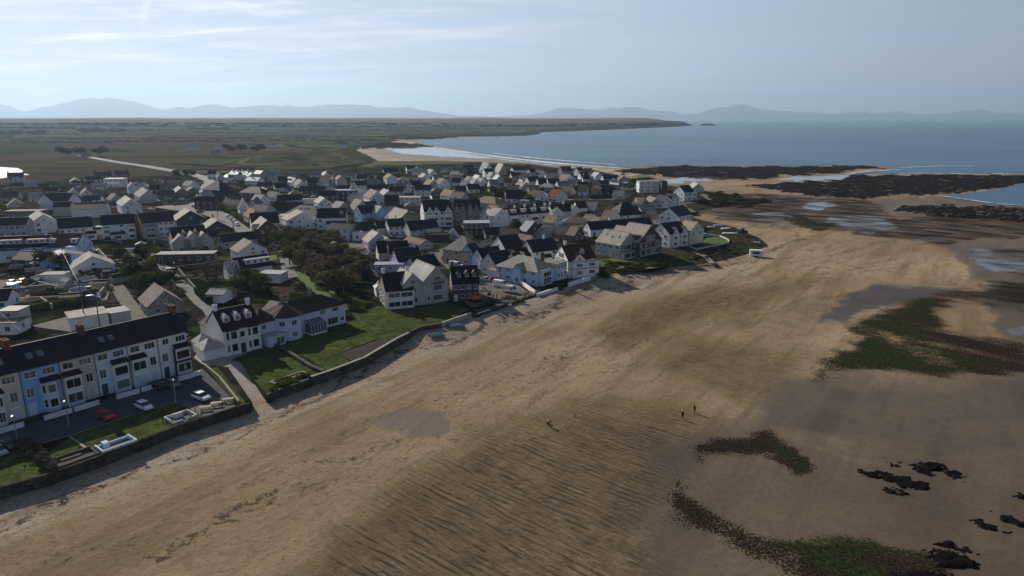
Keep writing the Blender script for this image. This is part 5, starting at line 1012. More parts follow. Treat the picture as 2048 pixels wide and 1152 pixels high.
# ------------------------------------------------------------ THE SHORE ROW, house by house
def loc(root, wp):
    d = Vector((wp.x - root.location.x, wp.y - root.location.y)); a = -root.rotation_euler.z
    return d.x * math.cos(a) - d.y * math.sin(a), d.x * math.sin(a) + d.y * math.cos(a)
def annexe(root, x0, x1, y0, y1, e, r, wk, rk, kind='gable_x', name='annexe', wins=()):
    g = MB()
    if kind == 'gable_x': gable_wall(g, x0, x1, y0, y1, e, r)
    else: g.box(x0, x1, y0, y1, -.4, e)
    o = g.build(name, wall_m(wk), root); g = MB()
    if kind == 'gable_x': gable_roof(g, x0, x1, y0, y1, e, r)
    elif kind == 'hip': hip_roof(g, x0, x1, y0, y1, e + .02, r)
    else: g.box(x0 - .15, x1 + .15, y0 - .15, y1 + .15, e + .004, e + .2)
    g.build(name + '_roof', roof_m(rk), o)
    for face, u_, z, w, h, m_ in wins:
        p = {'F': ((x0 + x1) / 2 + u_, y0 - .01, 0), 'R': (x1 + .01, (y0 + y1) / 2 + u_, math.pi / 2), 'L': (x0 - .01, (y0 + y1) / 2 + u_, -math.pi / 2)}[face]
        window(root, p[0], p[1], z, p[2], w, h, m_, True)
    return o
# the shore terrace: seven tall houses under one slate roof, each a house of its own
bx = [384, 323, 263.5, 199, 130, 53, -32, -128]
bp = [P(x, 740 + (386 - x) / 386 * 110, LZ) for x in bx]
TD = (bp[0] - bp[5]).normalized(); TYAW = math.atan2(TD.y, TD.x); NF = Vector((TD.y, -TD.x, 0))
TL = [('white', 'white', 'white end house of the shore terrace, with navy trim and quoins'), ('white', 'white', 'white terrace house with a pale boarded bay, next to the navy-trimmed end'), ('paleblue', 'white', 'very pale blue terrace house with white square bay, between white and beige'),
      ('tan', 'white', 'beige-pink terrace house with a white square bay'), ('blue', 'paleblue', 'bright blue terrace house with an angled bay'), ('cream', 'white', 'cream terrace house with a many-paned bay, left of the blue one'), ('cream', 'white', 'cream terrace house cut off by the left edge')]
TE, TR, TS = 9.3, 12.5, 9.5
for i, (wk, bk, lb) in enumerate(TL):
    a, b = bp[i + 1], bp[i]; W = (b - a).length; c = (a + b) / 2 - NF * TS / 2
    root = empty('terraced_house', (c.x, c.y, LZ), TYAW, lb, 'house', 'houses of the shore terrace'); x0, x1, y0, y1 = -W / 2, W / 2, -TS / 2, TS / 2
    g = MB(); gable_wall(g, x0 + .004, x1 - .004, y0, y1, TE, TR); g.build('wall', wall_m(wk if wk != 'tan' else 'pink'), root)
    g = MB(); gable_roof(g, x0 + .006, x1 - .006, y0, y1, TE, TR, .35, .18 if i == 0 else 0); ro = g.build('roof', roof_m('slate'), root)
    s_ = 1 if i % 2 == 0 else -1; bw = W * .47; bc = s_ * (W / 2 - bw / 2 - .35)
    g = MB()
    if i == 4: g.prism([(bc - bw / 2, y0 + .02), (bc - bw / 2 + .7, y0 - 1.0), (bc + bw / 2 - .7, y0 - 1.0), (bc + bw / 2, y0 + .02)], -.3, 6.1)
    else: g.box(bc - bw / 2, bc + bw / 2, y0 - 1.0, y0 - .005, -.3, 6.1)
    bo = g.build('bay', wall_m(bk), root); g = MB()
    g.add([(bc - bw / 2 - .25, y0 - 1.3, 6.05), (bc + bw / 2 + .25, y0 - 1.3, 6.05), (bc + bw / 2 + .1, y0 - .02, 6.85), (bc - bw / 2 - .1, y0 - .02, 6.85), (bc - bw / 2 - .25, y0 - 1.3, 6.18), (bc + bw / 2 + .25, y0 - 1.3, 6.18)], [(4, 5, 2, 3), (0, 1, 5, 4), (0, 4, 3), (1, 2, 5), (0, 3, 2, 1)])
    g.build('bay_roof', roof_m('slate'), bo)
    if i == 4:
        for z in (.9, 3.7):
            window(root, bc, y0 - 1.01, z, 0, bw - 1.6, 1.7, 1, True); q = math.atan2(1.02, .7)
            for sg in (-1, 1): window(root, bc + sg * (bw / 2 - .37), y0 - .52, z, sg * q, .75, 1.7, 1, True)
    else:
        for z, h_ in ((.7, 1.9), (3.6, 1.85)): window(root, bc, y0 - 1.01, z, 0, bw - .3, h_, 6 if i >= 5 else 2 if i % 2 else 1, True)
    dc = -s_ * W * .30
    door(root, dc, y0 - .02, .05, 0, [(.04, .05, .12), (.6, .62, .64), (.05, .06, .1), (.5, .5, .5), (.65, .68, .7), (.6, .6, .56), (.1, .1, .1)][i], 1.1, 2.3)
    window(root, dc, y0 - .01, 3.5, 0, 1.25, 1.9, 2, True)
    window(root, -W * .24, y0 - .01, 7.25, 0, 1.9 if i != 0 else 1.3, 1.3, 2, True); window(root, W * .24, y0 - .01, 7.25, 0, 2.1, 1.3, 3, True)
    g = MB(); g.box(x0 + .05, x1 - .05, y0 - .5, y0 - .37, TE - .22, TE - .08); g.build('gutter', GUT, root)
    g = MB(); g.tube((x0 + .12, y0 - .1, 0), (x0 + .12, y0 - .1, TE - .2), .06); g.build('drainpipe', GUT, root)
    if i in (2, 4, 5, 6):
        for dx in (-.9, .9):
            yy = -2.6; sl = (TR - TE) / (TS / 2); z = TR - 2.6 * sl + .17; g = MB(); g.slab([(dx * 1.0 - .5 + .4, yy - .6, z - .6 * sl), (dx + .5 + .4, yy - .6, z - .6 * sl), (dx + .5 + .4, yy + .6, z + .6 * sl), (dx - .5 + .4, yy + .6, z + .6 * sl)], .07); g.build('skylight', LEAD, root)
    if i in (0, 2, 4, 6): chimney(ro, x1 - .5 if i == 0 else x0 + .1, .3, TR - 1, TR + 1.5, wall_m('brick'), .9, 2.0, 2)
    if i == 0:
        g = MB()
        for k in range(11):
            z = .1 + k * .84; g.box(x1 - .45, x1 + .035, y0 - .035, y0 + .5, z, z + .42)
        g.build('quoin', wall_m('dark'), root)
        g = MB(); g.box(bc - bw / 2 - .02, bc + bw / 2 + .02, y0 - 1.04, y0 - 1.001, 2.75, 3.3); g.box(bc - bw / 2 - .1, bc - bw / 2 - .01, y0 - 1.04, y0, 0, 6); g.box(bc + bw / 2 + .01, bc + bw / 2 + .1, y0 - 1.04, y0, 0, 6); g.build('painted_trim', mat('navy_paint', (.03, .04, .09), .5), root)
    if i == 1:
        g = MB(); g.box(bc - bw / 2 + .25, bc + bw / 2 - .25, y0 - 1.12, y0 - 1.09, .85, 2.5); g.build('boarding', mat('pale_boarding', (.52, .6, .62), .6), root)
    # rear wing with its own hipped brown roof
    xr = s_ * W * .2; annexe(root, xr - W * .27, xr + W * .27, y1 + .01, y1 + 6, 6.2, 9.6, wk if wk != 'tan' else 'pink', 'tile', 'hip', 'rear_wing')
    if i < 6:
        g = MB(); yw = y0 - 4.2; gx0 = x0 + (1.6 if s_ > 0 else .2); gx1 = x1 - (.2 if s_ > 0 else 1.6)
        g.box(gx0, gx1, yw - .15, yw + .15, -.2, .85); g.box(gx0 - .05, gx1 + .05, yw - .2, yw + .2, .854, .95)
        wl = g.build('garden_wall', wall_m('white'), None); wl.location = root.location; wl.rotation_euler = root.rotation_euler
        tag(wl, ['low white garden wall in front of the navy-trimmed end house', 'low white garden wall in front of the boarded-bay house', 'low white garden wall in front of the pale blue terrace house', 'low white garden wall in front of the beige-pink house', 'low white garden wall in front of the bright blue house', 'low white garden wall in front of the cream terrace house'][i], 'garden wall', 'front garden walls of the terrace')
# the white double-fronted house
r_ = H((424, 622.5, 501, 607.5), 'T', 'slate', 'white', 'white double-fronted shore house with three dormers in its slate roof', S=9, e=6.4, r=10.2, ch=(-.97, .97), dm=(-.62, -.02, .58), win=False)
L, S, e_, rr_ = DIM[r_.name]; y0 = -S / 2
for t in (-.58, .58):
    for z in (.8, 3.8):
        window(r_, t * L / 2 + .6, y0 - .01, z, 0, 1.5, 1.9, 1, True); window(r_, t * L / 2 - .85, y0 - .01, z, 0, .75, 1.9, 1, True)
window(r_, 0, y0 - .01, 3.9, 0, 1.2, 1.5, 1, True); door(r_, 0, y0 - .02, 0, 0, (.04, .04, .05), 1.2, 2.5)
for t in (-.55, .6):
    g = MB(); g.box(t * L / 2 - 1.5, t * L / 2 + 1.5, y0 - .5, y0 - .005, 5.95, 6.12); g.build('bay_canopy', roof_m('slate'), r_)
annexe(r_, -L / 2 - 4.5, -L / 2 - .01, -S / 2 + .3, 1.0, 2.6, 4.6, 'white', 'pale', 'hip', 'side_annexe'); annexe(r_, -L / 2 - 3.6, -L / 2 - .02, 1.4, 5, 2.6, 4.6, 'white', 'pale', 'hip', 'side_annexe')
annexe(r_, -L / 2 + .5, L / 2 - 5, S / 2 + .01, S / 2 + 6, 5, 7.6, 'cream', 'tile', 'hip', 'rear_wing')
# the violet-white house with the round corner
r_ = H((571, 603.5, 644, 587), 'H', 'darkbrown', 'violet', 'large violet-white house with brown hipped roofs and a rounded corner tower', S=9, e=5.6, r=8.2, ch=((.35, 2.2), (-.45, 1), (-.62, 1)), win=False)
L, S, e_, rr_ = DIM[r_.name]; y0 = -S / 2
for x in (L * .12, L * .33): window(r_, x, y0 - .01, 3.9, 0, 1.9, 1.2, 3, True)
window(r_, L * .28, y0 - .01, .6, 0, 3.2, 1.9, 3, True); window(r_, L * .44, y0 - .01, .9, 0, 1.2, 1.2, 1, True)
tx, ty = -L / 2 + 1.6, -S / 2 + 1.4; g = MB(); pl = [(tx + 4.1 * math.cos(R(22.5 + 45 * k)), ty + 4.1 * math.sin(R(22.5 + 45 * k))) for k in range(8)]
g.prism(pl, -.4, 6.0); to = g.build('corner_tower', wall_m('violet'), r_); g = MB(); ap = (tx, ty, 8.6); ring = [(tx + 4.6 * math.cos(R(22.5 + 45 * k)), ty + 4.6 * math.sin(R(22.5 + 45 * k)), 6.02) for k in range(8)]
g.add(ring + [ap], [(k, (k + 1) % 8, 8) for k in range(8)] + [tuple(range(8))[::-1]]); g.build('tower_roof', roof_m('darkbrown'), to)
for k in (5, 6, 7):
    an = R(45 * k); rr2 = 4.1 * math.cos(R(22.5)) + .01
    for z in (.8, 3.8): window(r_, tx + rr2 * math.cos(an), ty + rr2 * math.sin(an), z, an + math.pi / 2, 1.5 if k < 7 else 1.0, 1.4, 2, True)
annexe(r_, tx - 8.5, tx - 3.0, ty - 1.2, ty + 5.5, 5.6, 8.4, 'violet', 'darkbrown', 'hip', 'side_wing', (('F', -1, 3.8, 1.2, 1.2, 2),))
annexe(r_, tx - 7.6, tx - 3.2, ty - 4.6, ty - 1.22, 2.6, 2.6, 'violet', 'pale', 'flat', 'porch', (('F', .8, .3, 2.2, 1.9, 2),))
cx0 = tx + 4.4; g = MB(); g.box(cx0, cx0 + 4.6, y0 - 3.0, y0 - .01, -.2, .5); co = g.build('conservatory', wall_m('white'), r_); g = MB()
g.box(cx0 + .05, cx0 + 4.55, y0 - 2.95, y0 - .05, .5, 2.5); g.slab([(cx0 - .1, y0 - 3.1, 2.62), (cx0 + 4.7, y0 - 3.1, 2.62), (cx0 + 4.7, y0 - .02, 3.6), (cx0 - .1, y0 - .02, 3.6)], .05); g.build('glazing', mat('conservatory_glass', (.09, .11, .13), .1, .2), co)
g = MB()
for k in range(6): g.box(cx0 + k * .9 + .0, cx0 + k * .9 + .1, y0 - 3.02, y0 - 2.94, .5, 2.6)
for k in range(6): g.slab([(cx0 + k * .9, y0 - 3.1, 2.66), (cx0 + k * .9 + .08, y0 - 3.1, 2.66), (cx0 + k * .9 + .08, y0 - .03, 3.64), (cx0 + k * .9, y0 - .03, 3.64)], .02)
g.build('glazing_bars', FRM, co)
# the white-fronted black-roofed half and the grey twin-gabled half
r_ = H((762, 547, 819, 542.5), 'T', 'dark', 'white', 'white-fronted house with a black roof and stone side wall, by the grey gables', S=10, e=5.6, r=9.6, endwall=(-1, 'stone'), ch=(-.96, .97), bay=((-.42, 4.6, 0, 5.2), (.5, 4.6, 0, 5.2)), win=False)
L, S, e_, rr_ = DIM[r_.name]
for z in (.9, 3.4): window(r_, -L / 2 - .04, -1.5, z, -math.pi / 2, 1.0, 1.4, 1, True); window(r_, -L / 2 - .04, 2.5, z, -math.pi / 2, 1.0, 1.4, 1, True)
annexe(r_, -L / 2 + .3, -L / 2 + 5, S / 2 + .01, S / 2 + 5, 4.6, 7.4, 'stone', 'tile', 'hip', 'rear_wing'); annexe(r_, -L / 2 - .2, -L / 2 + 4, S / 2 + 5.1, S / 2 + 9, 2.6, 4.4, 'white', 'metal', 'hip', 'rear_annexe')
r_ = H((871, 534.5, 833, 519), 'T', 'pale', 'grey', 'tall grey rendered house with two steep front gables', S=8.2, e=7.0, r=11, win=False)
L, S, e_, rr_ = DIM[r_.name]; x1 = L / 2
annexe(r_, x1 - 9, x1 - .3, -S / 2 - 6.2, -S / 2 - .01, 7.0, 10, 'grey', 'pale', 'gable_x', 'left_gable', (('R', 0, .9, 2.6, 1.6, 3), ('R', 0, 3.9, 2.0, 1.6, 3), ('R', 0, 6.7, 1.6, 1.2, 3)))
for z, w_, h_, m_ in ((.9, 3.0, 1.7, 4), (3.9, 2.8, 1.7, 4), (7.0, 2.2, 1.2, 3)): window(r_, x1 + .01, .6, z, math.pi / 2, w_, h_, m_, True)
window(r_, x1 + .01, -2.4, 1, math.pi / 2, .9, 1.5, 1, True); door(r_, x1 - .28, -5.0 + .9, 0, math.pi / 2, (.45, .55, .75), 1.0, 2.2)
g = MB(); g.box(x1, x1 + .9, -1.2, 2.6, 6.1, 6.25); [g.box(x1 + .85, x1 + .9, -1.2 + k * .38, -1.14 + k * .38, 6.25, 7.1) for k in range(11)]; g.box(x1 + .83, x1 + .92, -1.2, 2.66, 7.1, 7.18); g.build('balcony', GUT, r_)
# the house under renovation
r_ = H((900, 533, 954, 531), 'T', 'dark', 'dark', 'dark house under renovation with three white dormer cheeks', S=10, e=5.6, r=9.8, endwall=(-1, 'stone'), ch=(-.97,), dm=(-.45, .15, .72), cols=4)
L, S, e_, rr_ = DIM[r_.name]; annexe(r_, -L / 2 - 3.6, -L / 2 - .03, -S / 2 + 1, 2, 2.8, 4.0, 'dark', 'tile', 'hip', 'side_annexe')
def scaffold(px, py, yaw, n, lv, label, d=1.3, bay_=2.0, green=False):
    c = P(px, py, LZ); root = empty('scaffold', (c.x, c.y, LZ), R(yaw), label, 'scaffold', 'scaffolds round houses'); g = MB()
    for i in range(n + 1):
        for y in (0, d): g.tube((i * bay_, y, 0), (i * bay_, y, lv * 2 + 1), .035, n=5)
    for k in range(1, lv + 1):
        for y in (0, d):
            g.tube((0, y, k * 2), (n * bay_, y, k * 2), .03, n=5); g.tube((0, y, k * 2 + .95), (n * bay_, y, k * 2 + .95), .03, n=5)
    for i in range(0, n): g.tube((i * bay_, 0, 0), ((i + 1) * bay_, 0, 2), .03, n=5)
    g.build('poles', mat('scaffold_green', (.03, .14, .10), .6) if green else mat('scaffold_steel', (.30, .31, .30), .5), root)
    for k in range(1, lv + 1): g = MB(); g.box(0, n * bay_, .06, d - .06, k * 2 + .035, k * 2 + .09); g.build('boards', mat('scaffold_board', (.22, .17, .11), .9), root)
scaffold(917, 597, 4, 8, 2, 'steel scaffold along the front of the dark house under renovation')
# the light blue house
r_ = H((1033, 509, 1071, 514.5), 'H', 'lichen', 'sky', 'light blue hip-roofed shore house with one slate-dark roof slope', S=11, e=4.8, r=8.4, wg=((.1, 3, 1, 4.8, 6.6),), ch=((.62, 2),))
L, S, e_, rr_ = DIM[r_.name]; annexe(r_, L / 2 + .01, L / 2 + 1.2, -4.5, 1.5, 5.0, 5.0, 'paleblue', 'grey', 'flat', 'glazed_bay', (('R', 0, .4, 4.6, 2.2, 3), ('R', 0, 2.8, 4.6, 1.7, 3)))
annexe(r_, L / 2 - 7, L / 2 + .4, S / 2 + .01, S / 2 + 6, 5.6, 5.6, 'white', 'grey', 'flat', 'white_wing', (('R', -2, .9, 1.0, 1.6, 1), ('R', 0, .9, 1.0, 1.6, 1), ('R', 2, .9, 1.0, 1.6, 1), ('R', -2, 3.7, 1.0, 1.6, 1), ('R', 0, 3.7, 1.0, 1.6, 1), ('R', 2, 3.7, 1.0, 1.6, 1)))
annexe(r_, -L / 2 - 3.5, -L / 2 + 2, -S / 2 - .3, 2, 2.9, 2.9, 'paleblue', 'tan', 'flat', 'garage', ())
# the red-roofed house with black bands
r_ = H((1122, 490.5, 1178, 486), 'X', 'redbrown', 'white', 'big white house with black bands and a steep red-brown roof', S=11, e=5.9, r=10.4, wg=((-.32, 5.0, 1.2, 5.9, 8.2), (.62, 5.6, 1.1, 5.7, 6.2)), ch=(-.75,), dm=(.18,), cols=4)
L, S, e_, rr_ = DIM[r_.name]; g = MB()
for z in (2.75, 5.3):
    g.box(-L / 2 - .04, -L / 2 - .002, -S / 2, S / 2, z, z + .22); g.box(-L / 2 - .04, L / 2 + .04, -S / 2 - .05, -S / 2 - .004, z, z + .22)
    for t, w_, pj in ((-.32, 5.0, 1.2), (.62, 5.6, 1.1)): g.box(t * L / 2 - w_ / 2 - .04, t * L / 2 + w_ / 2 + .04, -S / 2 - pj - .04, -S / 2 - pj - .003, z, z + .22)
for y in (-S / 2 + .1, -2, 2, S / 2 - .3): g.box(-L / 2 - .05, -L / 2 - .045 + .003, y, y + .2, 0, 5.8)
g.build('black_bands', GUT, r_); annexe(r_, -L / 2 - 3, -L / 2 - .06, -3, 2, 2.6, 3.8, 'white', 'metal', 'hip', 'porch', (('F', 0, .5, 2, 1.6, 3),))
for z in (.9, 3.4):
    for y in (-3.5, 1.5, 3.6): window(r_, -L / 2 - .01, y, z, -math.pi / 2, 1.2, 1.6, 2, True)
for y in (-1.1, 1.1): window(r_, -L / 2 - .01, y, 6.0, -math.pi / 2, 1.4, 1.9, 2, True)
# the pair of modern stone-grey houses
r_ = H((1209.5, 458, 1260, 466), 'T', 'lichen', 'grey', 'modern pale-roofed shore house with three skylights, left of its pair', S=11, e=5.4, r=9.8, sk=((-.5, .42), (0, .48), (.52, .42)))
L, S, e_, rr_ = DIM[r_.name]; x1 = L / 2
for y in (-3.4, -.2, 3.0):
    window(r_, x1 + .01, y, .4, math.pi / 2, 2.9, 2.2, 2, True, 'window', FRM); window(r_, x1 + .01, y, 3.2, math.pi / 2, 2.9, 2.1, 2, True, 'window', FRM)
annexe(r_, x1 + .04, x1 + 1.9, -5.2, 3, 2.75, 2.75, 'grey', 'grey', 'flat', 'sun_room', (('R', -2, .3, 3.6, 2.1, 3), ('R', 2, .3, 3.6, 2.1, 3)))
r_ = H((1258, 444.5, 1303, 451), 'T', 'lichen', 'dark', 'modern pale-roofed shore house with a dark glazed gable and roof terrace', S=15, e=6.0, r=12.2)
L, S, e_, rr_ = DIM[r_.name]; x1 = L / 2
for y in (-4.6, -1.4, 1.8, 5.0):
    window(r_, x1 + .01, y, .4, math.pi / 2, 2.8, 2.4, 1, True); window(r_, x1 + .01, y, 3.2, math.pi / 2, 2.8, 2.5, 1, True)
window(r_, x1 + .01, -1.4, 6.3, math.pi / 2, 2.6, 2.0, 1, True); window(r_, x1 + .01, 1.4, 6.3, math.pi / 2, 2.6, 2.0, 1, True)
g = MB(); g.box(-3.5, 4.5, -6.6, -3.4, 6.6, 8.4); do = g.build('roof_terrace', wall_m('timber'), r_); g = MB(); g.box(-4.5, 4.6, -7.0, -3.0, 8.41, 8.6); g.build('terrace_roof', roof_m('brown'), do)
annexe(r_, -L / 2 - 6, -L / 2 - .05, -5.5, 4, 5.6, 10.4, 'tan', 'lichen', 'gable_x', 'rear_wing')
H((1322, 447, 1360, 442), 'T', 'slate', 'white', 'white shore house with blue trim and two gabled dormers', S=10, e=6.0, r=10, wg=((-.45, 4, .6, 6, 8.6), (.5, 4, .6, 6, 8.6)), ch=(.97,), cols=4)
H((1396, 444.5, 1370, 441), 'T', 'lichen', 'cream', 'cream modern house with a tall glazed gable, last on the shore', S=10, e=6.2, r=9.6, ex=())
scaffold(1316, 487, 60, 4, 3, 'steel scaffold on the left gable of the blue-trimmed shore house', green=False)
scaffold(1118, 470, 8, 7, 2, 'green scaffold round the brown house in the middle rows', green=True)
# ------------------------------------------------------------ walls, steps and small built things by the shore
STN = mat('sea_wall_stone', (.115, .098, .078), .95, .35, .5, .5, .2, fine=.3, fscale=1.6)
HEDGEW = mat('mossy_stone', (.055, .055, .032), .95, .4, .6, .7, .2, fine=.3, fscale=1.5)
def wall_line(name, label, pts, z0, z1, th, m, cap=None, group=None, cat='wall', zp=None):
    w = [P(x, y, LZ if zp is None else zp) for x, y in pts]; c = w[0]; o = empty(name, (c.x, c.y, 0), 0, label, cat, group); n = len(w)
    def strip(th, z0, z1, nm, m):
        g = MB(); L = []; Rr = []
        for i in range(n):
            d = (w[min(i + 1, n - 1)] - w[max(i - 1, 0)]).normalized(); s = Vector((-d.y, d.x, 0)) * th / 2; L.append(w[i] + s - c); Rr.append(w[i] - s - c)
        for i in range(n - 1):
            pl = [(L[i].x, L[i].y), (L[i + 1].x, L[i + 1].y), (Rr[i + 1].x, Rr[i + 1].y), (Rr[i].x, Rr[i].y)]; g.prism(pl, z0, z1)
        g.build(nm, m, o)
    strip(th, z0, z1, 'wall_body', m)
    if cap: strip(th + .12, z1 + .003, z1 + .14, 'coping', cap)
    return o
SW = 'sea walls along the top of the beach'
wall_line('sea_wall', 'old stone sea wall below the terrace lawns, left of the slipway', [(-300, 1086), (0, 978), (99, 951), (206, 913), (355, 854), (500, 809)], -.6, LZ + .4, .6, mat('dark_sea_wall', (.060, .050, .038), .95, .45, .5, .7, 0, fine=.4, fscale=1.4), None, SW)
wall_line('sea_wall', 'mossy stone sea wall below the white double-fronted house garden', [(533, 791), (560, 780), (618, 760)], -.6, LZ + .3, .7, HEDGEW, None, SW)
wall_line('sea_wall', 'stone sea wall below the lawn with the dark soil bed', [(622, 758), (659, 746), (729, 719), (795, 680), (818, 669)], -.6, LZ + .5, .6, HEDGEW, CON, SW)
wall_line('sea_wall', 'dark sea wall below the grey twin-gabled house', [(820, 668), (840, 658), (882, 651)], -.6, LZ + .7, .6, HEDGEW, None, SW)
wall_line('sea_wall', 'clean pale concrete sea wall beside the renovation site', [(884, 650), (942, 630)], -.6, LZ + .8, .5, mat('pale_concrete', (.40, .37, .33), .9), None, SW)
wall_line('sea_wall', 'rough dark sea wall along the front of the renovation site', [(948, 632), (997, 616), (1046, 599)], -.6, LZ + .4, .8, HEDGEW, None, SW)
wall_line('sea_wall', 'white sea wall below the light blue hip-roofed house', [(1074, 591), (1095, 584), (1115, 578)], -.6, LZ + .6, .5, wall_m('white'), None, SW)
wall_line('sea_wall', 'white sea wall below the black-banded house', [(1137, 571), (1160, 564), (1180, 558)], -.6, LZ + .9, .5, wall_m('white'), None, SW)
GWL = 'garden walls of the shore houses'
wall_line('garden_wall', 'white wall along the drive of the light blue house', [(1030, 562), (1050, 574), (1070, 589)], LZ - .1, LZ + 1.3, .35, wall_m('white'), None, GWL)
wall_line('garden_wall', 'stone bank wall between the two shore lawns', [(534, 682), (560, 697), (590, 716), (625, 738), (648, 747)], LZ - .1, LZ + .8, .9, HEDGEW, None, GWL)
wall_line('garden_wall', 'white curved wall round the lawn of the last shore house', [(1418, 470), (1440, 473), (1456, 480), (1458, 485), (1450, 487)], LZ - .2, LZ + .55, .4, wall_m('paint_worn'), None, GWL)
wall_line('garden_wall', 'white courtyard wall in front of the blue-trimmed shore house', [(1374, 492), (1393, 499), (1450, 488)], LZ - .2, LZ + .6, .35, wall_m('paint_worn'), None, GWL)
wall_line('garden_wall', 'concrete edging wall beside the white house slipway', [(408, 731), (440, 758), (478, 806)], LZ - .1, LZ + .55, .35, CON, None, GWL)
wall_line('garden_wall', 'dark stone wall along the lane by the inn', [(330, 512), (352, 535), (374, 562), (398, 588)], LZ - .1, LZ + 1.2, .5, STN, None, GWL)
wall_line('garden_wall', 'pale wall running down from the white skylit bungalow', [(197, 505), (212, 522), (226, 538)], LZ - .1, LZ + 2, .4, CON, None, GWL)
wall_line('garden_wall', 'long grey wall behind the garages in the back gardens', [(55, 570), (110, 564), (190, 552)], LZ - .1, LZ + 1.6, .3, CON, None, GWL)
wall_line('garden_wall', 'back garden wall beside the clipped yellow hedge', [(30, 618), (90, 606), (150, 598)], LZ - .1, LZ + 1.4, .3, STN, None, GWL)
wall_line('garden_wall', 'stone wall round the churchlike inn car park', [(352, 541), (400, 536), (440, 528)], LZ - .1, LZ + 1.6, .4, STN, None, GWL)
wall_line('fence', 'timber fence between the purple house and the bare wood', [(728, 528), (748, 548), (768, 566)], LZ - .1, LZ + 1.4, .12, mat('fence_timber', (.10, .08, .06), .9), None, None, 'fence')
wall_line('fence', 'green-painted fence round the small garden by the street lamp', [(672, 612), (690, 626), (720, 618), (738, 612)], LZ - .1, LZ + .9, .1, mat('fence_green', (.06, .13, .10), .8), None, None, 'fence')
# walled patios on the terrace lawn
def patio(cx, cy, yaw, w, d, label, m, parts):
    c = P(cx, cy, LZ); o = empty('walled_patio', (c.x, c.y, LZ), R(yaw), label, 'patio', 'walled patios on the terrace lawn')
    g = MB(); g.box(-w / 2, w / 2, -d / 2, d / 2, -.2, .12); g.build('paving', GRV, o)
    for x0, x1, y0, y1, h in parts: g = MB(); g.box(x0, x1, y0, y1, -.2, h); g.build('low_wall', m, o)
    o.scale = (.74, .74, .8)
patio(362, 838, 52, 6, 5, 'white walled patio with a fireplace block beside the picnic tables', wall_m('paint_worn'), [(-3, 3, 2.2, 2.5, .9), (2.7, 3, -2.5, 2.19, .9), (-3, -2.7, -1, 2.19, .9), (-3.01, -.6, -2.5, -2.2, .8), (.6, 2.69, -2.5, -2.2, .8), (-1.2, 1.0, .8, 1.5, 1.3)])
patio(233, 893, 52, 7.5, 4.6, 'blue and white walled patio with a sun emblem on its front', wall_m('paleblue'), [(-3.7, 3.7, -2.3, -2.0, 1.0), (3.4, 3.7, -1.99, 2.3, 1.0), (-3.7, -3.4, -1.99, 2.3, 1.0), (-2.4, -1.2, .4, 2.0, 1.4), (-3.39, 3.39, 2.0, 2.3, .7)])
patio(146, 921, 52, 9, 5, 'dark stone sunken patio with steps at the left end of the lawn', STN, [(-4.5, 4.5, 2.2, 2.5, .9), (-4.5, -4.2, -2.5, 2.19, .9), (4.2, 4.5, -2.5, 2.19, .7), (-4.19, 4.19, -1.0, -.5, .5), (-4.19, 4.19, -2.2, -1.7, .7), (-2, 2, .5, 1.2, .6)])
c = P(236, 905, LZ); em = MB(); ring = [(.32 * math.cos(2 * math.pi * k / 16) * (1.0 if k % 2 else .7), 0, .45 + .32 * math.sin(2 * math.pi * k / 16) * (1.0 if k % 2 else .7)) for k in range(16)]
for o in [q for q in COL.objects if q.get('label', '').startswith('blue and white walled')]:
    em.add([(a, -2.335, b) for a, _, b in ring], [tuple(range(16))]); em.build('sun_emblem', mat('emblem_orange', (.55, .24, .05), .7), o)
# picnic tables
def picnic(px, py, yaw, label):
    c = P(px, py, LZ + .06); o = empty('picnic_table', c, R(yaw), label, 'picnic table', 'picnic tables on the gravel'); wd = mat('bleached_wood', (.42, .37, .28), .85, .2)
    for nm, y0, y1, z in (('tabletop', -.42, .42, .72), ('bench', -.98, -.68, .42), ('bench', .68, .98, .42)):
        g = MB(); n_ = 5 if nm == 'tabletop' else 2
        for k in range(n_): a = y0 + (y1 - y0) * k / n_; g.box(-1, 1, a + .01, a + (y1 - y0) / n_ - .01, z, z + .05)
        g.build(nm, wd, o)
    for x in (-.7, .7):
        for s in (-1, 1): g = MB(); g.tube((x, s * .75, 0), (x, s * .28, .72), .05, n=5); g.build('leg', wd, o)
        g = MB(); g.box(x - .04, x + .04, -.95, .95, .34, .42); g.build('brace', wd, o)
picnic(411, 820, 20, 'picnic table nearest the white walled patio'); picnic(433, 812, 20, 'middle one of the three picnic tables'); picnic(457, 804, 20, 'picnic table nearest the grass verge')
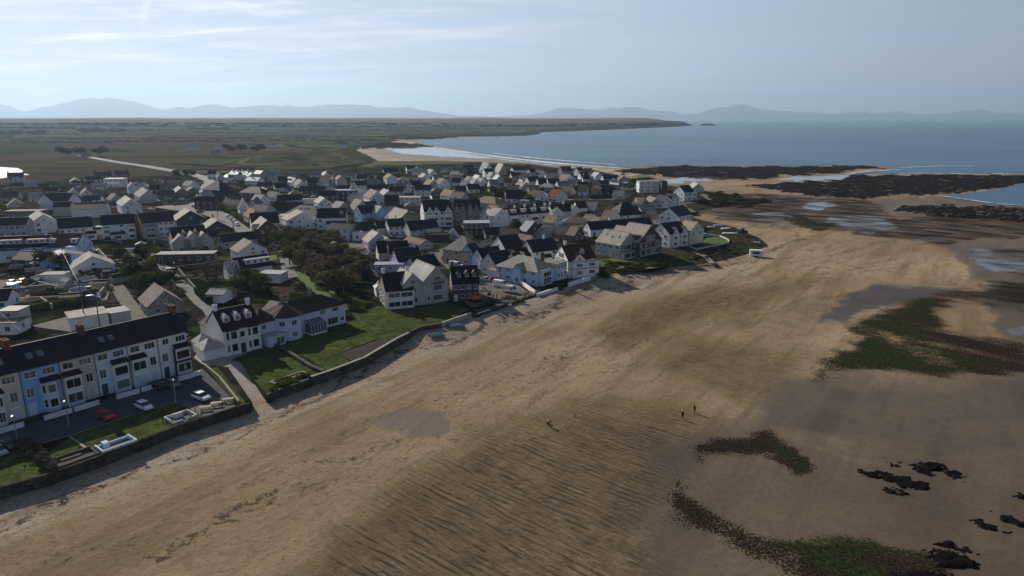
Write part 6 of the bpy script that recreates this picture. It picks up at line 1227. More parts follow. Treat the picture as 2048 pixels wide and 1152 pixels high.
# ------------------------------------------------------------ cars and vans
TYRE = mat('tyre', (.02, .02, .02), .9); LAMP = mat('lamp_lens', (.3, .3, .29), .4); TAIL = mat('tail_lamp', (.35, .02, .02), .3); CGL = mat('car_glass', (.015, .017, .02), .06, .1, 1, 0, .7)
def paint(k):
    c = {'red': (.38, .02, .02), 'white': (.75, .75, .75), 'black': (.015, .015, .018), 'silver': (.38, .39, .40), 'blue': (.05, .09, .28), 'dark': (.05, .055, .06), 'orange': (.55, .18, .02), 'grey': (.18, .185, .19), 'turquoise': (.25, .5, .5)}[k]
    return mat('paint_' + k, c, .42, .04, .5, 0, .35, .05)
def loft(sec, cap=True):
    """sections (x, half width bottom, half width top, z bottom, z top), bevelled"""
    g = MB(); vs = []; m = 8
    for x, wb, wt, zb, zt in sec:
        h = zt - zb; vs += [(x, -wb * .92, zb), (x, -wb, zb + h * .25), (x, -(wb + wt) / 2, zb + h * .7), (x, -wt * .9, zt), (x, wt * .9, zt), (x, (wb + wt) / 2, zb + h * .7), (x, wb, zb + h * .25), (x, wb * .92, zb)]
    n = len(sec); fs = [(i * m + j, i * m + (j + 1) % m, (i + 1) * m + (j + 1) % m, (i + 1) * m + j) for i in range(n - 1) for j in range(m)]
    fs += [tuple(range(m))[::-1], tuple(range((n - 1) * m, n * m))]
    return g.add(vs, fs)
def make_vehicle(name, kind, pk, label, cat):
    o = empty(name, (0, 0, 0), 0, label, cat, 'parked cars and vans'); pm = paint(pk)
    if kind == 'van':
        loft([(-2.6, .92, .88, .45, 2.2), (-2.5, .97, .92, .38, 2.3), (1.0, .97, .92, .38, 2.3), (1.35, .97, .9, .38, 2.1), (1.95, .96, .86, .38, 1.35), (2.5, .92, .8, .4, 1.05), (2.6, .85, .75, .45, .9)]).build('body', pm, o)
        g = MB(); g.slab([(1.42, .8, 2.06), (1.42, -.8, 2.06), (1.98, -.78, 1.38), (1.98, .78, 1.38)][::-1], .03); g.build('windscreen', CGL, o)
        for s in (-1, 1): g = MB(); g.box(.7, 1.45, s * .955 - .02, s * .955 + .02, 1.3, 1.85); g.build('side_window', CGL, o)
        wx, wr, hx = (-1.7, 1.75), .36, 2.58
    else:
        suv = kind == 'suv'; q = .12 if suv else 0; hh = .12 if suv else 0
        loft([(-2.15, .80, .74, .42 + q, .78 + hh), (-2.05, .88, .82, .30 + q, .92 + hh), (-1.3, .90, .84, .24 + q, .98 + hh), (.9, .90, .84, .24 + q, .96 + hh), (1.2, .90, .82, .24 + q, .92 + hh), (1.9, .88, .78, .28 + q, .78 + hh), (2.1, .80, .7, .38 + q, .66 + hh)]).build('body', pm, o)
        rb = -1.75 if kind != 'saloon' else -1.25; cab = [(rb - .25, .82, .78, .9 + hh, .98 + hh), (rb + .25, .82, .66, .9 + hh, 1.4 + hh), (-.2, .83, .68, .9 + hh, 1.46 + hh), (.35, .83, .66, .9 + hh, 1.42 + hh), (1.15, .82, .74, .88 + hh, .98 + hh)]
        loft(cab).build('windows', CGL, o)
        g = MB(); g.add([(rb + .22, -.60, 1.40 + hh), (-.2, -.62, 1.475 + hh), (.38, -.60, 1.43 + hh), (.38, .60, 1.43 + hh), (-.2, .62, 1.475 + hh), (rb + .22, .60, 1.40 + hh)], [(0, 1, 4, 5), (1, 2, 3, 4)]); g.add([(rb + .22, -.66, 1.36 + hh), (-.2, -.69, 1.43 + hh), (.38, -.66, 1.39 + hh), (.38, .66, 1.39 + hh), (-.2, .69, 1.43 + hh), (rb + .22, .66, 1.36 + hh)], [(0, 5, 4, 1), (1, 4, 3, 2)])
        g.add([(rb + .22, -.66, 1.36 + hh), (rb + .22, -.60, 1.40 + hh), (-.2, -.62, 1.475 + hh), (-.2, -.69, 1.43 + hh), (.38, -.60, 1.43 + hh), (.38, -.66, 1.39 + hh)], [(0, 3, 2, 1), (3, 5, 4, 2)]); g.add([(rb + .22, .66, 1.36 + hh), (rb + .22, .60, 1.40 + hh), (-.2, .62, 1.475 + hh), (-.2, .69, 1.43 + hh), (.38, .60, 1.43 + hh), (.38, .66, 1.39 + hh)], [(0, 1, 2, 3), (3, 2, 4, 5)])
        g.build('roof', pm, o)
        wx, wr, hx = (-1.35, 1.35), .34 if suv else .31, 2.07
    for x in wx:
        for s in (-1, 1):
            g = MB(); g.tube((x, s * .72, wr), (x, s * .93, wr), wr, n=14); w_ = g.build('wheel', TYRE, o); g = MB(); g.tube((x, s * .925, wr), (x, s * .945, wr), wr * .6, n=10); g.build('rim', mat('alloy', (.4, .4, .42), .35), w_)
    z = .62 if kind != 'van' else .85
    if kind == 'suv': z = .78
    for s in (-1, 1):
        g = MB(); g.box(hx - .10, hx + .02, s * .62 - .14, s * .62 + .14, z, z + .12); g.build('headlight', LAMP, o)
        bx_ = -2.12 if kind != 'van' else -2.6; g = MB(); g.box(bx_ - .02, bx_ + .08, s * .66 - .1, s * .66 + .1, z + .05, z + .25); g.build('tail_light', TAIL, o)
    return o
VEH = {}
def vehicle(px, py, yaw, kind, pk, label, z=LZ + .06, cat=None):
    k = (kind, pk); c = P(px, py, z)
    if k not in VEH:
        VEH[k] = make_vehicle('van' if kind == 'van' else 'car', kind, pk, label, cat or ('van' if kind == 'van' else 'car')); VEH[k].location = c; VEH[k].rotation_euler = (0, 0, R(yaw)); return VEH[k]
    return dup(VEH[k], c, R(yaw), label)
for q in ((212, 836, -30, 'hatch', 'red', 'red hatchback parked at the edge of the terrace lawn'), (289, 817, -34, 'hatch', 'white', 'white hatchback parked above the terrace lawn'), (403, 799, -32, 'suv', 'white', 'white estate car with roof rails by the picnic tables'),
          (314, 776, -30, 'saloon', 'black', 'black car outside the boarded-bay terrace house'), (345, 772, -30, 'saloon', 'grey', 'grey car outside the navy-trimmed end house'), (19, 896, -30, 'suv', 'dark', 'dark car by the shrubs at the left end of the terrace road'), (-4, 908, -30, 'saloon', 'silver', 'pale car cut off at the left edge'),
          (185, 599, 24, 'hatch', 'blue', 'blue car in the dark back gardens'), (186, 504, 8, 'suv', 'white', 'white car beside the long white house with black porch'), (44, 566, -80, 'hatch', 'red', 'red car among the back garden sheds'), (24, 568, -80, 'saloon', 'silver', 'silver car left of the red one among the sheds'), (25, 582, -84, 'van', 'white', 'white van among the back garden sheds'),
          (456.5, 435, -50, 'hatch', 'silver', 'uppermost of four pale cars parked along the village road'), (463, 440, -50, 'saloon', 'silver', 'second of four pale cars along the village road'), (470, 445, -50, 'saloon', 'white', 'third of four pale cars along the village road'), (475, 451, -50, 'suv', 'white', 'lowest of four pale cars along the village road'),
          (427, 415, -60, 'van', 'silver', 'silver van below the clipped green hedge'), (390, 414, 70, 'suv', 'silver', 'silver car at the car park mouth'), (400, 425, 10, 'saloon', 'black', 'black car alone in the upper car park'), (303, 421, 12, 'hatch', 'white', 'white car with glaring roof at the car park edge'),
          (791, 474, 30, 'hatch', 'silver', 'silver car left of the pair below the plain white house'), (802, 476, 30, 'suv', 'white', 'white car right of the pair below the plain white house'), (836, 489, 20, 'van', 'white', 'white van above the purple chimney'), (893, 519, 10, 'hatch', 'red', 'red car behind the grey gables'),
          (911, 535, -30, 'van', 'white', 'white van behind the renovation house, left'), (924, 537, -30, 'saloon', 'white', 'white car behind the renovation house, right'), (994, 549, 20, 'saloon', 'silver', 'silver car beside the light blue house garage'), (989, 562, 20, 'suv', 'red', 'red pickup-like car in the light blue house drive'),
          (1001, 574, -36, 'van', 'white', 'white van on the renovation site, farther from the beach'), (1020, 585, -36, 'van', 'white', 'white van on the renovation site, nearest the beach'), (973, 562, -40, 'saloon', 'silver', 'pale car behind the white vans'), (1004, 545, 18, 'suv', 'dark', 'dark car beside the light blue house garage'),
          (1411, 473, 10, 'saloon', 'turquoise', 'turquoise car beside the last shore house'), (269, 333.5, -60, 'van', 'white', 'white van driving on the road across the marsh')):
    vehicle(*q, z=LZ + (.4 if q[1] < 340 else .08))
# excavator on the renovation site
c = P(952, 603, LZ + .06); ex_ = empty('excavator', c, R(35), 'orange excavator standing in front of the dark renovation house', 'excavator'); orr = paint('orange')
for s in (-1, 1): g = MB(); g.prism([(-1.6, s * 1.05 - .28), (1.6, s * 1.05 - .28), (1.6, s * 1.05 + .28), (-1.6, s * 1.05 + .28)], .05, .8); g.build('track', TYRE, ex_)
loft([(-1.7, 1.1, 1.0, .9, 1.7), (-1.5, 1.2, 1.1, .85, 2.0), (.2, 1.2, 1.15, .85, 1.9), (1.3, 1.2, 1.1, .85, 1.4)]).build('body', orr, ex_)
g = MB(); g.box(.0, 1.3, .1, 1.1, 1.4, 2.75); cb = g.build('cab', orr, ex_); g = MB(); g.box(.15, 1.32, .07, 1.13, 1.7, 2.55); g.build('cab_window', CGL, cb)
g = MB(); g.tube((1.1, -.4, 1.4), (2.6, -.4, 4.2), .22, .18); g.tube((2.6, -.4, 4.2), (4.4, -.4, 2.2), .18, .13); g.build('boom', orr, ex_); g = MB(); g.prism([(4.1, -.8), (4.9, -.7), (4.9, -.1), (4.1, 0)], 1.3, 2.1); g.build('bucket', GUT, ex_)
# caravan-like kiosk on the beach and a tractor by the dunes
c = P(1512, 513, .05); k_ = empty('kiosk_trailer', c, R(-14), 'white refreshment trailer standing alone on the sand', 'trailer'); loft([(-2.6, 1.1, 1.0, .55, 2.7), (-2.45, 1.15, 1.1, .45, 2.85), (2.45, 1.15, 1.1, .45, 2.85), (2.6, 1.1, 1.0, .55, 2.7)]).build('body', wall_m('white'), k_)
g = MB(); g.box(-1.6, 1.2, -1.2, -1.14, 1.3, 2.2); g.build('hatch', GUT, k_); g = MB(); g.slab([(-1.7, -1.9, 2.55), (1.3, -1.9, 2.55), (1.3, -1.13, 2.4), (-1.7, -1.13, 2.4)], .05); g.build('awning', FRM, k_)
for x in (-.5, .5):
    for s in (-1, 1): g = MB(); g.tube((x, s * .85, .33), (x, s * 1.05, .33), .33, n=12); g.build('wheel', TYRE, k_)
g = MB(); g.tube((2.5, 0, .5), (3.8, 0, .45), .06); g.build('tow_bar', GUT, k_)
c = P(1486, 466, LZ - .3); t_ = empty('tractor', c, R(10), 'dark tractor parked at the edge of the dune grass', 'tractor'); loft([(.2, .35, .3, .7, 1.5), (1.9, .35, .3, .7, 1.4)]).build('bonnet', paint('dark'), t_); g = MB(); g.box(-1.1, .2, -.7, .7, 1.0, 2.5); cb = g.build('cab', paint('dark'), t_); g = MB(); g.box(-1.0, .22, -.72, .72, 1.5, 2.3); g.build('cab_window', CGL, cb)
for x, r0 in ((-.8, .8), (1.5, .5)):
    for s in (-1, 1): g = MB(); g.tube((x, s * .6, r0), (x, s * 1.0, r0), r0, n=14); g.build('wheel', TYRE, t_)
# ------------------------------------------------------------ boats
def hull(L, W, Hh):
    g = MB(); n = 9; vs = []
    for i in range(n):
        t = i / (n - 1); x = -L / 2 + L * t; w = W / 2 * (1 - max(0, (t - .35) / .65) ** 2.2) * (.85 + .15 * min(1, t * 4)); k = .25 * Hh * max(0, (t - .5) * 2) ** 2
        vs += [(x, -w, Hh + k), (x, -w * .75, Hh * .4 + k * .6), (x, 0, k * .8), (x, w * .75, Hh * .4 + k * .6), (x, w, Hh + k)]
    fs = [(i * 5 + j, i * 5 + j + 1, (i + 1) * 5 + j + 1, (i + 1) * 5 + j) for i in range(n - 1) for j in range(4)] + [(i * 5 + 4, i * 5, (i + 1) * 5, (i + 1) * 5 + 4) for i in range(n - 1)] + [(4, 3, 2, 1, 0)]
    return g.add(vs, fs)
def bz(c):
    X, Y = np.array([c.x]), np.array([c.y]); return float(np.maximum(.45 * (1 - sstep(0, 9, segdist(X, Y, _ne, False))), 1.6 * (1 - sstep(1, 15, segdist(X, Y, _n2, False))))[0])
def catamaran(px, py, yaw, label):
    c = P(px, py, .06); c.z += bz(c); o = empty('catamaran', c, R(yaw), label, 'boat', 'blue catamarans on the sand'); o.scale = (.85,) * 3; bl = mat('boat_blue', (.035, .10, .20), .7)
    for s in (-1, 1):
        h = hull(5, .45, .5).build('hull', mat('boat_grey', (.22, .27, .33), .6), o); h.location = (0, s * 1.05, 0)
    g = MB(); g.box(-1.9, 1.4, -1.0, 1.0, .56, .64); g.build('blue_cover', bl, o); g = MB(); g.slab([(-2.4, -1.3, .62), (1.8, -1.3, .62), (1.8, 0, .95), (-2.4, 0, .95)], .03); g.slab([(1.8, 1.3, .62), (-2.4, 1.3, .62), (-2.4, 0, .95), (1.8, 0, .95)], .03); g.build('tarpaulin', bl, o)
    g = MB(); g.tube((-3.4, .1, .75), (4.4, .1, 1.0), .07); g.build('mast', GUT, o)
catamaran(873, 679, 28, 'nearer of two beached catamarans under blue covers'); catamaran(912, 662, 16, 'farther of two beached catamarans under blue covers')
def dinghy(px, py, yaw, L, m, label, z=.06):
    c = P(px, py, z); c.z += bz(c) if z < .1 else 0; o = empty('boat', c, R(yaw), label, 'boat', 'small boats drawn up by the shore'); hull(L, L * .32, .55).build('hull', m, o); g = MB()
    for x in (-L * .2, L * .12): g.box(x - .12, x + .12, -L * .13, L * .13, .56, .60)
    g.build('thwart', mat('bleached_wood', (.42, .37, .28)), o)
WB = mat('boat_white', (.70, .71, .70), .4)
dinghy(1008, 623, 6, 4.6, WB, 'white boat lying on the sand below the renovation site'); dinghy(1423, 455, 5, 4, WB, 'white boat with a cover, leftmost in the dune grass', LZ - .2); dinghy(1437, 452, -8, 5, mat('boat_pale_blue', (.35, .48, .58), .4), 'pale blue boat in the dune grass, behind the white ones', LZ - .2)
dinghy(1452, 458, 20, 5.5, WB, 'white boat in the middle of the dune grass', LZ - .2); dinghy(1460, 468, -4, 7, WB, 'long white boat in the dune grass below the others', LZ - .2); dinghy(1512, 486, -40, 4, WB, 'small white boat at the tip of the dune grass', LZ - .6); dinghy(180, 575, 24, 7, mat('boat_cover', (.42, .45, .55), .6), 'covered boat on a trailer in the back gardens', LZ + .4); dinghy(350, 538, 20, 6, WB, 'white upturned boat by the inn car park', LZ)
# ------------------------------------------------------------ poles, lamps and wires
PW = mat('pole_wood', (.10, .08, .06), .9); STL = mat('lamp_steel', (.35, .36, .36), .5)
def pole(px, py, h, label):
    c = P(px, py, LZ); o = empty('utility_pole', c, R(20), label, 'pole', 'wooden utility poles'); g = MB(); g.tube((0, 0, -.3), (0, 0, h), .16, .11, 8); g.build('shaft', PW, o); g = MB(); g.box(-.7, .7, -.06, .06, h - .5, h - .38); a = g.build('crossarm', PW, o); g = MB()
    for x in (-.6, 0, .6): g.tube((x, 0, h - .38), (x, 0, h - .2), .05)
    g.build('insulator', POT, a); return Vector((c.x, c.y, LZ + h - .3))
pa = pole(171, 650, 12, 'utility pole standing in front of the garage block'); pb = pole(200, 655, 9, 'shorter pole behind the terrace roof'); pc = pole(133, 560, 11, 'utility pole beside the blue bungalow'); pd = pole(3, 690, 10, 'pole behind the terrace at the left edge'); pe = pole(310, 432, 9, 'pole by the terrace end near the car park'); pf = pole(437, 446, 9, 'pole on the kerb beside the four parked cars'); pg = pole(469, 482, 9, 'pole beside the dark gabled barn-like house'); ph = pole(740, 487, 10, 'pole right of the bare wood'); pi_ = pole(1229, 410, 9, 'pole in the rows near the headland'); pj = pole(1092, 407, 8, 'pole by the white terraced cottages'); pk_ = pole(1341, 434, 8, 'pole behind the blue-trimmed shore house')
def wire(a, b, sag, label, m=None):
    g = MB(); pts = [a.lerp(b, t / 10) - Vector((0, 0, sag * 4 * (t / 10) * (1 - t / 10))) for t in range(11)]
    for p, q in zip(pts[:-1], pts[1:]): g.tube(p, q, .035, n=5)
    tag(g.build('cable', m or mat('bright_cable', (.55, .53, .5), .4)), label, 'cable', 'overhead cables')
wire(pc, pa, .5, 'bright overhead cable between the blue bungalow pole and the garage pole'); wire(pa, pb, .2, 'short cable from the garage pole to the shorter pole'); wire(pa, P(335, 600, LZ + 6), .8, 'cable from the garage pole to the stone cottage'); wire(pc, P(75, 500, LZ + 5), .5, 'cable from the blue bungalow pole to the black low block'); wire(pd, P(40, 660, LZ + 7), .2, 'cable across the white annexe behind the terrace')
def lamp(px, py, h, label):
    c = P(px, py, LZ); o = empty('street_lamp', c, R(-60), label, 'street lamp', 'street lamps'); g = MB(); g.tube((0, 0, 0), (0, 0, h), .09, .06, 8); g.tube((0, 0, h), (.9, 0, h + .15), .05, .05, 6); g.build('post', STL, o); g = MB(); g.prism([(.7, -.15), (1.5, -.12), (1.5, .12), (.7, .15)], h + .1, h + .26); g.build('lamp_head', LAMP, o)
lamp(687, 583, 8, 'tall street lamp at the end of the bare wood'); lamp(352, 806, 5, 'lamp post at the corner of the terrace lawn'); lamp(138, 852, 5, 'lamp post on the terrace road before the bright blue house'); lamp(36, 884, 5, 'lamp post beside the dark car at the left'); lamp(469, 470, 7, 'street lamp on the village road'); lamp(407, 340, 7, 'street lamp on the main road bend')
# bollards and bins by the terrace lawn
for i, (x, y) in enumerate(((300, 833), (312, 837), (326, 845), (333, 848), (378, 818), (391, 825), (403, 833))):
    c = P(x, y, LZ); g = MB(); g.tube((0, 0, -.2), (0, 0, .9), .10, .08, 8); g.tube((0, 0, .9), (0, 0, .96), .12, .02, 8); o = g.build('bollard', PW); o.location = c
    tag(o, 'short dark wooden post edging the terrace lawn', 'post', 'wooden posts edging the lawn')
g = MB(); c = P(606, 752, LZ)
cr = empty('planter', P(578, 758, LZ), R(52), 'low stone planter on the lawn of the white double-fronted house', 'planter'); g.box(-4, 4, -.9, -.6, -.1, .5); g.box(-4, 4, .6, .9, -.1, .5); g.box(-4, -3.7, -.59, .59, -.1, .5); g.box(3.7, 4, -.59, .59, -.1, .5); g.build('edging', CON, cr); g = MB(); g.box(-3.69, 3.69, -.58, .58, 0, .35); g.build('soil', SOIL, cr)
# building rubble
for i, (x, y, lb) in enumerate(((1018, 597, 'heap of broken timber on the renovation site, nearest the beach'), (985, 604, 'heap of rubble and sacks on the renovation site'), (1062, 588, 'cut sandy bank face beside the drive of the light blue house'))):
    c = P(x, y, LZ); rnd = random.Random(i); g = MB()
    for k in range(40):
        a, r0 = rnd.random() * 6.28, rnd.random() ** .6 * 2.6; p = Vector((r0 * math.cos(a), r0 * math.sin(a), .1 + (2.6 - r0) * .3 * rnd.random())); d = Vector((rnd.uniform(-1, 1), rnd.uniform(-1, 1), rnd.uniform(-.3, .5))).normalized() * rnd.uniform(.4, 1.2); g.tube(p - d, p + d, rnd.uniform(.05, .16), n=5)
    o = g.build('rubble_heap', [mat('scaffold_board', (.22, .17, .11)), GRV, mat('sandy_path', (.26, .21, .15))][i]); o.location = c; tag(o, lb, 'rubble', 'heaps on the renovation site')
# ------------------------------------------------------------ trees, hedges and shrubs
def leafmat(name, a, b):
    m = mat(name, b, .95, .25, .55, 0, 0, tint=a); t = m.node_tree; bs = t.nodes['Principled BSDF']
    tr = t.nodes.new('ShaderNodeBsdfTranslucent'); mx_ = t.nodes.new('ShaderNodeMixShader'); mx_.inputs[0].default_value = .38   # light comes through thin leaves
    t.links.new(bs.inputs['Base Color'].links[0].from_socket, tr.inputs['Color']); t.links.new(bs.outputs[0], mx_.inputs[1]); t.links.new(tr.outputs[0], mx_.inputs[2]); t.links.new(mx_.outputs[0], t.nodes['Material Output'].inputs['Surface']); return m
LF_BROWN = leafmat('twig_brown', (.050, .040, .023), (.155, .122, .066)); LF_TAN = leafmat('twig_tan', (.06, .045, .025), (.16, .125, .07)); LF_DARK = leafmat('leaf_dark', (.014, .020, .009), (.038, .050, .018)); LF_OLIVE = leafmat('leaf_olive', (.036, .038, .013), (.105, .102, .034)); LF_LIME = leafmat('leaf_lime', (.055, .070, .012), (.115, .135, .024)); BARK = mat('bark', (.06, .048, .038), .95, .3)
def leaves(g, rnd, n, fn, sz, mi=0):
    for _ in range(n):
        p, nr = fn(rnd); s = sz * rnd.uniform(.6, 1.3); d = (nr + Vector((rnd.uniform(-1, 1), rnd.uniform(-1, 1), rnd.uniform(-.6, 1))) * .9).normalized(); x = d.orthogonal().normalized(); x.rotate(Matrix.Rotation(rnd.random() * 6.28, 3, d)); y = d.cross(x)
        g.add([p - x * s - y * s * .5, p + x * s * .9 - y * s * .7, p + x * s * .7 + y * s * .8, p - x * s * .6 + y * s * .6], [(0, 1, 2, 3)], mi)
def tree_proto(name, label, cat, h, w, leaf, seed, n=1500, sz=.30, bare=False, group=None, low=.35):
    rnd = random.Random(seed); o = empty(name, (0, 0, -500), 0, label, cat, group); g = MB(); g.tube((0, 0, -.3), (.1, .05, h * .4), .28, .18, 7); tips = []
    lobes = []
    for k in range(9):
        a = k * 2.4 + rnd.random(); r0 = w * .5 * rnd.uniform(.25, .8); z = h * rnd.uniform(low + .1, .86); lobes.append((Vector((r0 * math.cos(a), r0 * math.sin(a), z)), w * rnd.uniform(.18, .32))); m_ = Vector((.3 * r0 * math.cos(a), .3 * r0 * math.sin(a), h * .42))
        g.tube((.1, .05, h * .3), m_, .13, .10, 5); g.tube(m_, lobes[-1][0], .10, .03, 5)
        for q in range(3 if not bare else 9):
            e_ = lobes[-1][0] + Vector((rnd.uniform(-1, 1), rnd.uniform(-1, 1), rnd.uniform(-.2, 1))) * lobes[-1][1] * 1.3; g.tube(m_.lerp(lobes[-1][0], .6 + .4 * rnd.random()), e_, .045, .012, 4)
    g.build('trunk', BARK, o); g = MB()
    def fn(r):
        c, R0 = r.choice(lobes); d = Vector((r.gauss(0, 1), r.gauss(0, 1), r.gauss(0, 1))).normalized(); q = R0 * (.55 + .5 * r.random()); return c + Vector((d.x * q, d.y * q, d.z * q * .75)), d
    leaves(g, rnd, n, fn, sz); g.build('crown', leaf, o); return o
def shrub_mesh(name, leaf, seed, n, w, h, sz):
    rnd = random.Random(seed); g = MB(); lob = [(Vector((rnd.uniform(-.5, .5) * w, rnd.uniform(-.5, .5) * w, h * rnd.uniform(.3, .6))), rnd.uniform(.25, .45) * w) for _ in range(5)]
    def fn(r):
        c, R0 = r.choice(lob); d = Vector((r.gauss(0, 1), r.gauss(0, 1), abs(r.gauss(0, 1)))).normalized(); q = R0 * (.6 + .45 * r.random()); return c + Vector((d.x * q, d.y * q, d.z * q * h / w * .9 - .1)), d
    leaves(g, rnd, n, fn, sz); return g.mesh(name, leaf)
WOOD = 'bare trees of the village wood'
protos = [tree_proto('tree', 'brown bare-twigged tree crowded in the village wood', 'tree', 7.5, 8.5, LF_BROWN, s, 1500, .27, True, WOOD, .3) for s in (1,)] + [tree_proto('tree', 'brown bare-twigged tree crowded in the village wood', 'tree', 7, 7, LF_TAN, 2, 900, .24, True, WOOD, .3), tree_proto('tree', 'brown bare-twigged tree crowded in the village wood', 'tree', 8, 8, LF_BROWN, 3, 1100, .26, True, WOOD, .35)] + [tree_proto('tree', 'brown bare-twigged tree crowded in the village wood', 'tree', 7, 8, LF_OLIVE, 4, 1400, .27, False, WOOD, .3)]
rnd = random.Random(11); used = set()
wood = [(556, 486), (572, 478), (590, 486), (607, 481), (625, 490), (643, 492), (660, 494), (676, 500), (566, 503), (584, 506), (602, 508), (622, 512), (642, 514), (662, 516), (682, 518), (698, 522), (580, 526), (604, 533), (620, 537), (642, 540), (664, 540), (686, 542), (704, 542), (624, 558), (642, 563), (662, 563), (684, 562), (704, 560), (654, 580), (672, 583), (690, 578), (636, 548), (712, 530), (718, 548)]
for i, (x, y) in enumerate(wood):
    k = 3 if (x < 600 and i % 2 == 0) else i % 3; c = P(x, y + 4, LZ); sc_ = rnd.uniform(.78, 1.12)
    if k not in used: used.add(k); o = protos[k]; o.location = c; o.rotation_euler = (0, 0, rnd.random() * 6); o.scale = (sc_,) * 3
    else: dup(protos[k], c, rnd.random() * 6, None, (sc_, sc_, sc_ * rnd.uniform(.85, 1.1)))
GT = [tree_proto('tree', 'x', 'tree', 6.5, 7, LF_DARK, 21, 1500, .25, False, 'garden trees beside the lane', .3), tree_proto('tree', 'x', 'tree', 6, 6.5, LF_OLIVE, 22, 1400, .25, False, 'garden trees beside the lane', .3), tree_proto('tree', 'x', 'tree', 7, 7, LF_BROWN, 23, 260, .12, True, 'garden trees beside the lane', .3)]
gused = set()
gt = [(240, 520, 0, 'dark bushy tree at the top of the lane garden'), (262, 535, 1, 'olive bushy tree in the middle of the lane garden'), (285, 520, 0, 'dark spreading tree below the grey-blue terraced house'), (300, 552, 1, 'olive tree leaning over the lane'), (268, 560, 0, 'dark tree beside the dirt track'), (248, 548, 2, 'bare tree at the head of the dirt track'), (318, 560, 2, 'bare brown tree behind the stone cottage'), (285, 580, 1, 'olive tree left of the stone cottage'), (342, 570, 0, 'dark tree right of the stone cottage'), (88, 536, 0, 'dark conifer-like tree left of the blue bungalow'), (125, 540, 1, 'small olive tree in front of the blue bungalow'), (415, 556, 2, 'bare tree in front of the faceted white cottage'), (432, 560, 2, 'second bare tree before the faceted white cottage'), (482, 566, 2, 'brown bare tree beside the black-roofed glazed house'), (500, 575, 0, 'dark tree below the black-roofed glazed house'), (520, 582, 1, 'olive tree left of the bright grass strip'), (476, 582, 1, 'olive tree behind the violet-white house'), (455, 487, 1, 'round olive tree beside the skylit white house'), (440, 478, 0, 'dark round tree behind the inn'), (745, 458, 1, 'olive shrubby tree before the bright blue house'), (1032, 462, 0, 'dark tree below the white terraced cottages'), (1165, 440, 1, 'lit olive tree left of the long slate row'), (372, 352, 0, 'large dark pine by the main road, left of two'), (384, 352, 0, 'dark pine by the main road, right of two'), (355, 352, 0, 'dark pine beside the red-tiled bungalow'), (480, 372, 1, 'olive tree behind the dark bungalow row'), (760, 362, 1, 'olive round tree behind the tall golden-roofed house'), (985, 385, 1, 'sunlit olive tree left of the black tent-shaped roofs'), (940, 350, 0, 'dark tree mass left of the A-frames'), (1020, 352, 0, 'dark tree below the long white hall'), (1160, 385, 0, 'dark tree in the middle rows before the blue gable'), (1205, 392, 0, 'dark green spreading tree above the grey bungalow'), (1222, 388, 0, 'dark green tree left of the grey bungalow'), (1262, 378, 1, 'olive tree below the violet-blue house'), (1268, 372, 0, 'dark tree left of the violet-blue house'), (840, 388, 0, 'dark tree below the mint house'), (540, 392, 1, 'olive tree behind the pale grey-green bungalow'), (560, 416, 1, 'olive shrub tree before the big pale sheet roof'), (1000, 400, 0, 'dark tree behind the white terraced cottages, left'), (1060, 404, 1, 'olive tree behind the white terraced cottages, right')]
for i, (x, y, k, lb) in enumerate(gt):
    c = P(x, y + 3, LZ); s_ = rnd.uniform(.8, 1.1) * (1.25 if y < 360 else 1)
    if k not in gused: gused.add(k); o = GT[k]; o.location = c; o['label'] = lb; o.scale = (s_,) * 3
    else: dup(GT[k], c, rnd.random() * 6, lb, s_)
# clipped hedges
def hedge(pts, h, w, leaf, label, z=LZ):
    wp = [P(x, y, z) for x, y in pts]; g = MB(); rr_ = random.Random(len(label)); c0 = wp[0]; core = MB()
    for a, b in zip(wp[:-1], wp[1:]):
        L = (b - a).length; d = (b - a).normalized(); s = Vector((-d.y, d.x, 0))
        q = [a - s * w * .42, b - s * w * .42, b + s * w * .42, a + s * w * .42]; core.prism([((p - c0).x, (p - c0).y) for p in q], -.1, h * .88)
        def fn(r):
            t = r.random(); o = r.uniform(-1, 1); top = r.random() < .45
            p = a.lerp(b, t) - c0 + (s * o * w * .5 + Vector((0, 0, h * r.uniform(.88, 1.05))) if top else s * (w * .5 * (1 if o > 0 else -1)) + Vector((0, 0, h * r.random()))); return p, (Vector((0, 0, 1)) if top else s * (1 if o > 0 else -1))
        leaves(g, rr_, int(L * (h + w) * 11), fn, .17)
    g.add(core.v, core.f); o = g.build('hedge', leaf); o.location = (c0.x, c0.y, z); tag(o, label, 'hedge', 'garden hedges')
hedge([(44, 626), (62, 621), (90, 616), (128, 611)], 1.9, 1.8, LF_LIME, 'long clipped yellow-green hedge in the back gardens'); hedge([(133, 610), (155, 609)], 2.0, 1.8, LF_LIME, 'short clipped hedge block at the end of the long one')
hedge([(434, 412), (446, 416)], 2.6, 3, LF_LIME, 'large bright clipped hedge beside the silver van'); hedge([(450, 420), (460, 425)], 1.8, 2, LF_LIME, 'stepped clipped hedge below the large bright one'); hedge([(463, 428), (472, 434)], 1.6, 2, LF_LIME, 'lowest stepped clipped hedge by the village road')
hedge([(699, 598), (712, 606), (733, 614)], 1.4, 1.6, LF_LIME, 'yellow-green hedge along the lane by the stone side wall'); hedge([(160, 556), (190, 549), (222, 543)], 1.8, 2, LF_DARK, 'dark hedge behind the white skylit bungalow'); hedge([(395, 585), (408, 598), (420, 608)], 2.0, 2, LF_DARK, 'dark hedge left of the white outbuilding')
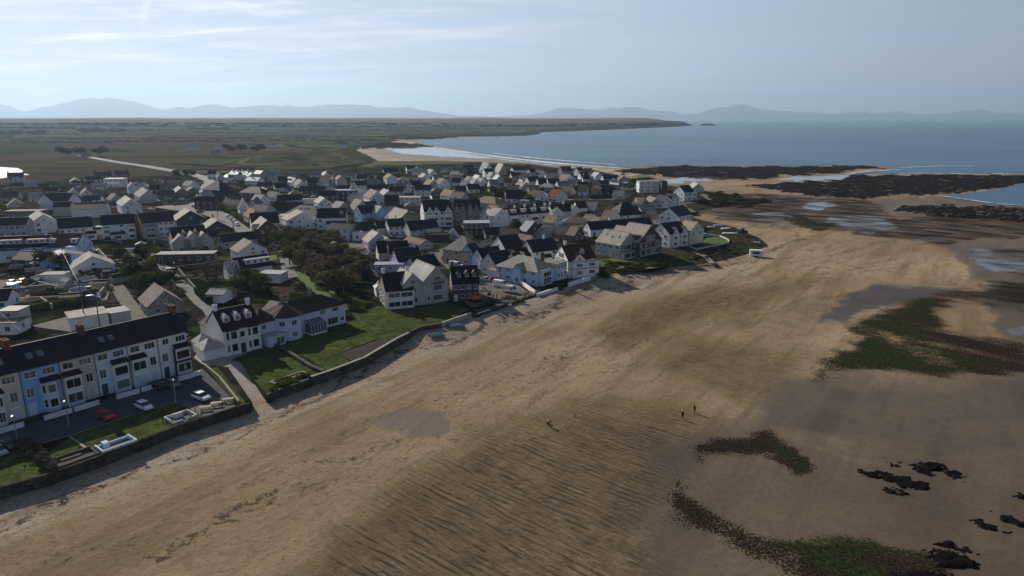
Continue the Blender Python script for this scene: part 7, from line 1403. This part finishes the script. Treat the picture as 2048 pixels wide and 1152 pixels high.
hedge([(60, 599), (110, 592), (150, 586)], 1.2, 1.4, LF_OLIVE, 'low olive hedge across the back gardens'); hedge([(310, 500), (324, 512), (342, 530)], 1.8, 2.0, LF_OLIVE, 'olive hedge along the upper lane'); hedge([(940, 622), (985, 610)], 1.1, 1.5, LF_DARK, 'dark hedge inside the renovation site wall'); hedge([(408, 582), (436, 590), (456, 596)], 1.4, 1.6, LF_DARK, 'dark hedge in front of the white outbuilding')
hedge([(26, 372), (60, 373), (95, 374)], 2.5, 4, LF_DARK, 'dark hedge below the lagoon house'); hedge([(630, 363), (660, 361), (700, 361)], 2.2, 3, LF_DARK, 'dark hedge behind the green field'); hedge([(1180, 398), (1215, 396), (1240, 397)], 2.4, 3, LF_DARK, 'dark hedge across the rows under the grey bungalow'); hedge([(880, 392), (900, 394), (960, 402)], 2.2, 3, LF_DARK, 'dark hedge behind the stone pair')
# the twisted shrubs beside the left lawn
for i, (x, y) in enumerate(((50, 895), (62, 906), (78, 918), (92, 930), (104, 942))):
    o = bpy.data.objects.new('shrub', shrub_mesh('shrub', leafmat('tamarisk', (.035, .028, .022), (.10, .085, .07)), 60 + i, 520, 2.4, 2.2, .13)); COL.objects.link(o); o.location = P(x, y, LZ); tag(o, 'greyish bushy shrub in the row dividing the terrace lawns', 'shrub', 'row of shrubs dividing the lawns')
sm = [shrub_mesh('shrub', m_, 80 + i, 320, 2.2, 1.5, .17) for i, m_ in enumerate((LF_DARK, LF_OLIVE, LF_BROWN, LF_DARK, LF_LIME))]
SH = []
def scatter(n, poly, lo, hi, label, group, mats, z=LZ, sx=1, stuff=False):
    big_ = MB()
    rr_ = random.Random(n * 7 + len(label)); c = 0; xs_ = [p[0] for p in poly]; ys_ = [p[1] for p in poly]
    while c < n:
        x, y = rr_.uniform(min(xs_), max(xs_)), rr_.uniform(min(ys_), max(ys_))
        if not inside(np.array([x]), np.array([y]), poly)[0]: continue
        p = P(x, y, z)
        if any((p.x - q[0]) ** 2 + (p.y - q[1]) ** 2 < q[2] ** 2 for q in BLD): c += .15; continue
        c += 1; k_ = rr_.choice(mats); s = rr_.uniform(lo, hi)
        if stuff:
            me_ = sm[k_]; a_ = rr_.random() * 6; ca, sa = math.cos(a_) * s, math.sin(a_) * s
            big_.add([(v_.co.x * ca - v_.co.y * sa + p.x, v_.co.x * sa + v_.co.y * ca + p.y, v_.co.z * s + p.z) for v_ in me_.vertices], [tuple(q_.vertices) for q_ in me_.polygons][::2], 0 if k_ in (0, 3) else 1); continue
        o = bpy.data.objects.new('shrub', sm[k_]); COL.objects.link(o); o.location = p; o.scale = (s * sx, s * sx, s); o.rotation_euler = (0, 0, rr_.random() * 6); tag(o, label, 'shrub', group)
    if stuff: tag(big_.build('undergrowth', [LF_DARK, LF_OLIVE]), kind='stuff')
BLD = [(o.location.x, o.location.y, .5 * min(DIM[o.name][0], 1.3 * DIM[o.name][1]) + .3) for o in COL.objects if o.name in DIM]
scatter(260, [(0, 372), (300, 350), (700, 345), (1000, 330), (1250, 350), (1380, 390), (1100, 410), (700, 400), (300, 415), (0, 430)], 1.3, 2.6, 'dark garden shrub among the far rows of village houses', 'shrubs among the far rows', (0, 1, 3, 3), stuff=True)
scatter(120, [(0, 440), (540, 480), (760, 470), (1180, 440), (1330, 420), (1330, 460), (1180, 470), (1000, 520), (760, 490), (720, 530), (740, 600), (600, 590), (300, 600), (0, 600)], .7, 1.7, 'small dark garden shrub among the nearer village houses', 'shrubs among the nearer houses', (0, 1, 2, 3))
scatter(46, [(1194, 524), (1330, 534), (1400, 515), (1400, 522), (1340, 534), (1272, 547), (1200, 556), (1190, 540)], .7, 1.5, 'low dark dune shrub at the edge of the beach', 'dune shrubs at the edge of the beach', (0, 3, 1), LZ - .6, 1.3)
scatter(70, [(1390, 500), (1450, 492), (1500, 480), (1470, 462), (1420, 448), (1500, 470), (1530, 488), (1500, 500), (1410, 522)], .4, .9, 'low tuft of dune scrub around the beached boats', 'dune scrub round the beached boats', (1, 3, 1, 2), LZ - .7, 1.7, True)
scatter(12, [(1100, 580), (1135, 572), (1140, 578), (1110, 588)], .9, 1.6, 'dark shrub growing on the sand below the white sea walls', 'shrubs below the white sea walls', (0, 3), .1, 1.2)
scatter(16, [(540, 785), (615, 757), (640, 748), (600, 752), (545, 772)], .5, .9, 'low green shrub along the top of the mossy sea wall', 'shrubs along the mossy wall', (1, 4))
scatter(18, [(660, 610), (730, 600), (745, 625), (690, 640)], .6, 1.2, 'garden shrub in the small green-fenced plot', 'shrubs in the fenced plot', (0, 1, 4))
scatter(26, [(300, 455), (420, 540), (300, 600), (225, 540)], .7, 1.5, 'tangled shrub in the gardens beside the lane', 'shrubs beside the lane', (0, 1, 2, 4))
# garden walls, sheds and glasshouses that fill the plots between the houses
def plot_bits(n, poly, seed):
    rr_ = random.Random(seed); xs_ = [p[0] for p in poly]; ys_ = [p[1] for p in poly]; c = 0; k = 0
    while c < n and k < n * 30:
        k += 1; x, y = rr_.uniform(min(xs_), max(xs_)), rr_.uniform(min(ys_), max(ys_))
        if not inside(np.array([x]), np.array([y]), poly)[0]: continue
        p = P(x, y, LZ)
        if any((p.x - q[0]) ** 2 + (p.y - q[1]) ** 2 < (q[2] + 2.5) ** 2 for q in BLD): continue
        c += 1; yw = R(rr_.choice([55, -35, 20, -70, 5]) + rr_.uniform(-8, 8)); t = rr_.random()
        if t < .68:
            L = rr_.uniform(5, 15); h = rr_.uniform(.9, 1.7); g = MB(); g.box(-L / 2, L / 2, -.13, .13, -.3, h); g.box(-L / 2 - .04, L / 2 + .04, -.18, .18, h + .004, h + .1); m_ = rr_.choice(['white', 'grey', 'stone', 'stone', 'tan', 'dark']); o = g.build('garden_wall', wall_m(m_))
            tag(o, 'plain garden wall dividing plots between the village houses', 'garden wall', 'plain garden walls between the plots')
        else:
            w, d = rr_.uniform(2.6, 6.5), rr_.uniform(2.4, 4.2); g = MB(); gable_wall(g, -w / 2, w / 2, -d / 2, d / 2, 2, 2.8); mk = rr_.choice(['timber', 'white', 'dark', 'grey', 'tan']); o = empty('shed', p, yw, 'small garden shed standing in a plot between the village houses', 'shed', 'small sheds between the plots'); g.build('wall', wall_m(mk), o); g = MB(); gable_roof(g, -w / 2, w / 2, -d / 2, d / 2, 2, 2.8, .15, .1, .07); g.build('roof', roof_m(rr_.choice(['grey', 'pale', 'dark', 'tile'])), o); g = MB(); g.box(-.4, .4, -d / 2 - .05, -d / 2 - .005, 0, 1.85); g.build('door', wall_m('grey'), o)
        o.location = p; o.rotation_euler = (0, 0, yw)
plot_bits(140, [(0, 372), (300, 355), (700, 348), (1000, 332), (1250, 352), (1370, 395), (1100, 410), (700, 400), (300, 415), (0, 430)], 3)
plot_bits(110, [(0, 440), (540, 480), (760, 460), (1180, 440), (1320, 420), (1330, 440), (1180, 470), (1000, 500), (860, 500), (760, 490), (730, 520), (540, 500), (300, 490), (220, 600), (0, 620)], 4)
# wind-cut scrub on the dark headland and reefs of weeded rock in the sand
scatter(26, [(1400, 412), (1478, 398), (1478, 390), (1430, 386), (1395, 404)], .9, 1.7, 'dark low scrub on the headland bank', 'scrub on the headland bank', (3, 0), LZ - .3, 1.6)
RKM = mat('weeded_rock', (.008, .0065, .006), .9, .4, .8, .6, .03, fine=.4, fscale=1.4)
def reef(pts, h, label):
    w = [P(x, y, 0) for x, y in pts]; c = sum(w, Vector()) / len(w); pl = [(p.x, p.y) for p in w]; xs_ = [p[0] for p in pl]; ys_ = [p[1] for p in pl]; st = .32; nx_, ny_ = int((max(xs_) - min(xs_)) / st) + 3, int((max(ys_) - min(ys_)) / st) + 3
    X, Y = np.meshgrid(min(xs_) - st + np.arange(nx_) * st, min(ys_) - st + np.arange(ny_) * st); d = segdist(X, Y, pl); ins = inside(X, Y, pl); sd_ = np.where(ins, d, -d); Z = np.zeros_like(X)
    for i in range(ny_):
        for j in range(nx_):
            x, y = X[i, j], Y[i, j]; s = sd_[i, j] + 1.1 * mnoise.noise(Vector((x * .5, y * .8, 7))) + .9 * mnoise.noise(Vector((x * 1.5, y * 2.2, 3))); Z[i, j] = -.12 + h * max(0, min(1, s / .7)) ** .6 * (.6 + .6 * mnoise.noise(Vector((x * .9, y * 1.2, 1))) + .55 * mnoise.noise(Vector((x * 2.6, y * 2.9, 4))))
    idx = np.arange(nx_ * ny_).reshape(ny_, nx_); fs = [(idx[i, j], idx[i, j + 1], idx[i + 1, j + 1], idx[i + 1, j]) for i in range(ny_ - 1) for j in range(nx_ - 1) if max(Z[i, j], Z[i, j + 1], Z[i + 1, j + 1], Z[i + 1, j]) > -.1]
    us = sorted({k for f in fs for k in f}); mp = {k: i for i, k in enumerate(us)}
    g = MB(); g.add([(X.ravel()[k] - c.x, Y.ravel()[k] - c.y, Z.ravel()[k]) for k in us], [tuple(mp[k] for k in f) for f in fs]); o = g.build('weeded_rock', RKM, smooth=True); o.location = (c.x, c.y, .02); tag(o, label, 'rock', 'weed-covered rocks on the wet sand')
for q in (([(1708, 943), (1740, 940), (1800, 950), (1850, 962), (1872, 978), (1850, 984), (1800, 972), (1750, 958)], .5, 'long black weeded rock in the middle of the wet sand'), ([(1757, 975), (1785, 973), (1822, 988), (1808, 995), (1772, 987)], .4, 'small black rock just below the long middle one'), ([(1815, 935), (1840, 925), (1870, 922), (1896, 936), (1860, 952), (1835, 942)], .6, 'bulky black rock above and right of the long middle one'), ([(1880, 944), (1905, 938), (1937, 952), (1915, 956)], .45, 'flat black rock right of the bulky one'), ([(1888, 956), (1912, 955), (1936, 964), (1905, 964)], .35, 'thin black rock under the flat one'), ([(1768, 928), (1800, 922), (1815, 934), (1785, 936)], .3, 'scattered low rock left of the bulky one'),
          ([(1862, 1085), (1895, 1082), (1958, 1110), (1930, 1112), (1890, 1098)], .5, 'long black rock low in the right corner, upper of two'), ([(1845, 1108), (1870, 1096), (1920, 1110), (1968, 1130), (1935, 1140), (1880, 1136)], .6, 'broad black rock low in the right corner, lower of two'), ([(1985, 1024), (2030, 1034), (2110, 1050), (2060, 1058), (2010, 1044)], .5, 'black rock running off the right edge'), ([(1935, 1041), (1965, 1040), (2010, 1063), (1985, 1066), (1955, 1054)], .45, 'slanting black rock left of the one at the right edge'), ([(2018, 985), (2060, 985), (2100, 998), (2045, 999)], .4, 'black rock at the right edge, highest of those there'), ([(1888, 1032), (1915, 1031), (1918, 1037), (1895, 1037)], .25, 'tiny black rock alone left of the slanting one'), ([(1780, 1146), (1840, 1140), (1905, 1150), (1900, 1170), (1790, 1165)], .5, 'black rock cut off by the bottom edge'), ([(2005, 1062), (2025, 1064), (2022, 1069), (2006, 1068)], .25, 'tiny black rock below the one at the right edge')):
    reef(*q)
# boulders of the rocky point on the right
rnd = random.Random(5)
for i in range(34):
    x, y = rnd.uniform(1860, 2060), 0; y = 410 + (x - 1860) * .05 + rnd.uniform(0, 22); c = P(x, y, .3); g = MB(); n_ = 9; vs = []
    for k, (rad_, z) in enumerate(((1, -.3), (.95, .5), (.6, 1.1), (.15, 1.3))):
        for j in range(n_): t = 2 * math.pi * j / n_; q = rad_ * (1 + .8 * mnoise.noise(Vector((math.cos(t) + i, math.sin(t), k)))); vs.append((q * math.cos(t) * 2.2, q * math.sin(t) * 2.0, z * (1.2 + .5 * mnoise.noise(Vector((t, i, k))))))
    g.add(vs, [(k * n_ + j, k * n_ + (j + 1) % n_, (k + 1) * n_ + (j + 1) % n_, (k + 1) * n_ + j) for k in range(3) for j in range(n_)] + [tuple(range(3 * n_, 4 * n_))])
    s = rnd.uniform(.6, 1.5); o = g.build('boulder', mat('boulder_rock', (.050, .041, .031), .9, .5, .8, .9)); o.location = c; o.scale = (s, s, s); o.rotation_euler = (0, 0, rnd.random() * 6); tag(o, 'rough brown boulder in the rocky point at the right', 'boulder', 'boulders of the rocky point')
# trees and woods far out in the fields
far_ = [(100, 262, 'dark clump of trees on the left fields, nearest the edge'), (40, 270, 'dark woodland block at the far left of the fields'), (270, 256, 'small dark copse in the middle of the left fields'), (205, 266, 'low dark copse before the pale pond in the fields'), (420, 262, 'copse in the centre of the far fields'), (490, 301, 'clump of scrub around the farm building in the marsh'), (168, 307, 'trees round the farm at the end of the straight road')]
fm_ = shrub_mesh('copse', leafmat('far_leaf', (.024, .030, .016), (.045, .052, .028)), 99, 500, 30, 8, 2.2)
fm_ = bpy.data.meshes.new('copse'); _g = MB(); _r = random.Random(4); _l = [(Vector((_r.uniform(-22, 22), _r.uniform(-7, 7), _r.uniform(1, 5))), _r.uniform(2.2, 4.8)) for _ in range(22)]
def _fn(r):
    c, q = r.choice(_l); d = Vector((r.gauss(0, 1), r.gauss(0, 1), r.gauss(0, 1))).normalized(); return c + d * q * r.uniform(.5, 1), d
leaves(_g, _r, 1500, _fn, 1.1); fm_ = _g.mesh('copse', MATS['far_leaf'])
for x, y, lb in far_:
    c = P(x, y, LZ + 4); o = bpy.data.objects.new('copse', fm_); COL.objects.link(o); d = math.hypot(c.x, c.y); o.location = (c.x, c.y, LZ + 3 + 5 * min(1, d / 2400)); s = min(3.0, d / 1100); o.scale = (s * 1.3, s * 1.3, .7 + s * .25); o.rotation_euler = (0, 0, rnd.uniform(-.3, .3)); tag(o, lb, 'copse', 'copses in the fields')
_g = MB(); _l = [(Vector((_r.uniform(-60, 60), _r.uniform(-1.5, 1.5), _r.uniform(.5, 2.2))), _r.uniform(1.0, 2.6)) for _ in range(60)]
def _fn(r):
    c, q = r.choice(_l); d = Vector((r.gauss(0, 1), r.gauss(0, 1), r.gauss(0, 1))).normalized(); return c + d * q * r.uniform(.4, 1), d
leaves(_g, _r, 900, _fn, 1.0); hr_ = _g.mesh('hedgerow', MATS['far_leaf'])
for i, (x, y) in enumerate(((30, 283), (110, 286), (190, 280), (260, 277), (330, 283), (400, 277), (470, 281), (540, 276), (610, 279), (680, 274), (60, 268), (150, 264), (230, 260), (320, 264), (400, 259), (480, 265), (560, 260), (640, 263), (720, 259), (800, 262), (90, 256), (200, 253), (300, 251.5), (420, 252), (530, 250.5), (640, 253), (760, 252), (870, 256), (960, 259), (1000, 252.5), (1100, 252), (1180, 250), (880, 249.5), (600, 247.5), (350, 247.5), (130, 248.5), (720, 247.5), (1260, 248.5))):
    c = P(x, y, LZ); d = math.hypot(c.x, c.y); z = LZ + 5 * float(sstep(1100, 2400, d)) + 24 * float(sstep(2300, 4600, d)) + 17 * float(sstep(4600, 8600, d)); c = P(x, y, z)
    o = bpy.data.objects.new('hedgerow', hr_); COL.objects.link(o); o.location = (c.x, c.y, z - .3); o.rotation_euler = (0, 0, R((-12, 8, -25, 15, 3)[i % 5])); s = 1 + d / 4200; o.scale = (s * 1.6, s * .8, .34 + .08 * s); tag(o, 'dark hedgerow between the far fields', 'hedgerow', 'hedgerows between the far fields')
for x, y, w_, lb in ((78, 272, 14, 'pale farm shed beside the woodland at the far left'), (430, 302, 12, 'grey farmhouse standing alone in the marsh'), (172, 306.5, 10, 'grey farm at the end of the straight road'), (386, 292.5, 22, 'long white glasshouse in the marsh, left'), (440, 291.5, 18, 'middle white glasshouse in the marsh'), (500, 289.5, 18, 'white glasshouse in the marsh, right'), (545, 287, 14, 'last small white shed on the marsh'), (685, 289, 12, 'white house alone on the dune ridge'), (716, 283.5, 16, 'grey house nearest the far dark rocks')):
    H(('C', x, y, 5, w_), 'B', 'metal' if 'white' in lb or 'pale' in lb else 'grey', 'white' if 'white' in lb else 'grey', lb, win=False, group='far buildings in the fields', gz=LZ + (3 if y > 285 else 5), name='farm_building', cat='building')
# ------------------------------------------------------------ people and a dog on the sand
SKIN = mat('skin', (.45, .28, .2), .7); CLOTH = {k: mat('cloth_' + k, c, .9, .2, 3) for k, c in (('dark', (.02, .022, .028)), ('navy', (.025, .03, .055)), ('pale', (.5, .5, .5)), ('blue', (.08, .12, .2)), ('hivis', (.5, .45, .05)))}; HAIR = mat('hair', (.06, .045, .03), .8)
def person(c, yaw, label, top, leg, pose='walk', hat=None):
    """one skinned body grown from a posed skeleton; hair and coat are children"""
    o = bpy.data.objects.new('person', bpy.data.meshes.new('person')); COL.objects.link(o); V, E, Rd = [], [], []
    def v(p, r, par=None):
        V.append(p); Rd.append(r)
        if par is not None: E.append((par, len(V) - 1))
        return len(V) - 1
    lean = .55 if pose == 'bend' else .06; hz_ = .72 if pose == 'bend' else .93
    hip = v((0, 0, hz_), .14); ch_ = v((lean * .6, 0, hz_ + .28), .15, hip); sh = v((lean, 0, hz_ + .50 - (.12 if pose == 'bend' else 0)), .13, ch_); nk = v((lean + .04, 0, hz_ + .58 - (.12 if pose == 'bend' else 0)), .06, sh); hd = v((lean + .07, 0, hz_ + .70 - (.14 if pose == 'bend' else 0)), .10, nk); tp = v((lean + .07, 0, hz_ + .81 - (.14 if pose == 'bend' else 0)), .085, hd); v((lean + .18, 0, hz_ + .70 - (.14 if pose == 'bend' else 0)), .022, hd)
    st = {'walk': .24, 'stand': .04, 'bend': .1}[pose]
    for s in (-1, 1):
        th = v((0, s * .10, hz_ - .08), .10, hip); kn = v((s * st * .6 + (.22 if pose == 'bend' else .03), s * .11, .48 if pose != 'bend' else .42), .065, th); an = v((s * st - (.1 if s < 0 and pose == 'walk' else 0), s * .11, .08), .045, kn); v((s * st + .16 - (.1 if s < 0 and pose == 'walk' else 0), s * .12, .04), .04, an)
        z = V[sh][2]; ua = v((lean, s * .2, z - .02), .065, sh); el = v((lean - s * st * .5 + (.12 if pose == 'bend' else 0), s * .26, z - .30), .05, ua); wr = v((lean - s * st * .8 + .1 + (.2 if pose == 'bend' else 0), s * .25, z - .54 + (.06 if pose == 'bend' else 0)), .033, el); hn = v((V[wr][0] + .02, s * .25, V[wr][2] - .07), .035, wr)
        for k in range(4): f0 = v((V[hn][0] - .03 + .02 * k, s * .25, V[hn][2] - .05 - .006 * (k % 3)), .009, hn); v((V[f0][0] + .01, s * .245, V[f0][2] - .035), .008, f0)
        v((V[hn][0] + .045, s * .235, V[hn][2] - .015), .010, hn)
    me = o.data; me.from_pydata(V, E, []); sk_ = o.modifiers.new('skin', 'SKIN'); o.modifiers.new('sub', 'SUBSURF').render_levels = 1
    for i, r0 in enumerate(Rd): me.skin_vertices[0].data[i].radius = (r0, r0)
    me.skin_vertices[0].data[0].use_root = True; me.materials.append(SKIN); o.location = c; o.rotation_euler = (0, 0, R(yaw)); tag(o, label, 'person', 'people out on the beach and site')
    g = MB(); b = Vector(V[hip]); s2 = Vector(V[sh]); n_ = 10
    def ring(p, rx, ry): return [(p.x + rx * math.cos(2 * math.pi * k / n_), p.y + ry * math.sin(2 * math.pi * k / n_), p.z) for k in range(n_)]
    rs = [ring(b + Vector((0, 0, -.16)), .19, .22), ring(b + Vector((0, 0, .1)), .18, .2), ring(b.lerp(s2, .6), .19, .22), ring(s2, .17, .23), ring(s2 + Vector((.02, 0, .07)), .08, .09)]
    g.add([p for q in rs for p in q], [(k * n_ + j, k * n_ + (j + 1) % n_, (k + 1) * n_ + (j + 1) % n_, (k + 1) * n_ + j) for k in range(4) for j in range(n_)])
    for i, (a, q) in enumerate(E):                                       # sleeves and trouser legs follow the limbs
        if .04 < Rd[q] <= .066 and Rd[a] > .04 and q not in (nk, hd): g.tube(V[a], V[q], Rd[a] * 1.25, Rd[q] * 1.3, 8, 0 if V[q][2] > .55 else 1)
    g.build('clothing', [CLOTH[top], CLOTH[leg]], o)
    g = MB(); hc = Vector(V[hd]) + Vector((-.02, 0, .06)); vs = [(hc.x + .125 * math.sin(a) * math.cos(t), hc.y + .115 * math.sin(a) * math.sin(t), hc.z + .12 * math.cos(a)) for a in (.05, .6, 1.1, 1.55) for t in [2 * math.pi * k / 10 for k in range(10)]]
    g.add(vs, [(k * 10 + j, (k + 1) * 10 + j, (k + 1) * 10 + (j + 1) % 10, k * 10 + (j + 1) % 10) for k in range(3) for j in range(10)] + [tuple(range(10))]); g.build('hat' if hat else 'hair', CLOTH[hat] if hat else HAIR, o)
    return o
person(P(1365, 838, .02), 215, 'person in dark clothes walking on the sand, left of two', 'dark', 'dark', 'walk', 'pale'); person(P(1389, 826, .02), 205, 'person in dark clothes walking on the sand, right of two', 'dark', 'navy', 'walk')
person(P(1095, 852, .02), -40, 'person in dark clothes bending down on the open sand', 'dark', 'dark', 'bend'); person(P(1299, 560, .1), 140, 'lone person in dark clothes standing below the dune shrubs', 'dark', 'dark', 'stand')
person(P(986, 598, LZ + .07), -30, 'workman in dark clothes on the renovation site, left of two', 'dark', 'navy', 'stand'); person(P(994, 599, LZ + .07), 200, 'workman in dark clothes on the renovation site, right of two', 'navy', 'dark', 'stand', 'hivis')
dg = bpy.data.objects.new('dog', bpy.data.meshes.new('dog')); COL.objects.link(dg); V = [(0, 0, .5), (.3, 0, .5), (.45, 0, .62), (.58, 0, .70), (.74, 0, .66), (-.3, 0, .5), (-.45, 0, .58), (-.62, 0, .66)]; E = [(0, 1), (1, 2), (2, 3), (3, 4), (0, 5), (5, 6), (6, 7)]; Rd = [.11, .14, .09, .085, .045, .11, .03, .015]
for x, base, kx, kz, fx in ((.3, 1, .28, .28, .30), (-.3, 5, -.22, .34, -.34)):
    for s in (-1, 1):
        i0 = len(V); V += [(x, s * .09, .4), (kx, s * .1, kz), (fx - (.08 if x < 0 else 0), s * .1, .16), (fx + .02, s * .1, .02)]; E += [(base, i0), (i0, i0 + 1), (i0 + 1, i0 + 2), (i0 + 2, i0 + 3)]; Rd += [.075, .045, .028, .03]
for s in (-1, 1): V.append((.54, s * .08, .82)); E.append((3, len(V) - 1)); Rd.append(.025)
dg.data.from_pydata(V, E, []); dg.modifiers.new('skin', 'SKIN'); dg.modifiers.new('sub', 'SUBSURF').render_levels = 1
for i, r0 in enumerate(Rd): dg.data.skin_vertices[0].data[i].radius = (r0, r0)
dg.data.skin_vertices[0].data[0].use_root = True; dg.data.materials.append(mat('dog_fur', (.018, .016, .014), .9)); dg.location = P(1101, 855, .02); dg.rotation_euler = (0, 0, R(-50)); tag(dg, 'dark dog standing beside the bending person', 'dog')
